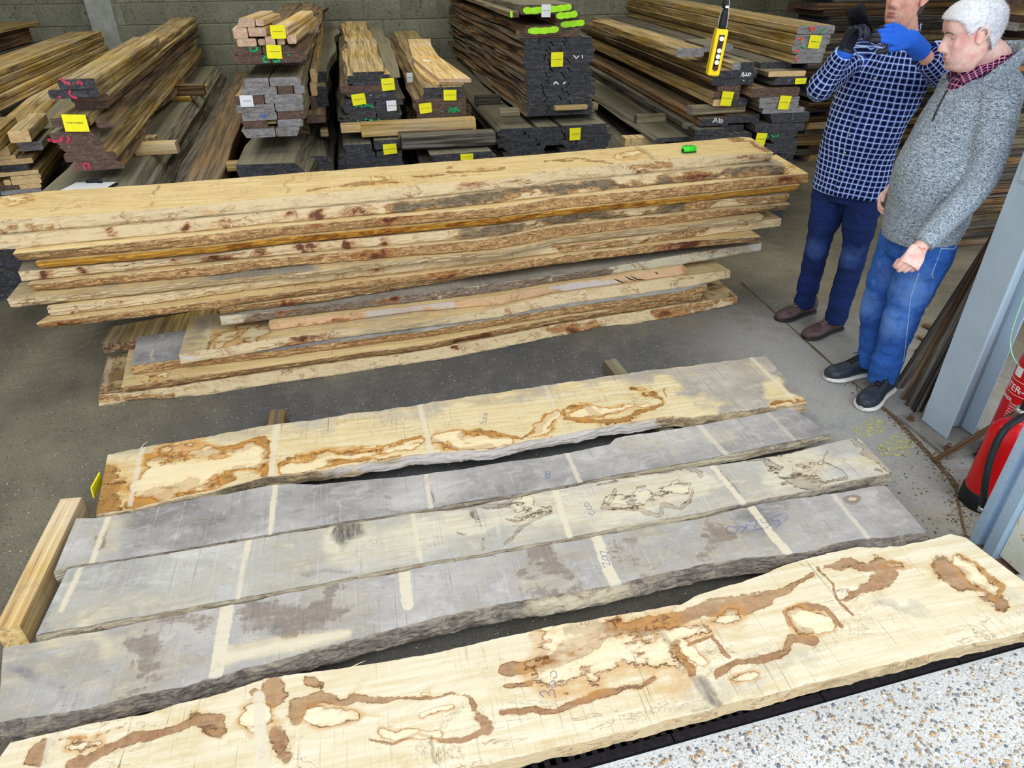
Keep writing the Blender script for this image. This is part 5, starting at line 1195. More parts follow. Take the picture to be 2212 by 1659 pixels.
pen(Z_(f5, [[(815, 870), (850, 862)], [(820, 845), (850, 840), (850, 855), (825, 858), (820, 845)], [(818, 825), (848, 822), (850, 835), (822, 838), (818, 825)]]), ZT-.002, .0018, 'pen_blue', PLK[1], label='pen number 160')
f6 = lambda x, y: (1560+x/13.825, 1080+y/13.825)
pen(Z_(f6, [[(190, 790), (110, 880), (160, 1000), (380, 990), (480, 900), (400, 820), (190, 790)], [(440, 770), (560, 800), (740, 840)], [(570, 990), (680, 850), (760, 740)], [(800, 660), (1000, 580), (1045, 650), (960, 860)], [(920, 920), (1240, 850)], [(1460, 520), (1600, 490), (1740, 420)], [(1460, 520), (1500, 620), (1690, 610), (1740, 700), (1620, 820)], [(1140, 580), (1200, 680), (1400, 690), (1460, 740), (1300, 840)]]), ZT, .0016, 'pen_blue', PLK[3], label='faded pen scrawl')
# yellow note at the left end of the farthest plank
p = P(216, 1062, .06); me = rbox('paper_note', .006, .10, .055, .001, 1)
o = tag(link('paper_note', me, M['paper_y'], loc=(p[0]-.012, p[1]+.02, .08)), 'yellow paper note on the left end of the farthest loose plank', 'note'); o.rotation_euler = (0, .1, -.05)
tube_pts = None
# ------------------------------------------------------------------ the big pile
ZL = np.linspace(.9, 0, 17)
DA = 'big pile'
def A1(*p): return [(x/3.16, 380+y/3.16) for x, y in p]
def A2(*p): return [(600+x/3.16, 280+y/3.16) for x, y in p]
def A3(*p): return [(1200+x/3.687, 280+y/3.687) for x, y in p]
def big(k, top, bot, look, fb, fs=(),  base=(0, .1, .5, 0), ts=(), wid=.5, lback=None, back=None, mt='top_pile', me_='edge', mend='end_tan_dark', MR=5, seed=None, N=260, bulge=.35, rough=.006, rback=None, K=6, z0=None):
    zt = ZL[k-1]; zb = ZL[k]+.0012; fs = [tuple(q) for q in fs]; fs = fs+[('R', .8, q[2]*2.0, q[3]) for q in fs if q[0] == 'G']+[('A', q[1]*.6, q[2]*2.6, q[3]) for q in fs if q[0] == 'A']
    if back is None:
        a, b = P(*top[0], zt), P(*top[-1], zt)
        la = P(*lback, zt) if lback is not None else a+[0, wid, 0]
        rb = P(*rback, zt) if rback is not None else b+[0, wid, 0]
        if lback is None: la = a+np.array([.02, wid, 0])
        back = [tuple(proj(la)), tuple(proj(rb))]
    lab = f'{look}, {ORD[k-1] if k < 16 else "bottom"} board of {DA}'
    o = plank('waney_board', lab, back, top, zt, zt-zb, base, list(ts), fbase=fb, fstrokes=list(fs), zb=zb, footpts=bot, MR=MR, N=N, K=K, mt=mt, me_=me_, mend=mend, seed=seed or 200+k*13, rough=rough, wander=.004, group='waney boards of the big pile', bulge=bulge, cat='board')
    return o
F_C = (0.0, 0.0, .5, 0); F_B = (.95, 0, .5, 0); F_G = (.2, .95, .5, 0)
big(1, [(-60, 483), (0, 476)]+A1((1100, 225), (1900, 145))+A2((600, 410), (1000, 372), (1500, 340), (1900, 270))[1:]+[(1300, 357), (1417, 345), (1553, 335), (1672, 331)],
    [(-60, 513), (0, 508), (348, 478), (700, 446), (916, 427), (1300, 389), (1471, 368), (1672, 347)],
    'cream board carrying the green tape measure', F_C, [('R', .55, 20, [(0, 490), (100, 490)]), ('A', .5, 6, [(990, 405), (1050, 400)]), ('A', .6, 10, [(1370, 365), (1400, 362)]), ('R', .5, 14, [(1080, 395), (1130, 392)]), ('R', .6, 12, [(1360, 355), (1440, 350)]), ('R', .5, 16, [(1600, 345), (1680, 340)])],
    base=(0, .02, .5, 0), ts=[('R', .5, 4, A2((200, 420), (420, 385), (600, 370), (780, 345))), ('R', .55, 6, A2((950, 330), (1200, 300), (1350, 280), (1550, 270))), ('R', .42, 10, A2((1150, 300), (1400, 290))), ('R', .5, 5, [(1180, 350), (1240, 345), (1330, 352), (1400, 352)]), ('B', .2, 5, A1((1080, 70), (1010, 215))), ('B', .3, 7, A1((1970, 10), (1960, 130))), ('B', .3, 5, A2((920, 280), (940, 345))),
        ('B', .3, 4, A2((1700, 190), (1790, 275))), ('B', .28, 4, [(1370, 315), (1420, 345)]), ('R', .75, 6, [(1575, 302), (1620, 306), (1640, 318)]), ('R', .7, 5, [(1640, 318), (1660, 322)]), ('G', .4, 12, [(1640, 310), (1665, 325)]), ('B', .35, 3, [(1560, 305), (1610, 325)]), ('A', .6, 10, A2((650, 350), (780, 340))), ('B', .25, 3, A2((1740, 240), (1800, 280))), ('A', .6, 12, [(0, 430), (60, 425), (20, 445)]), ('A', .6, 8, [(1340, 340), (1380, 335)])],
    back=[(-40, 430), (0, 425), (95, 413), (340, 398), (640, 374), (860, 357), (1145, 335), (1345, 318), (1500, 305), (1600, 296), (1622, 297)], MR=30, N=420, seed=205)
big(2, [(-60, 516), (0, 510), (348, 480), (601, 456), (916, 429), (1200, 396), (1417, 374), (1634, 357), (1696, 355)],
    [(-60, 547), (-10, 543), (411, 503), (600, 483), (885, 459), (1075, 440), (1300, 413), (1471, 395), (1696, 376)],
    'board turning from cream spalted edge to grey bark', F_C, [('A', .8, 10, A1((800, 380), (760, 350))), ('A', .85, 9, A1((1260, 370), (1280, 350))), ('A', .8, 8, A1((1500, 320), (1520, 350))), ('A', .85, 9, A2((60, 560), (80, 580))), ('A', .9, 9, A2((290, 570), (310, 590))), ('A', .7, 9, A2((520, 540), (600, 550))), ('A', .8, 6, A2((850, 470), (900, 480))),
        ('G', .98, 14, A2((860, 555), (1100, 510), (1400, 470), (1600, 420), (2212, 390))), ('G', .98, 22, A3((0, 470), (800, 400), (1800, 330))), ('R', .9, 16, A3((700, 400), (1200, 350))), ('A', .6, 10, A3((900, 380), (1300, 345))), ('A', .6, 8, A2((1750, 400), (1850, 390)))], base=(0, .5, .5, 0), me_='edge')
big(3, [(28, 548), (120, 540), (411, 508), (600, 488), (885, 464), (1075, 448), (1200, 426), (1471, 402), (1607, 386), (1745, 374)],
    [(36, 566), (443, 532), (600, 512), (885, 486), (1075, 470), (1200, 453), (1471, 425), (1729, 397)],
    'long board with rough brown bark edge', F_B, [('R', .3, 20, A3((0, 590), (500, 560), (900, 510))), ('R', .4, 16, A1((100, 560), (600, 520))), ('A', .6, 8, A2((700, 610), (1050, 590))), ('A', .6, 8, A2((250, 660), (320, 655))), ('A', .7, 8, A3((1800, 400), (1880, 390)))], base=(0, .1, .5, 0), ts=[('A', .5, 20, A3((1700, 300), (1900, 320)))],
    back=[(60, 500), (900, 420), (1300, 380), (1640, 345), (1676, 333)], mend='end_tan_dark', MR=20)
big(4, [(76, 566), (443, 533), (600, 514), (885, 488), (1075, 471), (1200, 454), (1471, 426), (1729, 399)],
    [(84, 580), (443, 541), (600, 523), (885, 498), (1075, 478), (1200, 461), (1471, 432), (1729, 405)],
    'thin amber-edged board', (.25, 0, .5, 0), [('R', .5, 30, [(500, 530), (1400, 430)]), ('A', .4, 10, [(600, 520), (700, 510)])], me_='edge_amber', wid=.45)
big(5, [(38, 588), (60, 585), (221, 571), (443, 552), (600, 530), (885, 504), (1075, 487), (1200, 467), (1471, 437), (1706, 420)],
    [(47, 610), (221, 592), (443, 568), (600, 553), (885, 528), (1075, 511), (1200, 485), (1471, 458), (1702, 436)],
    'board with dark burl spots and grey bark at right', F_C, [('A', .9, 9, A1((260, 660), (290, 700))), ('A', .7, 8, A1((520, 620), (560, 650))), ('A', .8, 9, A1((1170, 560), (1200, 590))), ('A', .9, 10, A1((1450, 540), (1540, 570))), ('A', .85, 9, A1((1740, 510), (1780, 530))), ('A', .85, 9, A1((2010, 480), (2060, 500))), ('A', .9, 9, A2((110, 810), (140, 830))), ('A', .9, 11, A2((210, 780), (270, 810))), ('A', .8, 7, A2((460, 770), (480, 790))), ('A', .6, 7, A2((720, 740), (740, 770))),
        ('G', .95, 14, A2((1280, 710), (1500, 670), (1800, 620), (2212, 600))), ('G', .9, 20, A3((0, 710), (800, 630), (1000, 610))), ('R', .9, 22, A3((900, 640), (1850, 560))), ('R', .4, 14, A2((1080, 700), (1250, 690)))], base=(0, .6, .5, 0), ts=[('R', .8, 5, A3((480, 610), (600, 600), (850, 580))), ('R', .7, 4, A3((900, 560), (1600, 510))), ('R', .7, 4, A2((180, 770), (700, 690), (1100, 640), (1500, 600)))], lback=A1((155, 588))[0], mend='end_tan_dark')
big(6, [(60, 614), (221, 597), (443, 573), (600, 556), (885, 530), (1075, 512), (1200, 487), (1471, 460), (1707, 440)],
    [(63, 631), (443, 599), (600, 579), (885, 555), (1075, 540), (1200, 515), (1471, 482), (1704, 449)],
    'brown bark-edged board', F_B, [('R', .35, 20, A2((900, 800), (1500, 780), (2100, 700))), ('A', .7, 8, A2((620, 850), (720, 830))), ('R', .5, 18, A3((200, 790), (900, 720))), ('G', .8, 16, A3((1400, 650), (1850, 600)))], base=(0, .3, .5, 0), bulge=.5)
big(7, [(14, 647), (130, 638), (348, 617), (540, 597), (700, 582), (916, 556), (1075, 544), (1200, 517), (1471, 487), (1650, 466)],
    [(26, 667), (130, 655), (348, 632), (600, 597), (916, 562), (1075, 551), (1200, 524), (1471, 494), (1650, 472)],
    'tan board reaching farthest left below the brown ones', (.15, 0, .5, 0), [('R', .4, 20, [(20, 655), (300, 635)])], base=(.0, .35, .5, 0), ts=[('G', .8, 30, A1((1500, 700), (2100, 640))), ('B', .8, 6, A1((1120, 700), (1170, 770)))], lback=A1((140, 728))[0], MR=14)
big(8, [(100, 666), (348, 633), (600, 603), (916, 566), (1200, 530), (1300, 521), (1471, 497), (1688, 472)],
    [(104, 686), (348, 656), (600, 620), (916, 586), (1200, 549), (1471, 517), (1685, 491)],
    'cream-edged board with brown blotches', F_C, [('A', .7, 9, A1((450, 910), (460, 930))), ('A', .8, 8, A1((660, 860), (680, 900))), ('A', .6, 8, A1((800, 850), (830, 860))), ('A', .5, 6, A1((1160, 800), (1190, 800))), ('A', .6, 7, A2((640, 940), (720, 940))), ('A', .6, 6, A2((1590, 840), (1600, 860))), ('R', .85, 20, A3((0, 930), (600, 870), (1000, 830), (1500, 760))), ('A', .9, 9, A3((700, 870), (720, 870))), ('R', .0, 18, A3((1600, 760), (1780, 740)))], lback=A1((330, 884))[0])
big(9, [(78, 699), (130, 690), (348, 663), (600, 632), (700, 618), (916, 590), (1200, 553), (1471, 521), (1643, 511)],
    [(85, 712), (348, 682), (468, 669), (600, 645), (916, 609), (1059, 593), (1200, 573), (1471, 539), (1643, 523)],
    'lowest long board of the upper half, brown bark edge', F_B, [('R', .4, 16, A1((500, 990), (1100, 930))), ('A', .7, 10, A1((300, 1010), (500, 1000))), ('A', .6, 8, A1((1080, 920), (1200, 900))), ('R', .4, 20, A2((1100, 960), (1400, 950))), ('A', .6, 9, A2((1100, 1020), (1200, 1010))), ('A', .85, 12, A3((900, 930), (1250, 890))), ('G', .8, 14, A3((900, 930), (1600, 870))), ('A', .6, 10, A3((480, 1010), (700, 1000)))], lback=A1((330, 950))[0], bulge=.6)
big(10, [(470, 665), (600, 648), (700, 636), (869, 612), (960, 600), (1100, 570), (1300, 535)], [(475, 680), (600, 665), (700, 653), (866, 625), (960, 610), (1100, 580), (1300, 545)],
    'short brown board wedged at the middle left', F_B, [('R', .2, 10, A1((1500, 920), (1900, 860))), ('A', .7, 9, A2((0, 1230), (100, 1200))), ('R', .4, 12, A2((300, 1130), (700, 1070)))], mend='end_grey', wid=.35)
big(11, [(475, 682), (600, 671), (740, 655), (869, 638), (1075, 611), (1300, 580), (1471, 549), (1645, 524)],
    [(482, 706), (600, 690), (700, 677), (869, 658), (1075, 632), (1200, 611), (1471, 573), (1645, 543)],
    'grey-green faced board with a blue-white right end', F_C, [('G', .42, 40, A2((0, 1270), (900, 1150), (2212, 1000))), ('A', .7, 7, A2((0, 1250), (160, 1220))), ('A', .8, 6, A2((740, 1140), (800, 1140))), ('B', .85, 18, A3((1350, 960), (1620, 930))), ('A', .6, 5, A3((1250, 990), (1350, 950)))], base=(0, .8, .5, 0), ts=[('B', .7, 4, A2((1340, 1000), (1420, 1060)))], me_='edge_grey', mend='end_cool', MR=12, bulge=.1, rough=.002, rback=(1628, 500))
big(12, [(580, 699), (600, 692), (740, 678), (853, 665), (1075, 639), (1200, 616), (1471, 574), (1489, 585)],
    [(582, 716), (700, 702), (885, 676), (1075, 661), (1200, 634), (1471, 596), (1489, 591)],
    'board with a fresh pink sawn edge and curved black cracks', F_C, [('R', .5, 9, A2((0, 1370), (500, 1300))), ('B', .95, 12, A2((700, 1240), (1200, 1190))), ('B', .95, 14, A3((0, 1270), (500, 1210)))], me_='edge_pink', mend='end_pink', bulge=0, rough=.001, wid=.4)
big(13, [(386, 767), (480, 750), (600, 730), (740, 712), (885, 700), (1075, 665), (1200, 635), (1471, 597), (1578, 584)],
    [(390, 789), (480, 775), (600, 753), (740, 732), (885, 713), (1075, 689), (1200, 662), (1471, 625), (1578, 602)],
    'cream board with a white-painted left end', F_C, [('R', .45, 9, A2((0, 1470), (500, 1420))), ('A', .6, 8, A2((100, 1430), (450, 1420))), ('R', .5, 10, A3((450, 1270), (700, 1240))), ('R', .45, 9, A3((900, 1200), (1100, 1190))), ('A', .4, 4, A2((1500, 1220), (1600, 1250))), ('B', .98, 8, A1((1240, 1255), (1350, 1245)))],
    base=(0, .35, .5, 0), ts=[('B', .85, 8, A1((1420, 980), (1400, 1200))), ('A', .7, 30, A1((1500, 1130), (1700, 1090))), ('G', .6, 30, A1((1300, 1150), (1350, 1000))), ('R', .6, 5, A1((1430, 1180), (1440, 1100)))], lback=A1((1300, 960))[0], mend='end_cool', MR=24, bulge=.1, rough=.002, rback=(1540, 562))
big(14, [(283, 789), (380, 776), (480, 770), (601, 756), (740, 737), (916, 715), (1200, 666), (1471, 630), (1527, 614)],
    [(286, 811), (400, 795), (601, 773), (916, 730), (1200, 685), (1471, 647), (1527, 633)],
    'brown-edged board with a grey top and pale stripe at left', F_B, [('R', .35, 12, A1((900, 1310), (1500, 1260))), ('R', .4, 12, A2((0, 1500), (600, 1420))), ('R', .45, 12, A3((0, 1440), (1100, 1290)))], base=(0, .95, .5, 0), ts=[('B', .9, 7, A1((1090, 1090), (1040, 1250))), ('B', .3, 14, A1((1000, 1200), (930, 1260)))], lback=A1((940, 1100))[0], mt='top_grey', mend='end_grey', MR=20, bulge=.15)
big(15, [(263, 835), (380, 817), (480, 803), (601, 788), (740, 768), (916, 744), (1200, 687), (1400, 655), (1517, 635)],
    [(269, 848), (380, 833), (601, 797), (740, 779), (916, 756), (1200, 700), (1471, 656), (1517, 647)],
    'long board with reddish brown edge', (.9, 0, .5, 0), [('R', .1, 8, A2((400, 1600), (500, 1530))), ('A', .6, 8, A2((1200, 1450), (1600, 1400))), ('R', .3, 14, A3((300, 1500), (1100, 1370)))], base=(0, .1, .5, 0), ts=[('A', .6, 12, A1((1000, 1380), (1150, 1350)))], lback=A1((880, 1175))[0], MR=14)
big(16, [(213, 851), (280, 848), (380, 834), (601, 798), (740, 780), (916, 757), (1200, 701), (1400, 669), (1593, 640)],
    [(217, 881), (280, 868), (400, 860), (560, 842), (640, 827), (758, 808), (869, 790), (1037, 770), (1180, 735), (1300, 708), (1417, 696), (1593, 658)],
    'widest board lying on the floor with ragged pale edge', (.35, 0, .5, 0), [('R', .8, 16, A1((700, 1540), (1200, 1480))), ('R', 0, 20, A2((100, 1620), (900, 1540))), ('R', .8, 20, A2((1900, 1370), (2150, 1340))), ('A', .7, 8, A2((2000, 1380), (2100, 1350))), ('R', .8, 20, A3((800, 1480), (1400, 1360))), ('A', .7, 9, A3((830, 1490), (900, 1480))), ('A', .6, 7, A3((120, 1600), (300, 1570))), ('A', .8, 4, A2((1180, 1480), (1220, 1480))), ('B', .1, 4, A2((1120, 1490), (1170, 1490)))],
    base=(.3, .5, .5, 0), ts=[('B', .75, 9, A1((760, 1240), (690, 1420))), ('R', .5, 40, A1((800, 1330), (720, 1420)))], lback=A1((735, 1232))[0], wid=.62, MR=14, N=420, rough=.007, bulge=.2)
# board behind, sticking out at the left between the halves
o = slab_px('waney_board', 'amber and brown board end sticking out left behind the lower half of the big pile', 'board',
            A1((690, 1150), (740, 1040), (760, 1030), (1480, 895), (1500, 1010), (1290, 1062), (920, 1120)), ZL[14]+.001, .055, 'oak', 'brown')
o.location.y += .0
# curved cracks of the pink edge
mk = []
for st_ in ([(465, 1185), (520, 1215), (570, 1222)], [(550, 1165), (600, 1195), (665, 1208)], [(595, 1162), (650, 1195), (720, 1195)], [(790, 1132), (822, 1152)]):
    pp = [A3(q)[0] for q in st_]
    yy = 3.655
    mk.append([Q(a, b, yy) for a, b in pp])

PK = [o for o in COL.objects if 'fresh pink sawn edge' in str(o.get('label', ''))][0]
def crack_on(obj, pxs, w):
    from mathutils.bvhtree import BVHTree
    me = obj.data; n = len(me.vertices); a = np.empty(n*3, np.float32); me.vertices.foreach_get('co', a); a = a.reshape(-1, 3)+np.array(obj.location)
    T_ = BVHTree.FromPolygons([Vector(c_) for c_ in a], [tuple(q.vertices) for q in me.polygons])
    out = []
    for poly in pxs:
        pts = []
        for x, y in catmull(poly, 12):
            d = Q(x, y, 4.0)-np.array([0, 0, EYE]); d /= np.linalg.norm(d); h = T_.ray_cast(Vector((0, 0, EYE)), Vector(d))
            if h[0] is not None: pts.append(np.array(h[0])-d*.0012)
        if len(pts) > 3:
            k = len(pts); rr = [max(.0008, w*math.sin(math.pi*(i+.6)/(k+.2))) for i in range(k)]
            out.append(tube_vf(pts, rr, 6))
    if out:
        v, f = join_vf(out); o = link('cracks', mesh('cracks', v, f), M['dark'], obj); o.matrix_parent_inverse = parent_inv(obj)
        o['kind'] = 'stuff'
crack_on(PK, [[A3(q)[0] for q in st_] for st_ in ([(465, 1188), (520, 1212), (570, 1222)], [(550, 1167), (600, 1193), (665, 1208)], [(595, 1164), (650, 1193), (720, 1197)], [(790, 1134), (822, 1152)])], .0035)
# ------------------------------------------------------------------ people
def nrm(v):
    v = np.asarray(v, float); return v/(np.linalg.norm(v)+1e-12)
def fuse(name, parts, voxel=.008, smooth=3, fold=None, sub=0):
    v, f = join_vf(parts); me = mesh(name+'_tmp', v, f); o = bpy.data.objects.new(name+'_tmp', me); COL.objects.link(o)
    m = o.modifiers.new('r', 'REMESH'); m.mode = 'VOXEL'; m.voxel_size = voxel; m.use_smooth_shade = True
    if smooth:
        s = o.modifiers.new('s', 'SMOOTH'); s.factor = .5; s.iterations = smooth
    dg = bpy.context.evaluated_depsgraph_get(); me2 = bpy.data.meshes.new_from_object(o.evaluated_get(dg)); me2.name = name
    bpy.data.objects.remove(o); me2.polygons.foreach_set('use_smooth', np.ones(len(me2.polygons), dtype=bool))
    if fold is not None:
        n = len(me2.vertices); co = np.empty(n*3, np.float32); me2.vertices.foreach_get('co', co); co = co.reshape(-1, 3).astype(float)
        no = np.empty(n*3, np.float32); me2.vertices.foreach_get('normal', no); no = no.reshape(-1, 3)
        co = co+no*fold(co)[:, None]; me2.vertices.foreach_set('co', co.astype(np.float32).ravel()); me2.update()
    return me2
def get_co(me):
    n = len(me.vertices); co = np.empty(n*3, np.float32); me.vertices.foreach_get('co', co); return co.reshape(-1, 3).astype(float)
def limb(path, rad, ref=(0, 0, 1), n=18, sub=5):
    path = np.asarray(path, float); rad = np.asarray([(r if hasattr(r, '__len__') else (r, r)) for r in rad], float)
    k = (len(path)-1)*sub+1; t = np.linspace(0, len(path)-1, k); i = np.clip(t.astype(int), 0, len(path)-2); u = (t-i)[:, None]
    p0 = path[np.maximum(i-1, 0)]; p1 = path[i]; p2 = path[i+1]; p3 = path[np.minimum(i+2, len(path)-1)]
    P_ = .5*((2*p1)+(-p0+p2)*u+(2*p0-5*p1+4*p2-p3)*u**2+(-p0+3*p1-3*p2+p3)*u**3)
    us = u*u*(3-2*u); R_ = rad[i]*(1-us)+rad[i+1]*us
    return tube_vf(P_, R_, n, ref)
def blob(c, r, ax=None, n=14):
    a = np.linspace(0, np.pi, n); V = []; Fc = []
    ax = np.eye(3) if ax is None else np.asarray(ax)
    c = np.asarray(c, float)
    for i in range(1, n-1):
        for j in range(2*n):
            th = j*np.pi/n; d = np.array([np.sin(a[i])*np.cos(th)*r[0], np.sin(a[i])*np.sin(th)*r[1], np.cos(a[i])*r[2]]); V.append(c+d@ax)
    V.append(c+np.array([0, 0, r[2]])@ax); V.append(c-np.array([0, 0, r[2]])@ax); m = 2*n
    for i in range(n-3):
        for j in range(m): Fc.append((i*m+j, (i+1)*m+j, (i+1)*m+(j+1) % m, i*m+(j+1) % m))
    T, B_ = len(V)-2, len(V)-1
    for j in range(m): Fc.append((T, j, (j+1) % m)); Fc.append((B_, (n-3)*m+(j+1) % m, (n-3)*m+j))
    return V, Fc
def frame_from(fwd, up=(0, 0, 1)):
    f = nrm(fwd); l = nrm(np.cross(up, f)); u = np.cross(f, l); return np.stack([f, l, u])   # rows
def attr3(me, name, arr):
    a = me.attributes.new(name, 'FLOAT_VECTOR', 'POINT'); a.data.foreach_set('vector', np.asarray(arr, np.float32).ravel())
def cloth_uv(me, tubes):
    co = get_co(me); best = np.full(len(co), 1e9); out = np.zeros((len(co), 3))
    for ti, (path, rad, ref) in enumerate(tubes):
        path = np.asarray(path, float); acc = 0; ref = np.asarray(ref, float)
        for i in range(len(path)-1):
            a, b = path[i], path[i+1]; ab = b-a; L = np.linalg.norm(ab); t = ab/L
            s = nrm(np.cross(ref, t)); u = np.cross(t, s)
            q = co-a; h = np.clip(q@t, 0, L); d = q-np.outer(h, t); rr = rad if not hasattr(rad, '__len__') else rad[i]
            dist = np.linalg.norm(d, axis=1)/rr
            m = dist < best; best = np.where(m, dist, best)
            ang_ = np.arctan2(d@s, d@u)
            out[m] = np.stack([ang_*rr, acc+(q@t), np.full(len(co), ti*1.0)], -1)[m]; acc += L
    attr3(me, 'cuv', out)
def plaid_mat(name, base, mid, line, pitch, lw=.12, mid2=None):
    t = NT(name); a = t.node('ShaderNodeAttribute', attribute_name='cuv'); sp = t.node('ShaderNodeSeparateXYZ'); t.l.new(a.outputs['Vector'], sp.inputs[0])
    cl = t.coord('Object', False)
    def tri(x, ph=0.0):
        y = t.math('FRACT', t.math('ADD', t.math('DIVIDE', x, pitch), ph)); return t.math('ABSOLUTE', t.math('SUBTRACT', y, .5))
    w = t.noise(cl, 9, 2, .5)
    ux = t.math('ADD', sp.outputs[0], t.math('MULTIPLY', w, .01)); vy = t.math('ADD', sp.outputs[1], t.math('MULTIPLY', w, .008))
    fx, fy = tri(ux), tri(vy)
    sx, sy = t.mr(fx, .24, .27), t.mr(fy, .24, .27)
    col = t.mix(t.math('MULTIPLY', t.math('ADD', sx, sy), .48), base, mid)
    lx, ly = t.mr(fx, .5-lw*.5-.02, .5-lw*.5), t.mr(fy, .5-lw*.5-.02, .5-lw*.5)
    col = t.mix(t.math('MULTIPLY', lx, .62), col, line); col = t.mix(t.math('MULTIPLY', ly, .62), col, line)
    if mid2 is not None:
        gx, gy = t.mr(fx, .08, .05), t.mr(fy, .08, .05); col = t.mix(t.math('MULTIPLY', t.math('MAXIMUM', gx, gy), .7), col, mid2)
    n = t.noise(cl, 420, 2, .6)
    
    return t.out(col, .9, t.bump(n, .3, .001), spec=.15)
def knit_mat():
    t = NT('sweater_knit'); c = t.coord('Object', False); a = t.node('ShaderNodeAttribute', attribute_name='cuv')
    n = t.noise(t.sc(a.outputs['Vector'], (1.0, 1.9, 0)), 105, 3, .8, 1.4); n2 = t.noise(c, 260, 2, .6)
    col = t.ramp(n, [(.36, lin(50, 62, 78)), (.45, lin(112, 126, 142)), (.52, lin(168, 180, 192)), (.64, lin(216, 222, 228))])
    col = t.mix(t.mr(n2, .4, .6, 0, .2), col, lin(90, 100, 112))
    h = t.math('ADD', n, n2)
    return t.out(col, .95, t.bump(h, .7, .003), spec=.1)
def denim_mat(name, dark, mid, light):
    t = NT(name); c = t.coord('Object', False); a = t.node('ShaderNodeAttribute', attribute_name='wear')
    cu = t.node('ShaderNodeAttribute', attribute_name='cuv')
    n = t.noise(t.sc(cu.outputs['Vector'], (1, .16, 1)), 330, 3, .7); b = t.noise(c, 7, 4, .65, .6); f = t.noise(t.sc(c, (1, 1, .7)), 16, 3, .6, .8)
    col = t.mix(t.mr(b, .35, .68), dark, mid)
    w = t.math('ADD', a.outputs['Fac'], t.math('MULTIPLY', t.math('SUBTRACT', f, .5), .7))
    col = t.mix(t.mr(w, .35, 1.2, 0, .62), col, light)
    col = t.mix(t.mr(n, .42, .62, 0, .12), col, light); col = t.mix(t.mr(f, .40, .28, 0, .22), col, dark)
    return t.out(col, .85, t.bump(n, .12, .001), spec=.2)
def skin_mat(name, base, red, lip):
    t = NT(name); c = t.coord('Object', False); a = t.node('ShaderNodeAttribute', attribute_name='fc'); sp = t.node('ShaderNodeSeparateColor'); t.l.new(a.outputs['Color'], sp.inputs[0])
    n = t.noise(c, 22, 4, .6); m = t.noise(c, 160, 3, .7)
    col = t.mix(t.mr(n, .4, .7), base, red); col = t.mix(sp.outputs[0], col, lip)
    col = t.mix(t.math('MULTIPLY', sp.outputs[1], t.mr(m, .3, .6)), col, lin(120, 108, 104)); col = t.mix(sp.outputs[2], col, red)
    t.b.inputs['Subsurface Weight'].default_value = .12; t.b.inputs['Subsurface Radius'].default_value = (.01, .004, .002); t.b.inputs['Subsurface Scale'].default_value = .3
    return t.out(col, .5, t.bump(t.math('ADD', m, n), .12, .002), spec=.35)
M['plaid_blue'] = plaid_mat('shirt_blue_check', lin(8, 12, 40), lin(44, 84, 176), lin(222, 232, 250), .0275, .13)
M['plaid_red'] = plaid_mat('shirt_red_check', lin(24, 28, 74), lin(168, 26, 56), lin(226, 206, 226), .021, .12)
M['knit'] = knit_mat()
M['denim_dark'] = denim_mat('denim_navy', lin(12, 24, 62), lin(20, 42, 104), lin(84, 116, 176))
M['denim_blue'] = denim_mat('denim_blue', lin(24, 66, 142), lin(40, 98, 186), lin(136, 176, 226))
M['skin'] = skin_mat('skin', lin(226, 176, 156), lin(208, 132, 118), lin(176, 92, 92))
M['skin2'] = skin_mat('skin_fair', lin(240, 202, 190), lin(226, 158, 150), lin(186, 104, 104))
M['hair_white'] = plain('hair_white', lin(226, 226, 232), .6, var=.18, scale=90)
M['hair_grey'] = plain('hair_grey', lin(92, 84, 78), .6, var=.25, scale=90)
M['eye'] = plain('eye_white', (.38, .34, .33), .25, var=.02); M['iris'] = plain('iris', lin(44, 50, 60), .2)
M['leather_brown'] = plain('shoe_leather_brown', lin(84, 66, 68), .42, var=.3, scale=40, bump=.35)
M['leather_black'] = plain('shoe_leather_black', lin(46, 52, 62), .45, var=.3, scale=40, bump=.35)
M['sole_white'] = plain('sole_white', lin(222, 220, 216), .6, var=.1); M['sole_dark'] = plain('sole_dark', lin(46, 42, 44), .7)
M['lace_black'] = plain('lace_black', lin(22, 22, 26), .8); M['lace_tan'] = plain('lace_tan', lin(128, 110, 104), .8)
M['steel'] = plain('steel_bright', lin(200, 200, 205), .3, .9)
def glove_mat(name, a_, b_, cut_attr='gl'):
    t = NT(name); a = t.node('ShaderNodeAttribute', attribute_name=cut_attr); c = t.coord('Object', False); n = t.noise(c, 300, 2, .6)
    col = t.mix(t.mr(a.outputs['Fac'], .45, .55), a_, b_)
    return t.out(t.mix(t.mr(n, .4, .6, 0, .15), col, (0.02, .03, .05)), t.mr(a.outputs['Fac'], .45, .55, .85, .45), t.bump(n, .25, .001), spec=.3)
M['glove'] = glove_mat('work_glove', lin(38, 104, 222), lin(34, 36, 48))

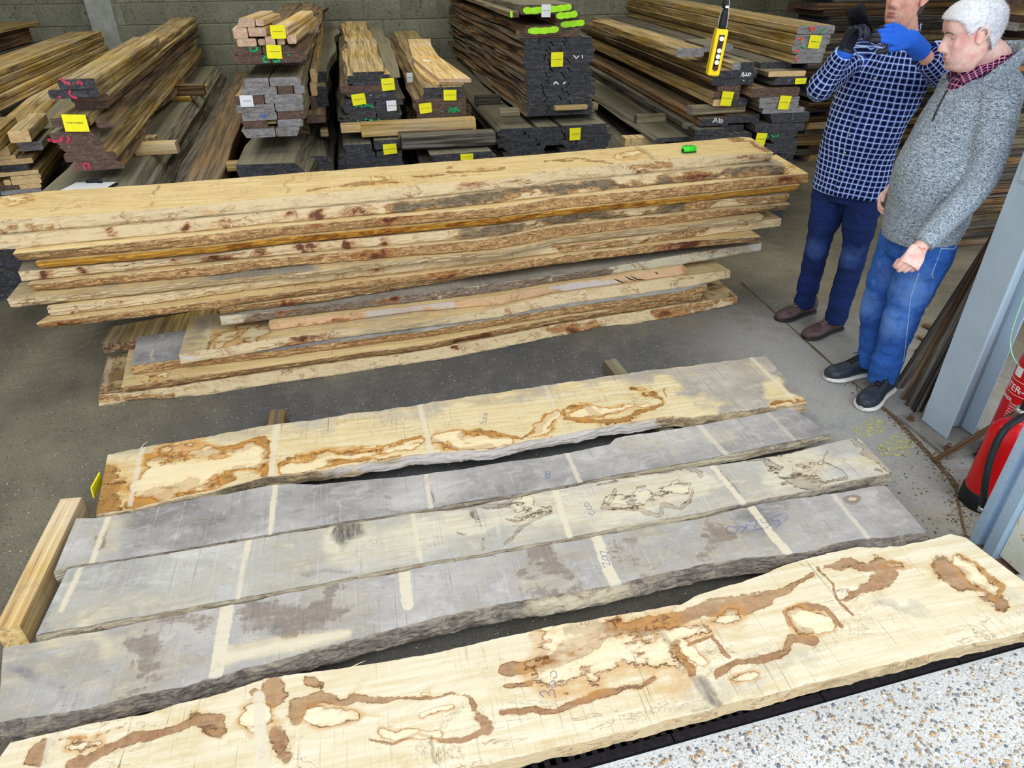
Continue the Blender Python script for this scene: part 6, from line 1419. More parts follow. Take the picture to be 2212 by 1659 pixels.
ZK = np.array([-.128, -.118, -.104, -.090, -.077, -.068, -.058, -.045, -.025, -.005, .012, .030, .055, .080, .100, .113, .120])
FF = np.array([.030, .058, .082, .080, .083, .084, .082, .081, .083, .082, .080, .090, .092, .082, .062, .036, .004])
BB = np.array([.010, .022, .034, .044, .054, .060, .066, .074, .086, .094, .099, .102, .102, .092, .072, .044, .004])
WW = np.array([.020, .034, .044, .051, .056, .0585, .061, .064, .068, .071, .073, .0755, .0775, .072, .058, .036, .004])
def head_mesh(name, c, fwd, up, scale, mat, nose=.026, chin=0.0, mouth=.003):
    Fr = frame_from(fwd, up)
    nz, na = 120, 120; z = np.linspace(-.128, .120, nz); th = np.linspace(0, 2*np.pi, na, endpoint=False)
    f = np.interp(z, ZK, FF); b = np.interp(z, ZK, BB); w = np.interp(z, ZK, WW)
    k = np.ones(7)/7
    sm = lambda q: np.convolve(np.pad(q, 3, 'edge'), k, 'valid')
    f, b, w = sm(f), sm(b), sm(w)
    f += chin*np.exp(-((z+.105)/.012)**2)
    TH, Z = np.meshgrid(th, z); Tn = (TH+np.pi) % (2*np.pi)-np.pi
    cs, sn = np.cos(TH), np.sin(TH); pw = .86
    X = np.where(cs > 0, f[:, None], b[:, None])*np.sign(cs)*np.abs(cs)**pw; Y = w[:, None]*np.sign(sn)*np.abs(sn)**pw
    G = lambda t0, z0, st, sz: np.exp(-((np.abs(Tn)-t0)/st)**2-((Z-z0)/sz)**2)
    d = np.zeros_like(X)
    d += -.0105*G(.43, .006, .20, .012)+.0035*G(.42, .003, .13, .008)
    d += .004*G(.40, .028, .26, .007)+.0045*G(.72, -.022, .22, .016)
    d += .0028*G(0, -.0635, .30, .005)+.0032*G(0, -.0765, .26, .0055)-.0035*G(0, -.0702, .36, .0022)
    d += -.004*G(0, -.088, .35, .006)-.003*G(.42, -.055, .06, .018)
    d += -.0035*G(.50, -.010, .12, .006)
    # nose: a ridge widening to tip and wings
    hz = np.interp(Z, [-.052, -.046, -.040, -.032, -.020, 0, .016, .026], [0, .45, .86, 1, .86, .50, .20, 0])
    wn = np.interp(Z, [-.05, -.038, -.02, .02], [.22, .20, .135, .11])
    d += nose*hz*np.exp(-(Tn/wn)**2*1.3)+.006*np.exp(-((np.abs(Tn)-.21)/.07)**2-((Z+.038)/.008)**2)
    nx, ny = cs, sn
    X = X+d*nx; Y = Y+d*ny*.9
    V = np.stack([X, Y, Z], -1).reshape(-1, 3)*scale
    W = np.asarray(c)+V@Fr
    Fc = []
    for i in range(nz-1):
        for j in range(na): Fc.append((i*na+j, i*na+(j+1) % na, (i+1)*na+(j+1) % na, (i+1)*na+j))
    Fc.append(tuple(range(na-1, -1, -1))); Fc.append(tuple((nz-1)*na+j for j in range(na)))
    me = mesh(name, W, Fc, smooth=True)
    lipc = np.clip(G(0, -.0645, .30, .0045)+G(0, -.076, .26, .0055), 0, 1)**1.2+.9*G(0, -.0702, .33, .0018)
    stub = np.clip(.5*G(0, -.095, .8, .02)+.4*G(.6, -.09, .5, .03)+.35*G(0, -.055, .4, .006), 0, .6)+.7*G(.42, .0335, .25, .0045)+.8*G(.43, .0065, .13, .0022)
    red = np.clip(.45*G(.65, -.025, .3, .02)+.5*G(0, -.035, .18, .014)+.45*G(.42, -.004, .2, .005), 0, 1)
    col = np.stack([np.clip(lipc, 0, 1).ravel(), np.clip(stub, 0, 1).ravel(), red.ravel(), np.ones(nz*na)], -1)
    at = me.color_attributes.new('fc', 'FLOAT_COLOR', 'POINT'); at.data.foreach_set('color', col.astype(np.float32).ravel())
    me.materials.append(mat)
    return me, Fr, (z, th, np.stack([X, Y, Z], -1)*scale)
def lids(c, Fr, par_, mat, r=.0133, droop=.9):
    for nm, u_, half in (('eyelid', np.array([.45, 0, droop]), 1.02), ('eyelid', np.array([.45, 0, -.92]), 1.0)):
        u = nrm(u_); a = nrm(np.cross(u, [0, 1, 0])); b = np.cross(u, a); V = []; Fc = []; n, m = 9, 24
        for i in range(n):
            t_ = half*i/(n-1)
            for j in range(m):
                ph_ = 2*np.pi*j/m; V.append(c+(r*(u*np.cos(t_)+np.sin(t_)*(a*np.cos(ph_)+b*np.sin(ph_)*1.25)))@Fr)
        for i in range(n-1):
            for j in range(m): Fc.append((i*m+j, i*m+(j+1) % m, (i+1)*m+(j+1) % m, (i+1)*m+j))
        par_(link(nm, mesh(nm, V, Fc, smooth=True), mat))
def brows(c, Fr, par_, mat, sc_=1.0):
    for sd in (1, -1):
        pts = [np.asarray(c)+np.array([x, y*sd, z])@Fr*sc_ for x, y, z in ((.0905, .014, .022), (.0895, .026, .0265), (.0840, .040, .0265), (.0750, .051, .020))]
        v, f = limb(pts, [(.0014, .0022), (.002, .0030), (.0018, .0026), (.0008, .001)], Fr[2], 10, 5); v = np.asarray(v)+np.random.default_rng(4).normal(0, .0006, (len(v), 3))
        par_(link('eyebrow', mesh('eyebrow', v, f), mat))
def ear_vf(c, Fr, scale, side):
    def L(x, y, z): return np.asarray(c)+np.array([x, y*side, z])@Fr*scale
    rim = [L(-.004, .073, -.026), L(.002, .078, -.020), L(.004, .081, -.004), L(.003, .085, .014), L(-.006, .089, .026), L(-.018, .091, .029), L(-.028, .092, .020), L(-.031, .091, .004), L(-.024, .086, -.012), L(-.014, .081, -.024), L(-.006, .077, -.031)]
    parts = [limb(rim, [.0045]*11, (0, 0, 1), 8, 3), limb([L(-.008, .076, -.02), L(-.012, .078, .0), L(-.014, .079, .02)], [(.009, .004), (.016, .0045), (.013, .0045)], Fr[1], 10, 4),
             limb([L(-.005, .076, -.030), L(-.008, .078, -.022)], [.005, .006], (0, 0, 1), 8, 3)]
    return parts
def hair(name, c, Fr, grid, scale, mask, n, length, mat, parent, seed, base_off=.005, sweep=(-.35, 0, -.5)):
    z, th, G_ = grid; r = np.random.default_rng(seed)
    nz, na = G_.shape[:2]
    mk = np.array([[mask(z[i], (th[j]+np.pi) % (2*np.pi)-np.pi) for j in range(na)] for i in range(nz)])
    # cap close to the scalp
    idx = -np.ones((nz, na), int); V = []; Fc = []
    nrmv = G_-np.array([0, 0, .02]); nrmv /= np.linalg.norm(nrmv, axis=2, keepdims=True)+1e-9
    for i in range(nz):
        for j in range(na):
            if mk[i, j] > 0: idx[i, j] = len(V); V.append(G_[i, j]+nrmv[i, j]*base_off*scale*min(1, mk[i, j]*3))
    for i in range(nz-1):
        for j in range(na):
            q = [idx[i, j], idx[i, (j+1) % na], idx[i+1, (j+1) % na], idx[i+1, j]]
            if min(q) >= 0: Fc.append(tuple(q))
    V = np.array(V); base = (V, Fc)
    ii, jj = np.where(mk > 0.0); pr = mk[ii, jj]; w_ = pr*np.cos(np.clip(z[ii], 0, .11)*9); w_ /= w_.sum(); pick = r.choice(len(ii), n, p=w_)
    P0 = G_[ii[pick], jj[pick]]+r.normal(0, .0012, (n, 3)); N0 = nrmv[ii[pick], jj[pick]]; P0 = P0+N0*base_off*.6*scale
    sw = np.array(sweep)[None, :]+r.normal(0, .22, (n, 3)); sw = sw-(sw*N0).sum(1)[:, None]*N0; dirs = N0*.30+sw; dirs /= np.linalg.norm(dirs, axis=1)[:, None]
    sd = np.cross(dirs, N0); sd /= np.linalg.norm(sd, axis=1)[:, None]+1e-9
    Ln = length*r.uniform(.6, 1.2, n)[:, None]*(.4+.6*np.clip(pr[pick], 0, 1))[:, None]
    hw = .0007
    A0 = P0-sd*hw; A1_ = P0+sd*hw; Mid = P0+dirs*Ln*.6; B0 = Mid-sd*hw*.8; B1 = Mid+sd*hw*.8; T = P0+dirs*Ln*.95+sw*Ln*.25
    HV = np.stack([A0, A1_, B1, B0, T], 1).reshape(-1, 3); o = len(V)
    HF = []
    for k in range(n): HF.append((o+k*5, o+k*5+1, o+k*5+2, o+k*5+3)); HF.append((o+k*5+3, o+k*5+2, o+k*5+4))
    W = np.asarray(c)+np.concatenate([V, HV])@Fr
    ob = link(name, mesh(name, W, Fc+HF, smooth=True), mat, parent); ob['kind'] = 'stuff'
    return ob
def hand_parts(wrist, fwd, palm_n, curls, side=1, s=1.0, thumb=None, spread=.0, fl=1.0):
    """wrist, direction wrist->knuckles, palm normal (out of the palm); curls: per finger three bend angles"""
    f = nrm(fwd); n = nrm(np.asarray(palm_n)-np.dot(palm_n, f)*f); l = np.cross(n, f)*side    # l towards the thumb
    w = np.asarray(wrist, float)
    parts = [limb([w-f*.02*s, w+f*.012*s, w+f*.05*s, w+f*.088*s], [(.026*s, .019*s), (.029*s, .0165*s), (.040*s, .0145*s), (.041*s, .0125*s)], n, 16, 4)]
    tips = []
    offs = [.031, .0105, -.0105, -.030]; lens = [(.040, .025, .020), (.044, .028, .021), (.041, .026, .020), (.032, .020, .018)]; rads = [.0092, .0095, .009, .0078]
    for k in range(4):
        p = w+f*(.080-.004*abs(k-1))*s+l*offs[k]*s; d = f+l*spread*(1.5-k)*.5; d = nrm(d); pts = [p-d*.02*s, p]; a = 0
        for j in range(3):
            a += curls[k][j]; dj = d*math.cos(a)+n*math.sin(a); p = p+dj*lens[k][j]*s*fl; pts.append(p)
        r0 = rads[k]*s; parts.append(limb(pts, [r0*1.0, r0*1.06, r0*1.0, r0*.92, r0*.72], l, 10, 4)); tips.append(p)
    tb = thumb or (.55, .35, .3, .25)
    p = w+f*.022*s+l*.024*s; d = nrm(f*math.cos(tb[0])+l*math.sin(tb[0])+n*.25); pts = [p-d*.012*s, p]
    for j, L in enumerate((.040, .032, .026)):
        d = nrm(d*math.cos(tb[j+1])+(n*.8+f*.35)*math.sin(tb[j+1])) if j else d
        p = p+d*L*s; pts.append(p)
    parts.append(limb(pts, [.013*s, .0145*s, .0118*s, .0105*s, .0078*s], n, 10, 4)); tips.append(p)
    return parts, tips
def shoe(name, heel, toe, mat, solemat, lacemat, parent, w=.050, hgt=.105, sole_h=.022, eyelets=False, label=None):
    heel = np.asarray(heel, float); toe = np.asarray(toe, float); f = nrm(toe-heel); L = np.linalg.norm(toe-heel); l = np.array([-f[1], f[0], 0])
    S = np.array([0, .04, .12, .25, .38, .5, .62, .75, .86, .95, 1.0]); Wd = np.array([.42, .62, .70, .70, .70, .78, .92, 1.0, .94, .68, .30])*w
    top = np.array([.70, .95, 1.0, 1.0, .90, .74, .60, .52, .48, .42, .28])*hgt
    def sect(s_, w_, z0, z1, tw, n=20):
        out = []
        for a in range(n):
            th = 2*np.pi*a/n; c_, s2 = np.cos(th), np.sin(th); yy = np.sign(c_)*abs(c_)**.75; zz = np.sign(s2)*abs(s2)**.7
            k = 1-(1-tw)*max(0, zz)
            out.append(heel+f*(s_*L)+l*yy*w_*k+np.array([0, 0, (z0+z1)/2+zz*(z1-z0)/2]))
        return out
    secs = [sect(S[i], Wd[i]*.94, sole_h*.6, top[i], .62 if S[i] < .45 else .75) for i in range(len(S))]
    k = 41; T = np.linspace(0, len(S)-1, k); secs = np.array(secs); si = np.clip(T.astype(int), 0, len(S)-2); u = (T-si)[:, None, None]; u = u*u*(3-2*u)
    sc_ = secs[si]*(1-u)+secs[si+1]*u; v, fc_, _ = loft(sc_)
    v = np.asarray(v); v = v+np.array([[0, 0, 1]])*(fbm2(v[:, 0]*60, v[:, 1]*60, 5, 3)*.0012)[:, None]*(v[:, 2:3] > .03)
    up = link(name, mesh(name, v, fc_, smooth=True), mat, parent)
    if label: up['label'] = label
    secs = np.array([sect(S[i], Wd[i]*1.04+.002, .0006, sole_h, .98) for i in range(len(S))]); sc_ = secs[si]*(1-u)+secs[si+1]*u; v, fc_, _ = loft(sc_)
    so = link('sole', mesh('sole', v, fc_, smooth=True), solemat, up)
    # tongue, laces and eyelets
    lc = []
    zt_ = lambda s_: np.interp(s_, S, top)
    for i in range(6):
        s0 = .30+.055*i; z0 = zt_(s0)+.001; z1 = zt_(s0+.045)+.005
        for sg in (1, -1):
            a = heel+f*(s0*L)+l*sg*.019+[0, 0, z0-.002]; m_ = heel+f*((s0+.022)*L)+[0, 0, (z0+z1)/2+.004]; b = heel+f*((s0+.045)*L)-l*sg*.019+[0, 0, z1-.004]
            lc.append(limb([a, m_, b], [.0026]*3, (0, 0, 1), 6, 3))
            if eyelets:
                e = heel+f*(s0*L)+l*sg*.022+[0, 0, z0-.009]; ev, ef = tube_vf([e-[0, 0, .001], e+[0, 0, .0015]], .0034, 8, f)
                link('eyelet', mesh('eyelet', ev, ef), M['steel'], up)
    b0 = heel+f*(.33*L)+[0, 0, zt_(.33)+.006]
    for sg in (1, -1):
        lc.append(limb([b0, b0+l*sg*.022+f*.012+[0, 0, .010], b0+l*sg*.036+f*.004+[0, 0, -.004], b0+l*sg*.018-f*.004+[0, 0, -.002], b0], [.0024]*5, (0, 0, 1), 6, 4))
        lc.append(limb([b0, b0+l*sg*.014+f*.03+[0, 0, -.006], b0+l*sg*.030+f*.052+[0, 0, -.022]], [.0022]*3, (0, 0, 1), 6, 4))
    v, fc_ = join_vf(lc); link('laces', mesh('laces', v, fc_, smooth=True), lacemat, up)
    return up
def folds(seed, amp, fx=9, fz=16):
    def f(co):
        a = fbm2(co[:, 0]*fx+co[:, 1]*fx*.8, co[:, 2]*fz, seed, 3, .5); b = fbm2(co[:, 0]*fx*.6+co[:, 2]*fz*.5, co[:, 1]*fx+co[:, 2]*4, seed+1, 3, .55)
        return amp*(1-np.abs(a)*1.6)+amp*.7*(b)
    return f
def wear(me, pts, base=0.0):
    co = get_co(me); w = np.full(len(co), base)
    for c, r, k in pts: w = np.maximum(w, k*np.exp(-(np.linalg.norm(co-np.asarray(c), axis=1)/r)**2))
    a = me.attributes.new('wear', 'FLOAT', 'POINT'); a.data.foreach_set('value', w.astype(np.float32))
def ring(c, r, path_up, name): pass

# ================= man in the blue check shirt
def man_one():
    fw = nrm((-.85, -.53, 0)); lat = np.array([fw[1], -fw[0], 0])*-1   # towards his right-hand side of the picture
    lat = np.array([.53, -.85, 0])
    anL, anR = P(1738, 652, .09), P(1805, 690, .09)
    foot = (anL+anR)/2
    root = thing('person', 'man in blue check shirt, dark jeans and work gloves holding up a black phone', 'person', (foot[0], foot[1], 0))
    def par(o):
        o.parent = root; o.matrix_parent_inverse = Matrix.Translation(-Vector(root.location)); return o
    pel = Q(1836, 400, 3.27); hipL = pel-lat*.085+[0, 0, -.03]; hipR = pel+lat*.085+[0, 0, -.03]
    knL, knR = Q(1767, 530, 3.36), Q(1845, 548, 3.18)
    waist = Q(1850, 330, 3.27); belly = Q(1868, 270, 3.25); chest = Q(1912, 170, 3.25); shl = Q(1938, 105, 3.25); nb = Q(1952, 78, 3.24); hc = Q(1958, -4, 3.15)
    sL = shl-lat*.165+[0, 0, -.01]; sR = shl+lat*.165+[0, 0, -.01]
    eL = Q(1772, 190, 3.13); wL = Q(1826, 112, 2.98); eR = Q(2062, 190, 2.98); wR = Q(1968, 88, 2.86)
    # jeans
    jl = [pel+[0, 0, .06], hipL, (hipL+knL)/2, knL, (knL+anL)/2, anL+[0, 0, -.02]]; jr = [pel+[0, 0, .06], hipR, (hipR+knR)/2, knR, (knR+anR)/2, anR+[0, 0, -.02]]
    rr = [(.10, .10), (.098, .108), (.086, .092), (.066, .070), (.064, .066), (.058, .062)]
    me = fuse('jeans', [limb([pel+[0, 0, .12], pel+[0, 0, .02], pel+[0, 0, -.08]], [(.165, .125), (.175, .13), (.13, .11)], fw, 24), limb(jl, rr, fw, 20), limb(jr, rr, fw, 20)], .009, 2, folds(71, .004, 9, 17))
    cloth_uv(me, [(jl[1:], .08, fw), (jr[1:], .08, fw)]); wear(me, [(knL+fw*.06, .085, .9), (knR+fw*.06, .085, .9), ((hipL+knL)/2+fw*.08, .07, .3), ((hipR+knR)/2+fw*.08, .07, .3)])
    par(link('jeans', me, M['denim_dark']))
    # shoes
    tL = P(1652, 700, 0); tR = P(1737, 733, 0); hL = P(1757, 672, 0); hR = P(1815, 708, 0)
    sL_ = shoe('shoe', hL, hL+nrm(tL-hL)*.31, M['leather_brown'], M['sole_dark'], M['lace_tan'], None, .055, .118, .018); par(sL_)
    sR_ = shoe('shoe', hR, hR+nrm(tR-hR)*.31, M['leather_brown'], M['sole_dark'], M['lace_tan'], None, .055, .118, .018); par(sR_)
    # body (head, neck, trunk core, forearms) one surface, head joined as its own fine mesh
    core = fuse('body', [limb([pel, waist, chest, shl, nb, hc+[0, 0, -.06]], [(.13, .09), (.13, .10), (.15, .10), (.12, .08), (.062, .062), (.058, .06)], fw, 20), limb([sL, eL-lat*-.0, wL], [.034, .018, .026], fw), limb([sR, eR, wR], [.036, .030, .031], fw), limb([hipL, knL, anL], [.07, .05, .035], fw), limb([hipR, knR, anR], [.07, .05, .035], fw)], .008, 3)
    b = par(link('body', core, M['skin']))
    up = nrm(np.array([.0, .0, 1])-nrm((-.93, -.3, 0))*.10)
    hm, Fr, grid = head_mesh('head', hc, nrm((-.93, -.33, .10)), up, 1.0, M['skin'], .025)
    par(link('head', hm))
    for sd in (1, -1):
        par(link('ear', fuse('ear', ear_vf(hc, Fr, .97, sd), .0022, 2), M['skin']))
        e = hc+np.array([.0612, .032*sd, .004])@Fr; ev, ef = blob(e, (.0125, .0125, .0125)); eo = par(link('eye', mesh('eye', ev, ef, smooth=True), M['eye']))
        ev, ef = blob(e+np.array([.0070, 0, -.001])@Fr, (.0066, .0066, .0066)); link('iris', mesh('iris', ev, ef, smooth=True), M['iris'], eo)
        lids(e, Fr, par, M['skin'])
    brows(hc, Fr, par, M['hair_grey'])
    mk = lambda z, t: 1.0 if (z > .075-.02*min(1, abs(t))) or (abs(t) > 1.25 and z > .02) or (abs(t) > 1.75 and z > -.05) else 0.0
    par(hair('hair', hc, Fr, grid, 1.0, mk, 5000, .018, M['hair_grey'], None, 3))
    # shirt: trunk and sleeves in one cloth
    hem = pel+[0, 0, -.035]
    tor = [hem, pel+[0, 0, .05], waist, belly, chest, shl+[0, 0, -.02], shl+[0, 0, .03]]
    trr = [(.198, .152), (.196, .150), (.190, .148), (.194, .152), (.205, .142), (.185, .115), (.10, .085)]
    slL = [sL+lat*.03, sL+(eL-sL)*.5, eL, (eL+wL)/2, wL-(wL-eL)*.02]; slR = [sR-lat*.03, sR+(eR-sR)*.5, eR, eR+(wR-eR)*.4, eR+(wR-eR)*.66]
    me = fuse('shirt', [limb(tor, trr, fw, 28), limb(slL, [.078, .068, .062, .055, .044], fw, 18), limb(slR, [.078, .068, .060, .056, .050], fw, 18)], .0075, 3, folds(81, .0035, 10, 12))
    cloth_uv(me, [([tor[0], tor[-1]], .165, fw), (slL[1:], .062, fw), (slR[1:], .062, fw)])
    sh = par(link('shirt', me, M['plaid_blue']))
    bvh_t = me
    # placket and collar
    from mathutils.bvhtree import BVHTree
    def surf(me_, p, d):
        co = [Vector(c_) for c_ in get_co(me_)]; pol = [tuple(q.vertices) for q in me_.polygons]; t_ = BVHTree.FromPolygons(co, pol)
        return t_
    T_ = surf(me, None, None)
    def on(p, d, off=.002):
        h = T_.ray_cast(Vector(p+d*.5), Vector(-d)); return np.array(h[0])+d*off if h[0] is not None else p
    line = [on(a, fw, .0035) for a in catmull([hem+[0, 0, .01], waist, belly, chest, shl+[0, 0, -.03]], 16)]
    pv, pf = limb(line, [(.016, .0018)]*len(line), fw, 8, 2); pm = mesh('placket', pv, pf, smooth=True)
    cloth_uv(pm, [([tor[0], tor[-1]], .165, fw)]); par(link('placket', pm, M['plaid_blue']))
    for i in range(7):
        c = on(np.array(line[1+2*i]), fw, .0075); bv, bf = tube_vf([c-fw*.001, c+fw*.002], .0055, 10); link('button', mesh('button', bv, bf, smooth=True), M['steel'], sh).matrix_parent_inverse = Matrix.Identity(4)
    for sd in (-1, 1):
        c0 = nb+lat*sd*.055-fw*.035+[0, 0, .03]; pts = [nb-fw*.06+[0, 0, .045], c0, nb+lat*sd*.05+fw*.05+[0, 0, .0], nb+lat*sd*.035+fw*.095+[0, 0, -.035]]
        cv, cf = limb(pts, [(.004, .020), (.004, .024), (.004, .026), (.003, .012)], (0, 0, 1), 10, 4); cm = mesh('collar', cv, cf, smooth=True); cloth_uv(cm, [(pts, .03, (0, 0, 1))]); par(link('collar', cm, M['plaid_blue']))
    # phone in his hands
    ph = Q(1857, 47, 2.955); d_up = nrm(Q(1845, 12, 2.95)-Q(1868, 80, 2.96)); view = nrm(np.array([0, 0, EYE])-ph)
    nrm_ = nrm(view+np.array([-.25, .10, .05])); lat_ = nrm(np.cross(d_up, nrm_)); nrm_ = np.cross(lat_, d_up)
    me = rbox('phone', .074, .152, .009, .007, 3, True)
    for vv in me.vertices: vv.co = Vector(lat_)*vv.co.x+Vector(d_up)*vv.co.y+Vector(nrm_)*vv.co.z
    M['phone'] = plain('phone_black', lin(16, 18, 24), .25)
    pho = tag(link('phone', me, M['phone'], loc=tuple(ph)), 'black mobile phone held up by the man in the blue check shirt', 'phone')
    for k in range(2):
        c = lat_*.022*-1+d_up*(.055-.022*k)+nrm_*.0055; cv, cf = tube_vf([c-nrm_*.001, c+nrm_*.0015], .008, 12); link('camera_lens', mesh('camera_lens', cv, cf), M['phone'], pho)
    # gloved hands
    cl = [(1.0, 1.2, .7), (1.05, 1.2, .7), (1.1, 1.2, .7), (1.15, 1.2, .7)]
    hp, tips = hand_parts(wL, nrm(Q(1848, 62, 2.96)-wL), nrm(lat*.9+view*.35), cl, 1, 1.16, (.4, .5, .5, .3))
    me = fuse('glove', hp+[limb([wL-(wL-eL)*.14, wL, wL+nrm(ph-wL)*.015], [.040, .037, .034], fw)], .0030, 1)
    co = get_co(me); ax = nrm(ph-wL); t = (co-wL)@ax; a = me.attributes.new('gl', 'FLOAT', 'POINT'); a.data.foreach_set('value', (t > .004).astype(np.float32))
    par(link('glove', me, M['glove']))['label'] = 'glove with black palm and fingers and blue cuff'
    tgt = ph+d_up*.02+lat_*.01
    cl = [(.15, .35, .3), (.35, .5, .4), (.5, .6, .4), (.6, .7, .5)]
    hp, tips = hand_parts(wR, nrm(Q(1890, 58, 2.86)-wR), nrm(np.array([0, 0, -1])*.5-view*.85), cl, -1, 1.24, (.4, .5, .4, .25))
    me = fuse('glove', hp+[limb([wR-(wR-eR)*.22, wR, wR+nrm(tgt-wR)*.02], [.042, .040, .038], fw)], .0030, 1)
    co = get_co(me); tp = np.array(tips[:4]).mean(0); g_ = np.clip(1-np.linalg.norm(co-np.array(tips)[np.argmin(np.linalg.norm(co[:, None]-np.array(tips)[None], axis=2), axis=1)], axis=1)/.075, 0, 1)*1.2
    pn = nrm(np.array([0, 0, -1])*.5-view*.85); under_ = ((co-(wR+nrm(tp-wR)*.05))@pn > .006)
    a = me.attributes.new('gl', 'FLOAT', 'POINT'); a.data.foreach_set('value', np.maximum((g_ > .45)*1.0, under_*((co-wR)@nrm(tp-wR) > .03)*1.0).astype(np.float32))
    par(link('glove', me, M['glove']))['label'] = 'bright blue glove with black fingertips'
man_one()

# ================= older man in the grey sweater
def man_two():
    fw = nrm((-.985, .12, 0)); lat = np.array([-.12, -.985, 0])     # lat: towards the camera side
    view = nrm(np.array([-.68, -.73, 0]))
    anF, anN = P(1884, 778, .11)+[0, .0, 0], P(1905, 815, .10)
    root = thing('person', 'older man with white hair, grey marled sweater, blue jeans and black trainers', 'person', tuple((anF+anN)/2*[1, 1, 0]))
    def par(o):
        o.parent = root; o.matrix_parent_inverse = Matrix.Translation(-Vector(root.location)); return o
    pel = Q(1985, 510, 2.6); hipF = pel-lat*.085+[0, 0, -.02]; hipN = pel+lat*.085+[0, 0, -.02]
    knF, knN = Q(1898, 655, 2.68), Q(1945, 690, 2.50)
    waist = Q(2008, 440, 2.6); belly = Q(2022, 375, 2.59); chest = Q(2085, 250, 2.6); shl = Q(2135, 165, 2.6); nb = Q(2146, 135, 2.6); hc = Q(2096, 74, 2.56)
    sF = shl-lat*.17+[0, 0, -.03]; sN = Q(2168, 205, 2.44)
    eN = Q(2112, 395, 2.38); wN = Q(1990, 532, 2.33); eF = sF+[.03, .05, -.29]; wF = eF+[-.16, -.0, -.18]
    jF = [pel+[0, 0, .05], hipF, (hipF+knF)/2, knF, (knF+anF)/2, anF+[0, 0, -.03]]; jN = [pel+[0, 0, .05], hipN, (hipN+knN)/2, knN, (knN+anN)/2, anN+[0, 0, -.02]]
    rr = [(.10, .10), (.100, .118), (.088, .104), (.068, .080), (.064, .072), (.058, .068)]
    me = fuse('jeans', [limb([pel+[0, 0, .14], pel+[0, 0, .02], pel+[0, 0, -.09]], [(.140, .122), (.152, .130), (.13, .12)], fw, 24), limb(jF, rr, fw, 20), limb(jN, rr, fw, 20)], .009, 2, folds(171, .0045, 8, 15))
    cloth_uv(me, [(jF[1:], .08, fw), (jN[1:], .08, fw)]); wear(me, [(knF+fw*.06, .10, .8), (knN+fw*.05+view*.04, .12, .8), ((hipN+knN)/2+view*.09, .15, .75), ((hipF+knF)/2+view*.09, .13, .6)], .22)
    jo = par(link('jeans', me, M['denim_blue']))
    from mathutils.bvhtree import BVHTree
    T_ = BVHTree.FromPolygons([Vector(c_) for c_ in get_co(me)], [tuple(q.vertices) for q in me.polygons])
    cam_ = np.array([0, 0, EYE])
    def cast(px, py, tree, off=.002):
        d = nrm(Q(px, py, 3.0)-cam_); h = tree.ray_cast(Vector(cam_), Vector(d)); return (np.array(h[0])-d*off) if h[0] is not None else None
    M['thread'] = plain('seam_thread', lin(170, 196, 226), .8)
    def seam(pts, r, mat, tree, name='seam', parent=jo, off=.002):
        q = [cast(a, b_, tree, off) for a, b_ in catmull(pts, len(pts)*3)]; q = [z for z in q if z is not None]
        if len(q) > 2:
            v, f = limb(q, [r]*len(q), (0, 0, 1), 6, 2); o = link(name, mesh(name, v, f, smooth=True), mat, parent); return o
    seam([(1942, 500), (1934, 512), (1938, 522), (1962, 532)], .0022, M['thread'], T_, 'pocket_seam')
    seam([(2034, 535), (2025, 560), (2012, 595), (2018, 602)], .0018, M['thread'], T_, 'pocket_seam'); seam([(2034, 537), (2060, 538), (2070, 528)], .0018, M['thread'], T_, 'pocket_seam')
    seam([(1985, 590), (1968, 640), (1962, 690), (1958, 730), (1952, 780), (1945, 815)], .0014, M['thread'], T_, 'side_seam')
    tF, hF = P(1770, 822, 0), P(1893, 806, 0); tN, hN = P(1832, 905, 0), P(1922, 840, 0)
    par(shoe('trainer', hF, hF+nrm(tF-hF)*.315, M['leather_black'], M['sole_white'], M['lace_black'], None, .058, .150, .028, True))
    par(shoe('trainer', hN, hN+nrm(tN-hN)*.315, M['leather_black'], M['sole_white'], M['lace_black'], None, .058, .150, .028, True))
    # hanging fist
    hd = nrm(Q(1962, 578, 2.30)-wN)
    hp, tips = hand_parts(wN, hd, nrm(fw*.25-view*.9), [(.75, 1.6, 1.1), (.85, 1.6, 1.1), (.95, 1.6, 1.1), (1.05, 1.6, 1.1)], 1, 1.08, (.1, 1.2, .9, .5))
    hp.append(limb([eN+(wN-eN)*.6, wN, wN+hd*.01], [.036, .029, .029], fw))
    me = fuse('hand', hp, .0028, 1); par(link('hand', me, M['skin2']))
    hp, tips = hand_parts(wF, nrm((-.6, 0, -.8)), nrm((.5, -.8, 0)), [(.5, .6, .4)]*4, -1, 1.0, (.5, .4, .3, .3))
    par(link('hand', fuse('hand', hp, .0035, 1), M['skin2']))
    core = fuse('body', [limb([pel, waist, chest, shl, nb, (nb+hc)/2+[0, 0, -.01], hc+[0, 0, -.05]], [(.13, .10), (.13, .11), (.14, .10), (.11, .08), (.066, .068), (.060, .068), (.055, .062)], fw, 20), limb([sN, eN, wN], [.036, .030, .028], fw), limb([sF, eF, wF], [.036, .030, .028], fw), limb([hipF, knF, anF], [.07, .05, .035], fw), limb([hipN, knN, anN], [.07, .05, .035], fw)], .008, 3)
    par(link('body', core, M['skin2']))
    hf = nrm((-.90, .36, -.22)); up = nrm(np.array([-.12, .04, 1.0])-hf*np.dot((-.12, .04, 1.0), hf))
    hm, Fr, grid = head_mesh('head', hc, hf, up, 1.04, M['skin2'], .027, .002)
    par(link('head', hm))
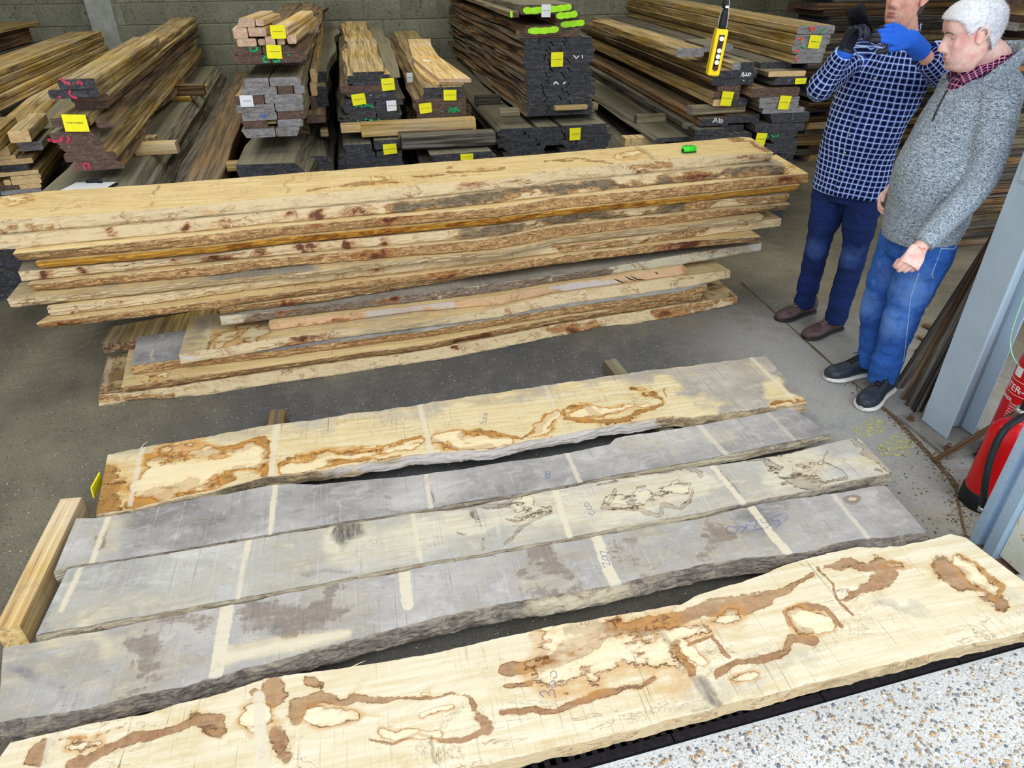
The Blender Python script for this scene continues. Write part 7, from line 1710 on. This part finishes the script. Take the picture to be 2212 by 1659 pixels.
    for sd in (1, -1):
        par(link('ear', fuse('ear', ear_vf(hc, Fr, .97, sd), .0022, 2), M['skin2']))
        e = hc+np.array([.0632, .0335*sd, .004])@Fr; ev, ef = blob(e, (.0128, .0128, .0128)); eo = par(link('eye', mesh('eye', ev, ef, smooth=True), M['eye']))
        ev, ef = blob(e+np.array([.0070, 0, -.001])@Fr, (.0066, .0066, .0066)); link('iris', mesh('iris', ev, ef, smooth=True), M['iris'], eo)
        lids(e, Fr, par, M['skin2'], .0136, .80)
    brows(hc, Fr, par, M['hair_grey'], 1.04)
    def mk(z, t):
        a = abs(t); hl = np.interp(a, [0, .5, .9, 1.15, 1.35, 1.6, 1.9, 2.3, 3.15], [.066, .066, .060, .045, .005, .030, -.02, -.055, -.065])
        return float(np.clip((z-hl)/.012, 0, 1))
    par(hair('hair', hc, Fr, grid, 1.04, mk, 20000, .011, M['hair_white'], None, 5, .011, (.75, 0, -.25)))
    # red check shirt collar under the sweater
    pts = []
    for sd in (-1, 1):
        c = [nb-fw*.070+[0, 0, .030], nb+lat*sd*.074+fw*.0+[0, 0, .014], nb+lat*sd*.070+fw*.085+[0, 0, -.004], nb+lat*sd*.040+fw*.150+[0, 0, -.060]]
        cv, cf = limb(c, [(.005, .012), (.006, .024), (.006, .036), (.005, .020)], (0, 0, 1), 10, 4); cm = mesh('shirt_collar', cv, cf, smooth=True); cloth_uv(cm, [(c, .03, (0, 0, 1))]); par(link('shirt_collar', cm, M['plaid_red']))
    cv, cf = limb([nb+fw*.07+[0, 0, -.02], nb+fw*.125+[0, 0, -.08], nb+fw*.15+[0, 0, -.16]], [(.06, .02), (.05, .02), (.02, .015)], fw, 14, 4); cm = mesh('shirt_front', cv, cf, smooth=True); cloth_uv(cm, [([nb+fw*.06, nb+fw*.11+[0, 0, -.17]], .06, fw)]); par(link('shirt_front', cm, M['plaid_red']))
    hem = pel+[0, 0, .035]
    tor = [hem, waist, belly, (belly+chest)/2, chest, shl+[0, 0, -.03], shl+[.0, 0, .03]]
    trr = [(.180, .162), (.182, .170), (.178, .168), (.182, .158), (.190, .142), (.175, .115), (.095, .09)]
    slN = [sN-lat*.02, sN+(eN-sN)*.5, eN, (eN+wN)/2, eN+(wN-eN)*.93]; slF = [sF+lat*.02, sF+(eF-sF)*.5, eF, (eF+wF)/2, wF]
    me = fuse('sweater', [limb(tor, trr, fw, 28), limb(slN, [.080, .074, .066, .058, .046], fw, 18), limb(slF, [.085, .078, .070, .058, .046], fw, 18)], .0080, 3, folds(181, .004, 7, 9))
    cloth_uv(me, [([tor[0], tor[-1]], .17, fw), (slN[1:], .068, fw), (slF[1:], .068, fw)])
    sw = par(link('sweater', me, M['knit']))
    T2 = BVHTree.FromPolygons([Vector(c_) for c_ in get_co(me)], [tuple(q.vertices) for q in me.polygons])
    seam([(2046, 196), (2036, 214), (2024, 238), (2014, 262)], .0045, M['sole_dark'], T2, 'zip', sw, .001)
    # ribbed hem, cuff and stand collar with zip
    hv, hfc = limb([hem+[0, 0, -.045], hem+[0, 0, -.01], hem+[0, 0, .02]], [(.170, .152), (.178, .160), (.178, .160)], fw, 40, 3); hm_ = mesh('ribbed_hem', hv, hfc, smooth=True); cloth_uv(hm_, [([hem+[0, 0, -.04], hem+[0, 0, .05]], .17, fw)]); par(link('ribbed_hem', hm_, M['knit']))
    cv, cf = limb([eN+(wN-eN)*.84, eN+(wN-eN)*.97], [.050, .043], fw, 24, 3); cm = mesh('cuff', cv, cf, smooth=True); cloth_uv(cm, [([eN, wN], .05, fw)]); par(link('cuff', cm, M['knit']))
    for sd in (-1, 1):
        c = [nb-fw*.094+[0, 0, .050], nb-fw*.045+lat*sd*.084+[0, 0, .030], nb+lat*sd*.102+fw*.03+[0, 0, -.028], nb+lat*sd*.078+fw*.115+[0, 0, -.125], nb+lat*sd*.014+fw*.160+[0, 0, -.225]]
        cv, cf = limb(c, [(.012, .032), (.013, .036), (.012, .036), (.010, .030), (.006, .012)], (0, 0, 1), 12, 4); cm = mesh('collar', cv, cf, smooth=True); cloth_uv(cm, [(c, .04, (0, 0, 1))]); par(link('collar', cm, M['knit']))
    z0 = nb+fw*.158+[0, 0, -.21]; zv, zf = tube_vf([z0, z0+fw*.018+[0, 0, -.035]], .0035, 8); par(link('zip_pull', mesh('zip_pull', zv, zf), M['steel']))
man_two()
# ------------------------------------------------------------------ steel column, door leaf, extinguishers
M['col_paint'] = plain('column_paint', lin(172, 190, 204), .45, 0, .06, 6)
def galv():
    t = NT('galvanised'); c = t.coord('Object', False); n = t.vor(c, 240, out='Color'); sp = t.node('ShaderNodeSeparateColor'); t.l.new(n, sp.inputs[0])
    return t.out(t.mix(sp.outputs[0], lin(158, 186, 214), lin(178, 202, 226)), .4, None, .35)
M['galv'] = galv()
def rusty():
    t = NT('rusty_cream_paint'); c = t.coord('Object', False); n = t.noise(t.sc(c, (1, 1, .7)), 26, 5, .75); n2 = t.noise(c, 8, 4, .7)
    col = t.mix(t.mr(n2, .4, .7), lin(206, 210, 200), lin(224, 226, 210))
    col = t.mix(t.mr(n, .58, .63), col, lin(190, 130, 58)); col = t.mix(t.mr(n, .63, .67), col, lin(96, 44, 26))
    return t.out(col, .6, t.bump(n, .2, .002))
M['rusty'] = rusty()
M['red'] = plain('extinguisher_red', lin(206, 14, 20), .28, 0, .06, 5); M['rubber'] = plain('rubber_black', lin(26, 28, 32), .5, 0, .2); M['rust'] = plain('rust', lin(104, 76, 64), .8, 0, .35, 60, .4)
def hcol():
    x0, x1, y0, y1 = 2.492, 2.645, 2.075, 2.236; tf, tw = .011, .008
    ct = thing('steel_column', 'tall pale grey-blue steel H column on a bolted base plate', 'column', ((x0+x1)/2, (y0+y1)/2, 0))
    def ad(n, me, mat, lab=None):
        o = link(n, me, mat); o.parent = ct; o.matrix_parent_inverse = Matrix.Translation(-Vector(ct.location))
        if lab: o['label'] = lab
        return o
    H_ = 4.0
    for nm, b in (('flange', box_vf(x0, x0+tf, y0, y1, .018, H_)), ('flange', box_vf(x1-tf, x1, y0, y1, .018, H_)), ('web', box_vf(x0+tf, x1-tf, (y0+y1)/2-tw/2, (y0+y1)/2+tw/2, .018, H_))):
        v, f = b; bm = bmesh.new(); me_ = mesh(nm, v, f); bm.from_mesh(me_); bmesh.ops.bevel(bm, geom=bm.edges[:], offset=.0025, segments=2, affect='EDGES'); ad(nm, bm_mesh(nm, bm), M['col_paint'])
    for yy in ((y0+y1)/2-.012, (y0+y1)/2+.012):
        for xx in (x0+tf+.006, x1-tf-.006):
            v, f = tube_vf([(xx-(.005 if xx < 2.56 else -.005), yy+(.006 if yy < (y0+y1)/2 else -.006), .018), (xx-(.005 if xx < 2.56 else -.005), yy+(.006 if yy < (y0+y1)/2 else -.006), 3.9)], .007, 8); ad('fillet', mesh('fillet', v, f, smooth=True), M['col_paint'])
    M['plate'] = plain('base_plate', lin(128, 126, 120), .8, .1, .25, 20, .3)
    v, f = box_vf(x0-.085, x1+.06, y0-.115, y1+.06, 0, .016); ad('base_plate', mesh('base_plate', v, f), M['plate'])
    for (a, b_) in ((x0-.05, y1+.01), (x0-.05, y0-.07), (x1+.03, y0-.07)):
        v, f = tube_vf([(a, b_, .016), (a, b_, .032)], .017, 6); ad('nut', mesh('nut', v, f), M['rust']); v, f = tube_vf([(a, b_, .03), (a, b_, .05)], .009, 10); ad('bolt', mesh('bolt', v, f, smooth=True), M['rust'])
    p = Q(2205, 400, y0)
    v, f = box_vf(x0-.012, x0, y0+.01, y1-.03, p[2]-.03, p[2]+.16); bm = bmesh.new(); m_ = mesh('cover', v, f); bm.from_mesh(m_); bmesh.ops.bevel(bm, geom=bm.edges[:], offset=.008, segments=3, affect='EDGES'); ad('cover_plate', bm_mesh('cover_plate', bm), M['col_paint'])
hcol()
def lean(name, label, foot, top, w, t, mat, tw=0.0, cat='timber'):
    foot = np.asarray(foot, float); top = np.asarray(top, float); d = top-foot; L = np.linalg.norm(d); d = d/L
    s = nrm(np.cross(d, [0, 0, 1])); u = np.cross(s, d); s, u = s*math.cos(tw)+u*math.sin(tw), u*math.cos(tw)-s*math.sin(tw)
    me = board_mesh(w, t, L, mat, 'end_dark', 0, 0, .004, 8)
    o = link(name, me)
    m = Matrix(((s[0], d[0], u[0], 0), (s[1], d[1], u[1], 0), (s[2], d[2], u[2], 0), (0, 0, 0, 1)))
    low = min((m@v.co)[2] for v in me.vertices); foot = foot+np.array([0, 0, max(0, .001-(foot[2]+low))])
    m.translation = Vector(foot); o.matrix_world = m
    return tag(o, label, cat)
ctop = lambda x, y, Y: Q(x, y, Y)
lean('leaning_plank', 'dark narrow plank, leftmost of those leaning beside the steel column', P(1948, 853)+[.03, .05, 0], Q(2190, 470, 2.40), .05, .03, 'black', .9)
lean('leaning_plank', 'light brown plank leaning in front of the dark ones by the steel column', P(1958, 864), Q(2128, 560, 2.36)+nrm(Q(2128, 560, 2.36)-P(1947, 862))*.15, .045, .022, 'brown', .9)
lean('leaning_plank', 'dark plank leaning just right of the light brown one', P(1970, 876), Q(2125, 590, 2.33)+np.array([.03, 0, .1]), .05, .03, 'black', .5)
lean('leaning_plank', 'thick black plank leaning closest to the steel column', P(1986, 890), Q(2122, 620, 2.31)+np.array([.04, 0, .1]), .055, .035, 'black', .3)
lean('leaning_plank', 'dark plank leaning behind, touching the steel column', P(1995, 880)+[.02, .05, 0], Q(2130, 620, 2.32)+np.array([.05, .05, .1]), .04, .03, 'brown', .3)
lean('scrap_board', 'scrap board lying on the floor behind the older man, upper one', P(2000, 705), P(2075, 745)+[0, 0, .05], .06, .02, 'brown')
lean('scrap_board', 'scrap board lying on the floor behind the older man, lower one', P(1990, 730), P(2065, 775)+[0, 0, .03], .06, .02, 'oak')
lean('scrap_board', 'splintered scrap board on the floor left of the leaning planks', P(1985, 760), P(2050, 830)+[0, 0, .02], .05, .02, 'oak_grey')

def extinguisher(name, label, c, r, h, lean_=None, text=True, hose=False):
    t = thing(name, label, 'fire extinguisher', (c[0], c[1], 0))
    prof = [(r*1.03, 0), (r*1.06, .01), (r*1.06, .075), (r*1.0, .08)]
    def lathe(nm, prof, mat, n=40):
        V = []; Fc = []
        for rr, z in prof:
            for j in range(n): V.append((rr*math.cos(2*math.pi*j/n), rr*math.sin(2*math.pi*j/n), z))
        for i in range(len(prof)-1):
            for j in range(n): Fc.append((i*n+j, i*n+(j+1) % n, (i+1)*n+(j+1) % n, (i+1)*n+j))
        Fc.append(tuple(range(n-1, -1, -1))); Fc.append(tuple((len(prof)-1)*n+j for j in range(n)))
        return link(nm, mesh(nm, V, Fc, smooth=True), mat, t)
    lathe('base', [(r*1.02, .0005), (r*1.05, .008), (r*1.05, .07), (r*.99, .08), (r*.97, .08)], M['rubber'])
    lathe('cylinder', [(r*.96, .03), (r, .05), (r, h-.10)]+[(r*math.cos(a), h-.10+.085*math.sin(a)) for a in np.linspace(.15, 1.3, 9)]+[(.022, h-.005)], M['red'])
    lathe('neck', [(.022, h-.015), (.022, h+.02), (.03, h+.022), (.03, h+.035), (.015, h+.04)], M['steel'], 20)
    v, f = join_vf([box_vf(-.012, .11, -.01, .01, h+.045, h+.055), box_vf(-.012, .10, -.008, .008, h+.075, h+.083), box_vf(-.02, .01, -.012, .012, h+.035, h+.08)])
    o = link('handle', mesh('handle', v, f), M['rubber'], t)
    return t
c1 = P(2100, 985)+np.array([.072, -.062, 0]); e1 = extinguisher('fire_extinguisher', 'red fire extinguisher with white printed lettering, standing close to the steel column', c1, .080, .60)
c2 = P(2088, 1098)+np.array([.085, .02, 0]); e2 = extinguisher('fire_extinguisher', 'nearer red fire extinguisher with a black hose along its side', c2, .080, .43)
e1.rotation_euler.z = .7; e2.rotation_euler.z = .4
# printed lettering on the first extinguisher (wrapped text)
def text_mesh(s, size):
    cu = bpy.data.curves.new('txt', 'FONT'); cu.body = s; cu.size = size; cu.extrude = .0004; cu.resolution_u = 2
    o = bpy.data.objects.new('txt', cu); COL.objects.link(o); dg = bpy.context.evaluated_depsgraph_get(); me = bpy.data.meshes.new_from_object(o.evaluated_get(dg)); bpy.data.objects.remove(o)
    return me
M['print_white'] = plain('print_white', (.85, .85, .85), .5, var=.03)
def wrap_text(s, size, ext, r, z, ang0, name='lettering', label=None, up=True):
    me = text_mesh(s, size); co = get_co(me)
    if len(co) == 0: return
    a = ang0+(co[:, 0])/r; rr = r+.0006+co[:, 2]
    W = np.stack([rr*np.cos(a), rr*np.sin(a), z+co[:, 1]], -1); me.vertices.foreach_set('co', W.astype(np.float32).ravel()); me.update()
    o = link(name, me, M['print_white']); o.parent = ext
    if label: o['label'] = label
cd = math.atan2(-c1[1], -c1[0])-.7      # direction to camera in the local frame
R1 = .080
wrap_text('WATER', .042, e1, R1, .385, cd-2.15, label='large white word WATER')
wrap_text('CONTAINER', .021, e1, R1, .338, cd-2.1, label='white word CONTAINER')
wrap_text('(f) BS EN3', .010, e1, R1, .392, cd-.45)
for k in range(12):
    wrap_text(['STAND UPRIGHT BEFORE USE', 'REMOVE THE SAFETY PIN', 'AIM AT BASE OF FIRE', 'SQUEEZE THE LEVER', 'DO NOT USE ON LIVE', 'ELECTRICAL EQUIPMENT', 'CHECK MONTHLY', 'RECHARGE AFTER USE', 'NON TOXIC', 'DO NOT EXPOSE TO', 'TEMPERATURES OVER 60', 'KEEP FROM FROST'][k], .0082, e1, R1, .328-.0125*k, cd-.62, 'small_print')
wrap_text('CE', .030, e1, R1, .190, cd-1.15, label='white mark CE')
for zz_, x0_, x1_ in ((.432, -1.5, 1.0), (.372, -1.5, 1.0)):
    v = []; f = []; n = 30
    for i in range(n):
        a = cd+x0_+(x1_-x0_)*i/(n-1)
        for dz in (0, .0022): v.append(((R1+.0009)*math.cos(a), (R1+.0009)*math.sin(a), zz_+dz))
        v.append(((R1-.001)*math.cos(a), (R1-.001)*math.sin(a), zz_+.001))
    for i in range(n-1): f += [(i*3, i*3+3, i*3+4, i*3+1), (i*3+1, i*3+4, i*3+5, i*3+2), (i*3+2, i*3+5, i*3+3, i*3)]
    o = link('print_line', mesh('print_line', v, f), M['print_white']); o.parent = e1
v = []; f = []; n = 12
for i in range(n):
    a = cd-1.15+.5*i/(n-1)
    for dz in (0, .042): v.append(((R1+.001)*math.cos(a), (R1+.001)*math.sin(a), .450+dz))
for i in range(n-1): f.append((i*2, i*2+2, i*2+3, i*2+1))
o = link('label_panel', mesh('label_panel', v, f), M['print_white']); o.parent = e1
# pale green cable on the extinguisher neck
gc = [Q(2212, 640, 2.02), Q(2190, 700, 2.0), Q(2182, 740, 1.99), Q(2190, 775, 1.95), Q(2207, 792, 1.93)]
M['mint'] = plain('mint_plastic', lin(160, 214, 190), .5)
o = link('cable_tie', mesh('cable_tie', *limb([gc[0]+(gc[0]-gc[1])*1.2]+gc, [(.0035, .002)]*6, (1, 0, 0), 8, 5), smooth=True), M['mint']); tag(o, 'pale mint plastic strap hanging at the top of the extinguisher', 'strap')
# hose of the nearer extinguisher
hp_ = [Q(2230, 895, 1.60), Q(2200, 905, 1.58), Q(2165, 935, 1.56), Q(2140, 990, 1.545), Q(2128, 1045, 1.54), Q(2124, 1095, 1.54)]
o = link('hose', mesh('hose', *limb(hp_, [.0125]*6, (.7, .7, 0), 14, 6), smooth=True), M['rubber']); o.parent = e2; o.matrix_parent_inverse = parent_inv(e2)
cp = [hp_[-1], hp_[-1]+[0, 0, -.02]]; o = link('hose_nozzle', mesh('hose_nozzle', *tube_vf(cp, .0145, 12), smooth=True), M['steel']); o.parent = e2; o.matrix_parent_inverse = parent_inv(e2)
# splintered stick leaning over the base plate
lean('broken_stick', 'splintered brown stick leaning across the base plate in front of the extinguishers', P(2024, 1002)+[0, 0, .012], Q(2260, 862, 1.755), .034, .022, 'brown', .2, 'stick')
# galvanised door channel and rusty leaf
def fold_strip(name, pts, z0, z1, t, mat, parent=None):
    pts = [np.array(p, float) for p in pts]; n = len(pts); V = []; Fc = []
    off = []
    for i in range(n):
        d = nrm(np.append(pts[min(i+1, n-1)]-pts[max(i-1, 0)], 0)); off.append(np.array([-d[1], d[0]])*t)
    for z in (z0, z1):
        for p in pts: V.append((p[0], p[1], z))
        for p, q_ in zip(pts, off): V.append((p[0]+q_[0], p[1]+q_[1], z))
    m = 2*n
    for i in range(n-1):
        Fc += [(i, i+1, m+i+1, m+i), (n+i+1, n+i, m+n+i, m+n+i+1), (i+1, i, n+i, n+i+1), (m+i, m+i+1, m+n+i+1, m+n+i)]
    Fc += [(0, m, m+n, n), (n-1, 2*n-1, m+2*n-1, m+n-1)]
    o = link(name, mesh(name, V, Fc), mat, parent); return o
dt = thing('sliding_door', 'edge of a pale sliding door with galvanised channel and rust-speckled panel', 'door', (2.15, 1.4, 0))
inv = Matrix.Translation(-Vector(dt.location))
a0 = P(2098, 1170, .01)[:2]; a1 = P(2112, 1184, .01)[:2]; a2 = P(2130, 1200, .01)[:2]; a3 = P(2145, 1215, .01)[:2]
x0 = 2.118
o = fold_strip('channel', [(x0+.035, 1.512), (x0, 1.505), (x0, 1.48), (x0+.03, 1.474), (x0+.03, 1.448), (x0, 1.442), (x0, 1.405), (x0+.045, 1.398)], .012, 3.2, -.003, M['galv'], dt); o.matrix_parent_inverse = inv
v, f = box_vf(x0+.022, x0+.062, 1.245, 1.398, .03, 3.2); bm = bmesh.new(); m_ = mesh('panel', v, f); bm.from_mesh(m_); bmesh.ops.bevel(bm, geom=bm.edges[:], offset=.004, segments=2, affect='EDGES')
o = link('panel', bm_mesh('panel', bm), M['rusty'], dt); o.matrix_parent_inverse = inv
v, f = box_vf(x0-.012, x0+.09, 1.20, 1.52, .0005, .012); o = link('bottom_rail', mesh('bottom_rail', v, f), M['rust'], dt); o.matrix_parent_inverse = inv
# broken stones in the corner
for k, (x, y, s) in enumerate(((2200, 1262, .035), (2222, 1240, .04), (2215, 1290, .025))):
    ev, ef = blob((0, 0, 0), (s, s*.8, s*.6), n=8); ev = np.array(ev); ev *= 1+.22*fbm2(ev[:, 0]*50+9*k, ev[:, 1]*50+ev[:, 2]*30, 60+k, 2)[:, None]
    p = P(x, y); o = link('stone', mesh('stone', ev, ef), M['post_conc'], loc=(p[0], p[1], s*.55)); tag(o, ['pale broken stone by the door foot, leftmost', 'largest broken stone in the corner by the rusty door', 'small broken stone nearest the plank end'][k], 'stone')

# ------------------------------------------------------------------ crane pendant, tape measure, clipboard
M['yellow'] = plain('pendant_yellow', lin(240, 206, 20), .4, var=.06); M['button_w'] = plain('button_white', (.8, .8, .78), .4); M['button_k'] = plain('button_black', lin(24, 22, 22), .4); M['button_r'] = plain('button_dark_red', lin(70, 20, 18), .4)
yp = 3.0
top_ = Q(1559, 62, yp); bot_ = Q(1538, 163, yp)
ax = nrm(top_-bot_); Lp = np.linalg.norm(top_-bot_); vw = nrm(np.array([0, 0, EYE])-top_); sd_ = nrm(np.cross(ax, vw)); fr_ = np.cross(sd_, ax)
pt = thing('crane_pendant', 'yellow hanging crane control with a column of push buttons', 'crane control', tuple(bot_))
pinv = Matrix.Translation(-Vector(pt.location))
def box_dir(name, c, sx, sy, sz, mat, bev, seg=3):
    me = rbox(name, sx, sy, sz, bev, seg, True)
    for v_ in me.vertices: v_.co = Vector(np.asarray(c)+sd_*v_.co.x+fr_*v_.co.y+ax*v_.co.z)
    o = link(name, me, mat, pt); o.matrix_parent_inverse = pinv; return o
tn = .28; rd = sd_.copy()
sd_, fr_ = sd_*math.cos(tn)-fr_*math.sin(tn), fr_*math.cos(tn)+sd_*math.sin(tn)
mid = (top_+bot_)/2
box_dir('housing', mid, .052, .050, Lp, M['yellow'], .010)
box_dir('seam', mid+fr_*.004, .0535, .004, Lp*.985, M['button_k'], .001, 1)
box_dir('button_plate', mid+fr_*.0252+ax*.002, .024, .002, Lp*.74, M['button_k'], .0008, 1)
for i in range(6):
    c = mid+fr_*.027+ax*Lp*(.30-.125*i); v, f = tube_vf([c, c+fr_*.007], .0092 if i != 5 else .010, 16, ax); b = link('push_button', mesh('push_button', v, f, smooth=False), M['button_w'] if i in (0, 2, 3) else M['button_w'] if i == 4 else M['button_r'], pt); b.matrix_parent_inverse = pinv
c0 = top_
cab = [c0, c0+ax*.03, c0+ax*.06+[0, 0, .02], Q(1566, 0, yp)+[0, 0, .02], Q(1568, 0, yp)+[.005, 0, .5], Q(1568, 0, yp)+[.01, 0, 3.3]]
v, f = limb([cab[0], cab[0]+(cab[2]-cab[0])*.9], [.016, .012], (1, 0, 0), 14, 4); o = link('cable_gland', mesh('cable_gland', v, f, smooth=True), M['rubber'], pt); o.matrix_parent_inverse = pinv
v, f = limb(cab[1:], [.009]*5, (1, 0, 0), 12, 6); o = link('cable', mesh('cable', v, f, smooth=True), M['rubber'], pt); o.matrix_parent_inverse = pinv
w_ = [c0+rd*-.016+ax*.0, c0+rd*-.018+ax*.05, c0+ax*.10+[0, 0, .01], c0+ax*.14+[0, 0, .01], c0+rd*.016+ax*.05, c0+rd*.018]
v, f = limb(w_, [.0018]*6, (1, 0, 0), 8, 5); o = link('support_wire', mesh('support_wire', v, f, smooth=True), M['steel'], pt); o.matrix_parent_inverse = pinv
v, f = tube_vf([c0+ax*.078, c0+ax*.086], .0125, 14, (1, 0, 0)); o = link('cable_tie', mesh('cable_tie', v, f), M['button_w'], pt); o.matrix_parent_inverse = pinv
# tape measure
M['tape_green'] = plain('tape_green', (.06, .78, .04), .35, var=.05); M['tape_dark'] = plain('tape_dark', lin(26, 60, 30), .5)
pc = P(1485, 329, .9); tt_ = thing('tape_measure', 'bright green tape measure lying on top of the big pile', 'tape measure', (pc[0], pc[1], .9015))
bm = bmesh.new(); pts = [(-.042, 0), (.044, 0), (.047, .012), (.040, .042), (.024, .056), (-.012, .058), (-.034, .046), (-.042, .02)]
vs = [bm.verts.new((x, y_-.028, 0)) for x, y_ in pts]; fc_ = bm.faces.new(vs); r_ = bmesh.ops.extrude_face_region(bm, geom=[fc_]); bmesh.ops.translate(bm, vec=(0, 0, .036), verts=[g for g in r_['geom'] if isinstance(g, bmesh.types.BMVert)])
bmesh.ops.recalc_face_normals(bm, faces=bm.faces[:]); bmesh.ops.bevel(bm, geom=bm.edges[:], offset=.004, segments=3, affect='EDGES')
tm = link('case', bm_mesh('case', bm, True), M['tape_green'], tt_); tt_.rotation_euler.z = .10
for nm, b, m_ in (('blade_slot', box_vf(-.0465, -.040, -.024, -.004, .006, .026), 'tape_dark'), ('side_label', box_vf(-.012, .014, -.012, .012, .0362, .0372), 'button_k'), ('lock_button', box_vf(-.008, .012, .027, .033, .010, .030), 'button_k'), ('print', box_vf(-.004, .006, -.006, .008, .0372, .0378), 'button_w'), ('grip', box_vf(-.041, .045, -.0285, -.0265, .003, .009), 'tape_dark')):
    link(nm, mesh(nm, *b), M[m_], tt_)
# clipboard with papers behind the pile at the left
zc0 = Q(840/3.95, 1500/3.95, 4.45)[2]
pc = P(190, 402, zc0+.01)
ct_ = thing('clipboard', 'clipboard with white papers and black clip lying behind the big pile', 'clipboard', (pc[0], pc[1], zc0+.001))
me = rbox('board', .25, .17, .004, .001, 1); link('board', me, M['rubber'], ct_).location = (0, 0, .002)
for k in range(3):
    me = rbox('sheet', .225, .15, .0008, 0, 1); o = link('sheet', me, M['paper_w'], ct_); o.location = (.004*k-.004, .003*k, .005+.0012*k); o.rotation_euler.z = .03*k
v, f = join_vf([limb([(-.045, .065, .010), (0, .069, .020), (.045, .065, .010)], [(.012, .004)]*3, (0, 1, 0), 8, 4), limb([(-.012, .08, .012), (-.010, .088, .03), (.0, .092, .036), (.010, .088, .03), (.012, .08, .012)], [.002]*5, (0, 1, 0), 6, 4)])
o = link('clip', mesh('clip', v, f, smooth=True), M['rubber'], ct_); ct_.rotation_euler.z = -.25
# pale wood chip on the farthest plank's right end, loose splinters on the planks
M['splinter'] = plain('splinter', lin(236, 214, 176), .8)
for k, (pa, pb) in enumerate((((762, 1018), (800, 1003)), ((305, 968), (322, 957)), ((748, 1450), (790, 1432)))):
    a = P(*pa, ZT)+[0, 0, .002]; b = P(*pb, ZT)+[0, 0, .010]; o = link('splinter', mesh('splinter', *limb([a, (a+b)/2+[0, 0, .004], b], [.0016, .0012, .0005], (0, 0, 1), 6, 3)), M['splinter'])
    tag(o, ['thin pale splinter curling off the farthest loose plank', 'tiny splinter standing at the left end of the farthest loose plank', 'loose fibre at the upper edge of the nearest plank'][k], 'splinter')
def _finish():
    bpy.context.view_layer.update()
_finish()
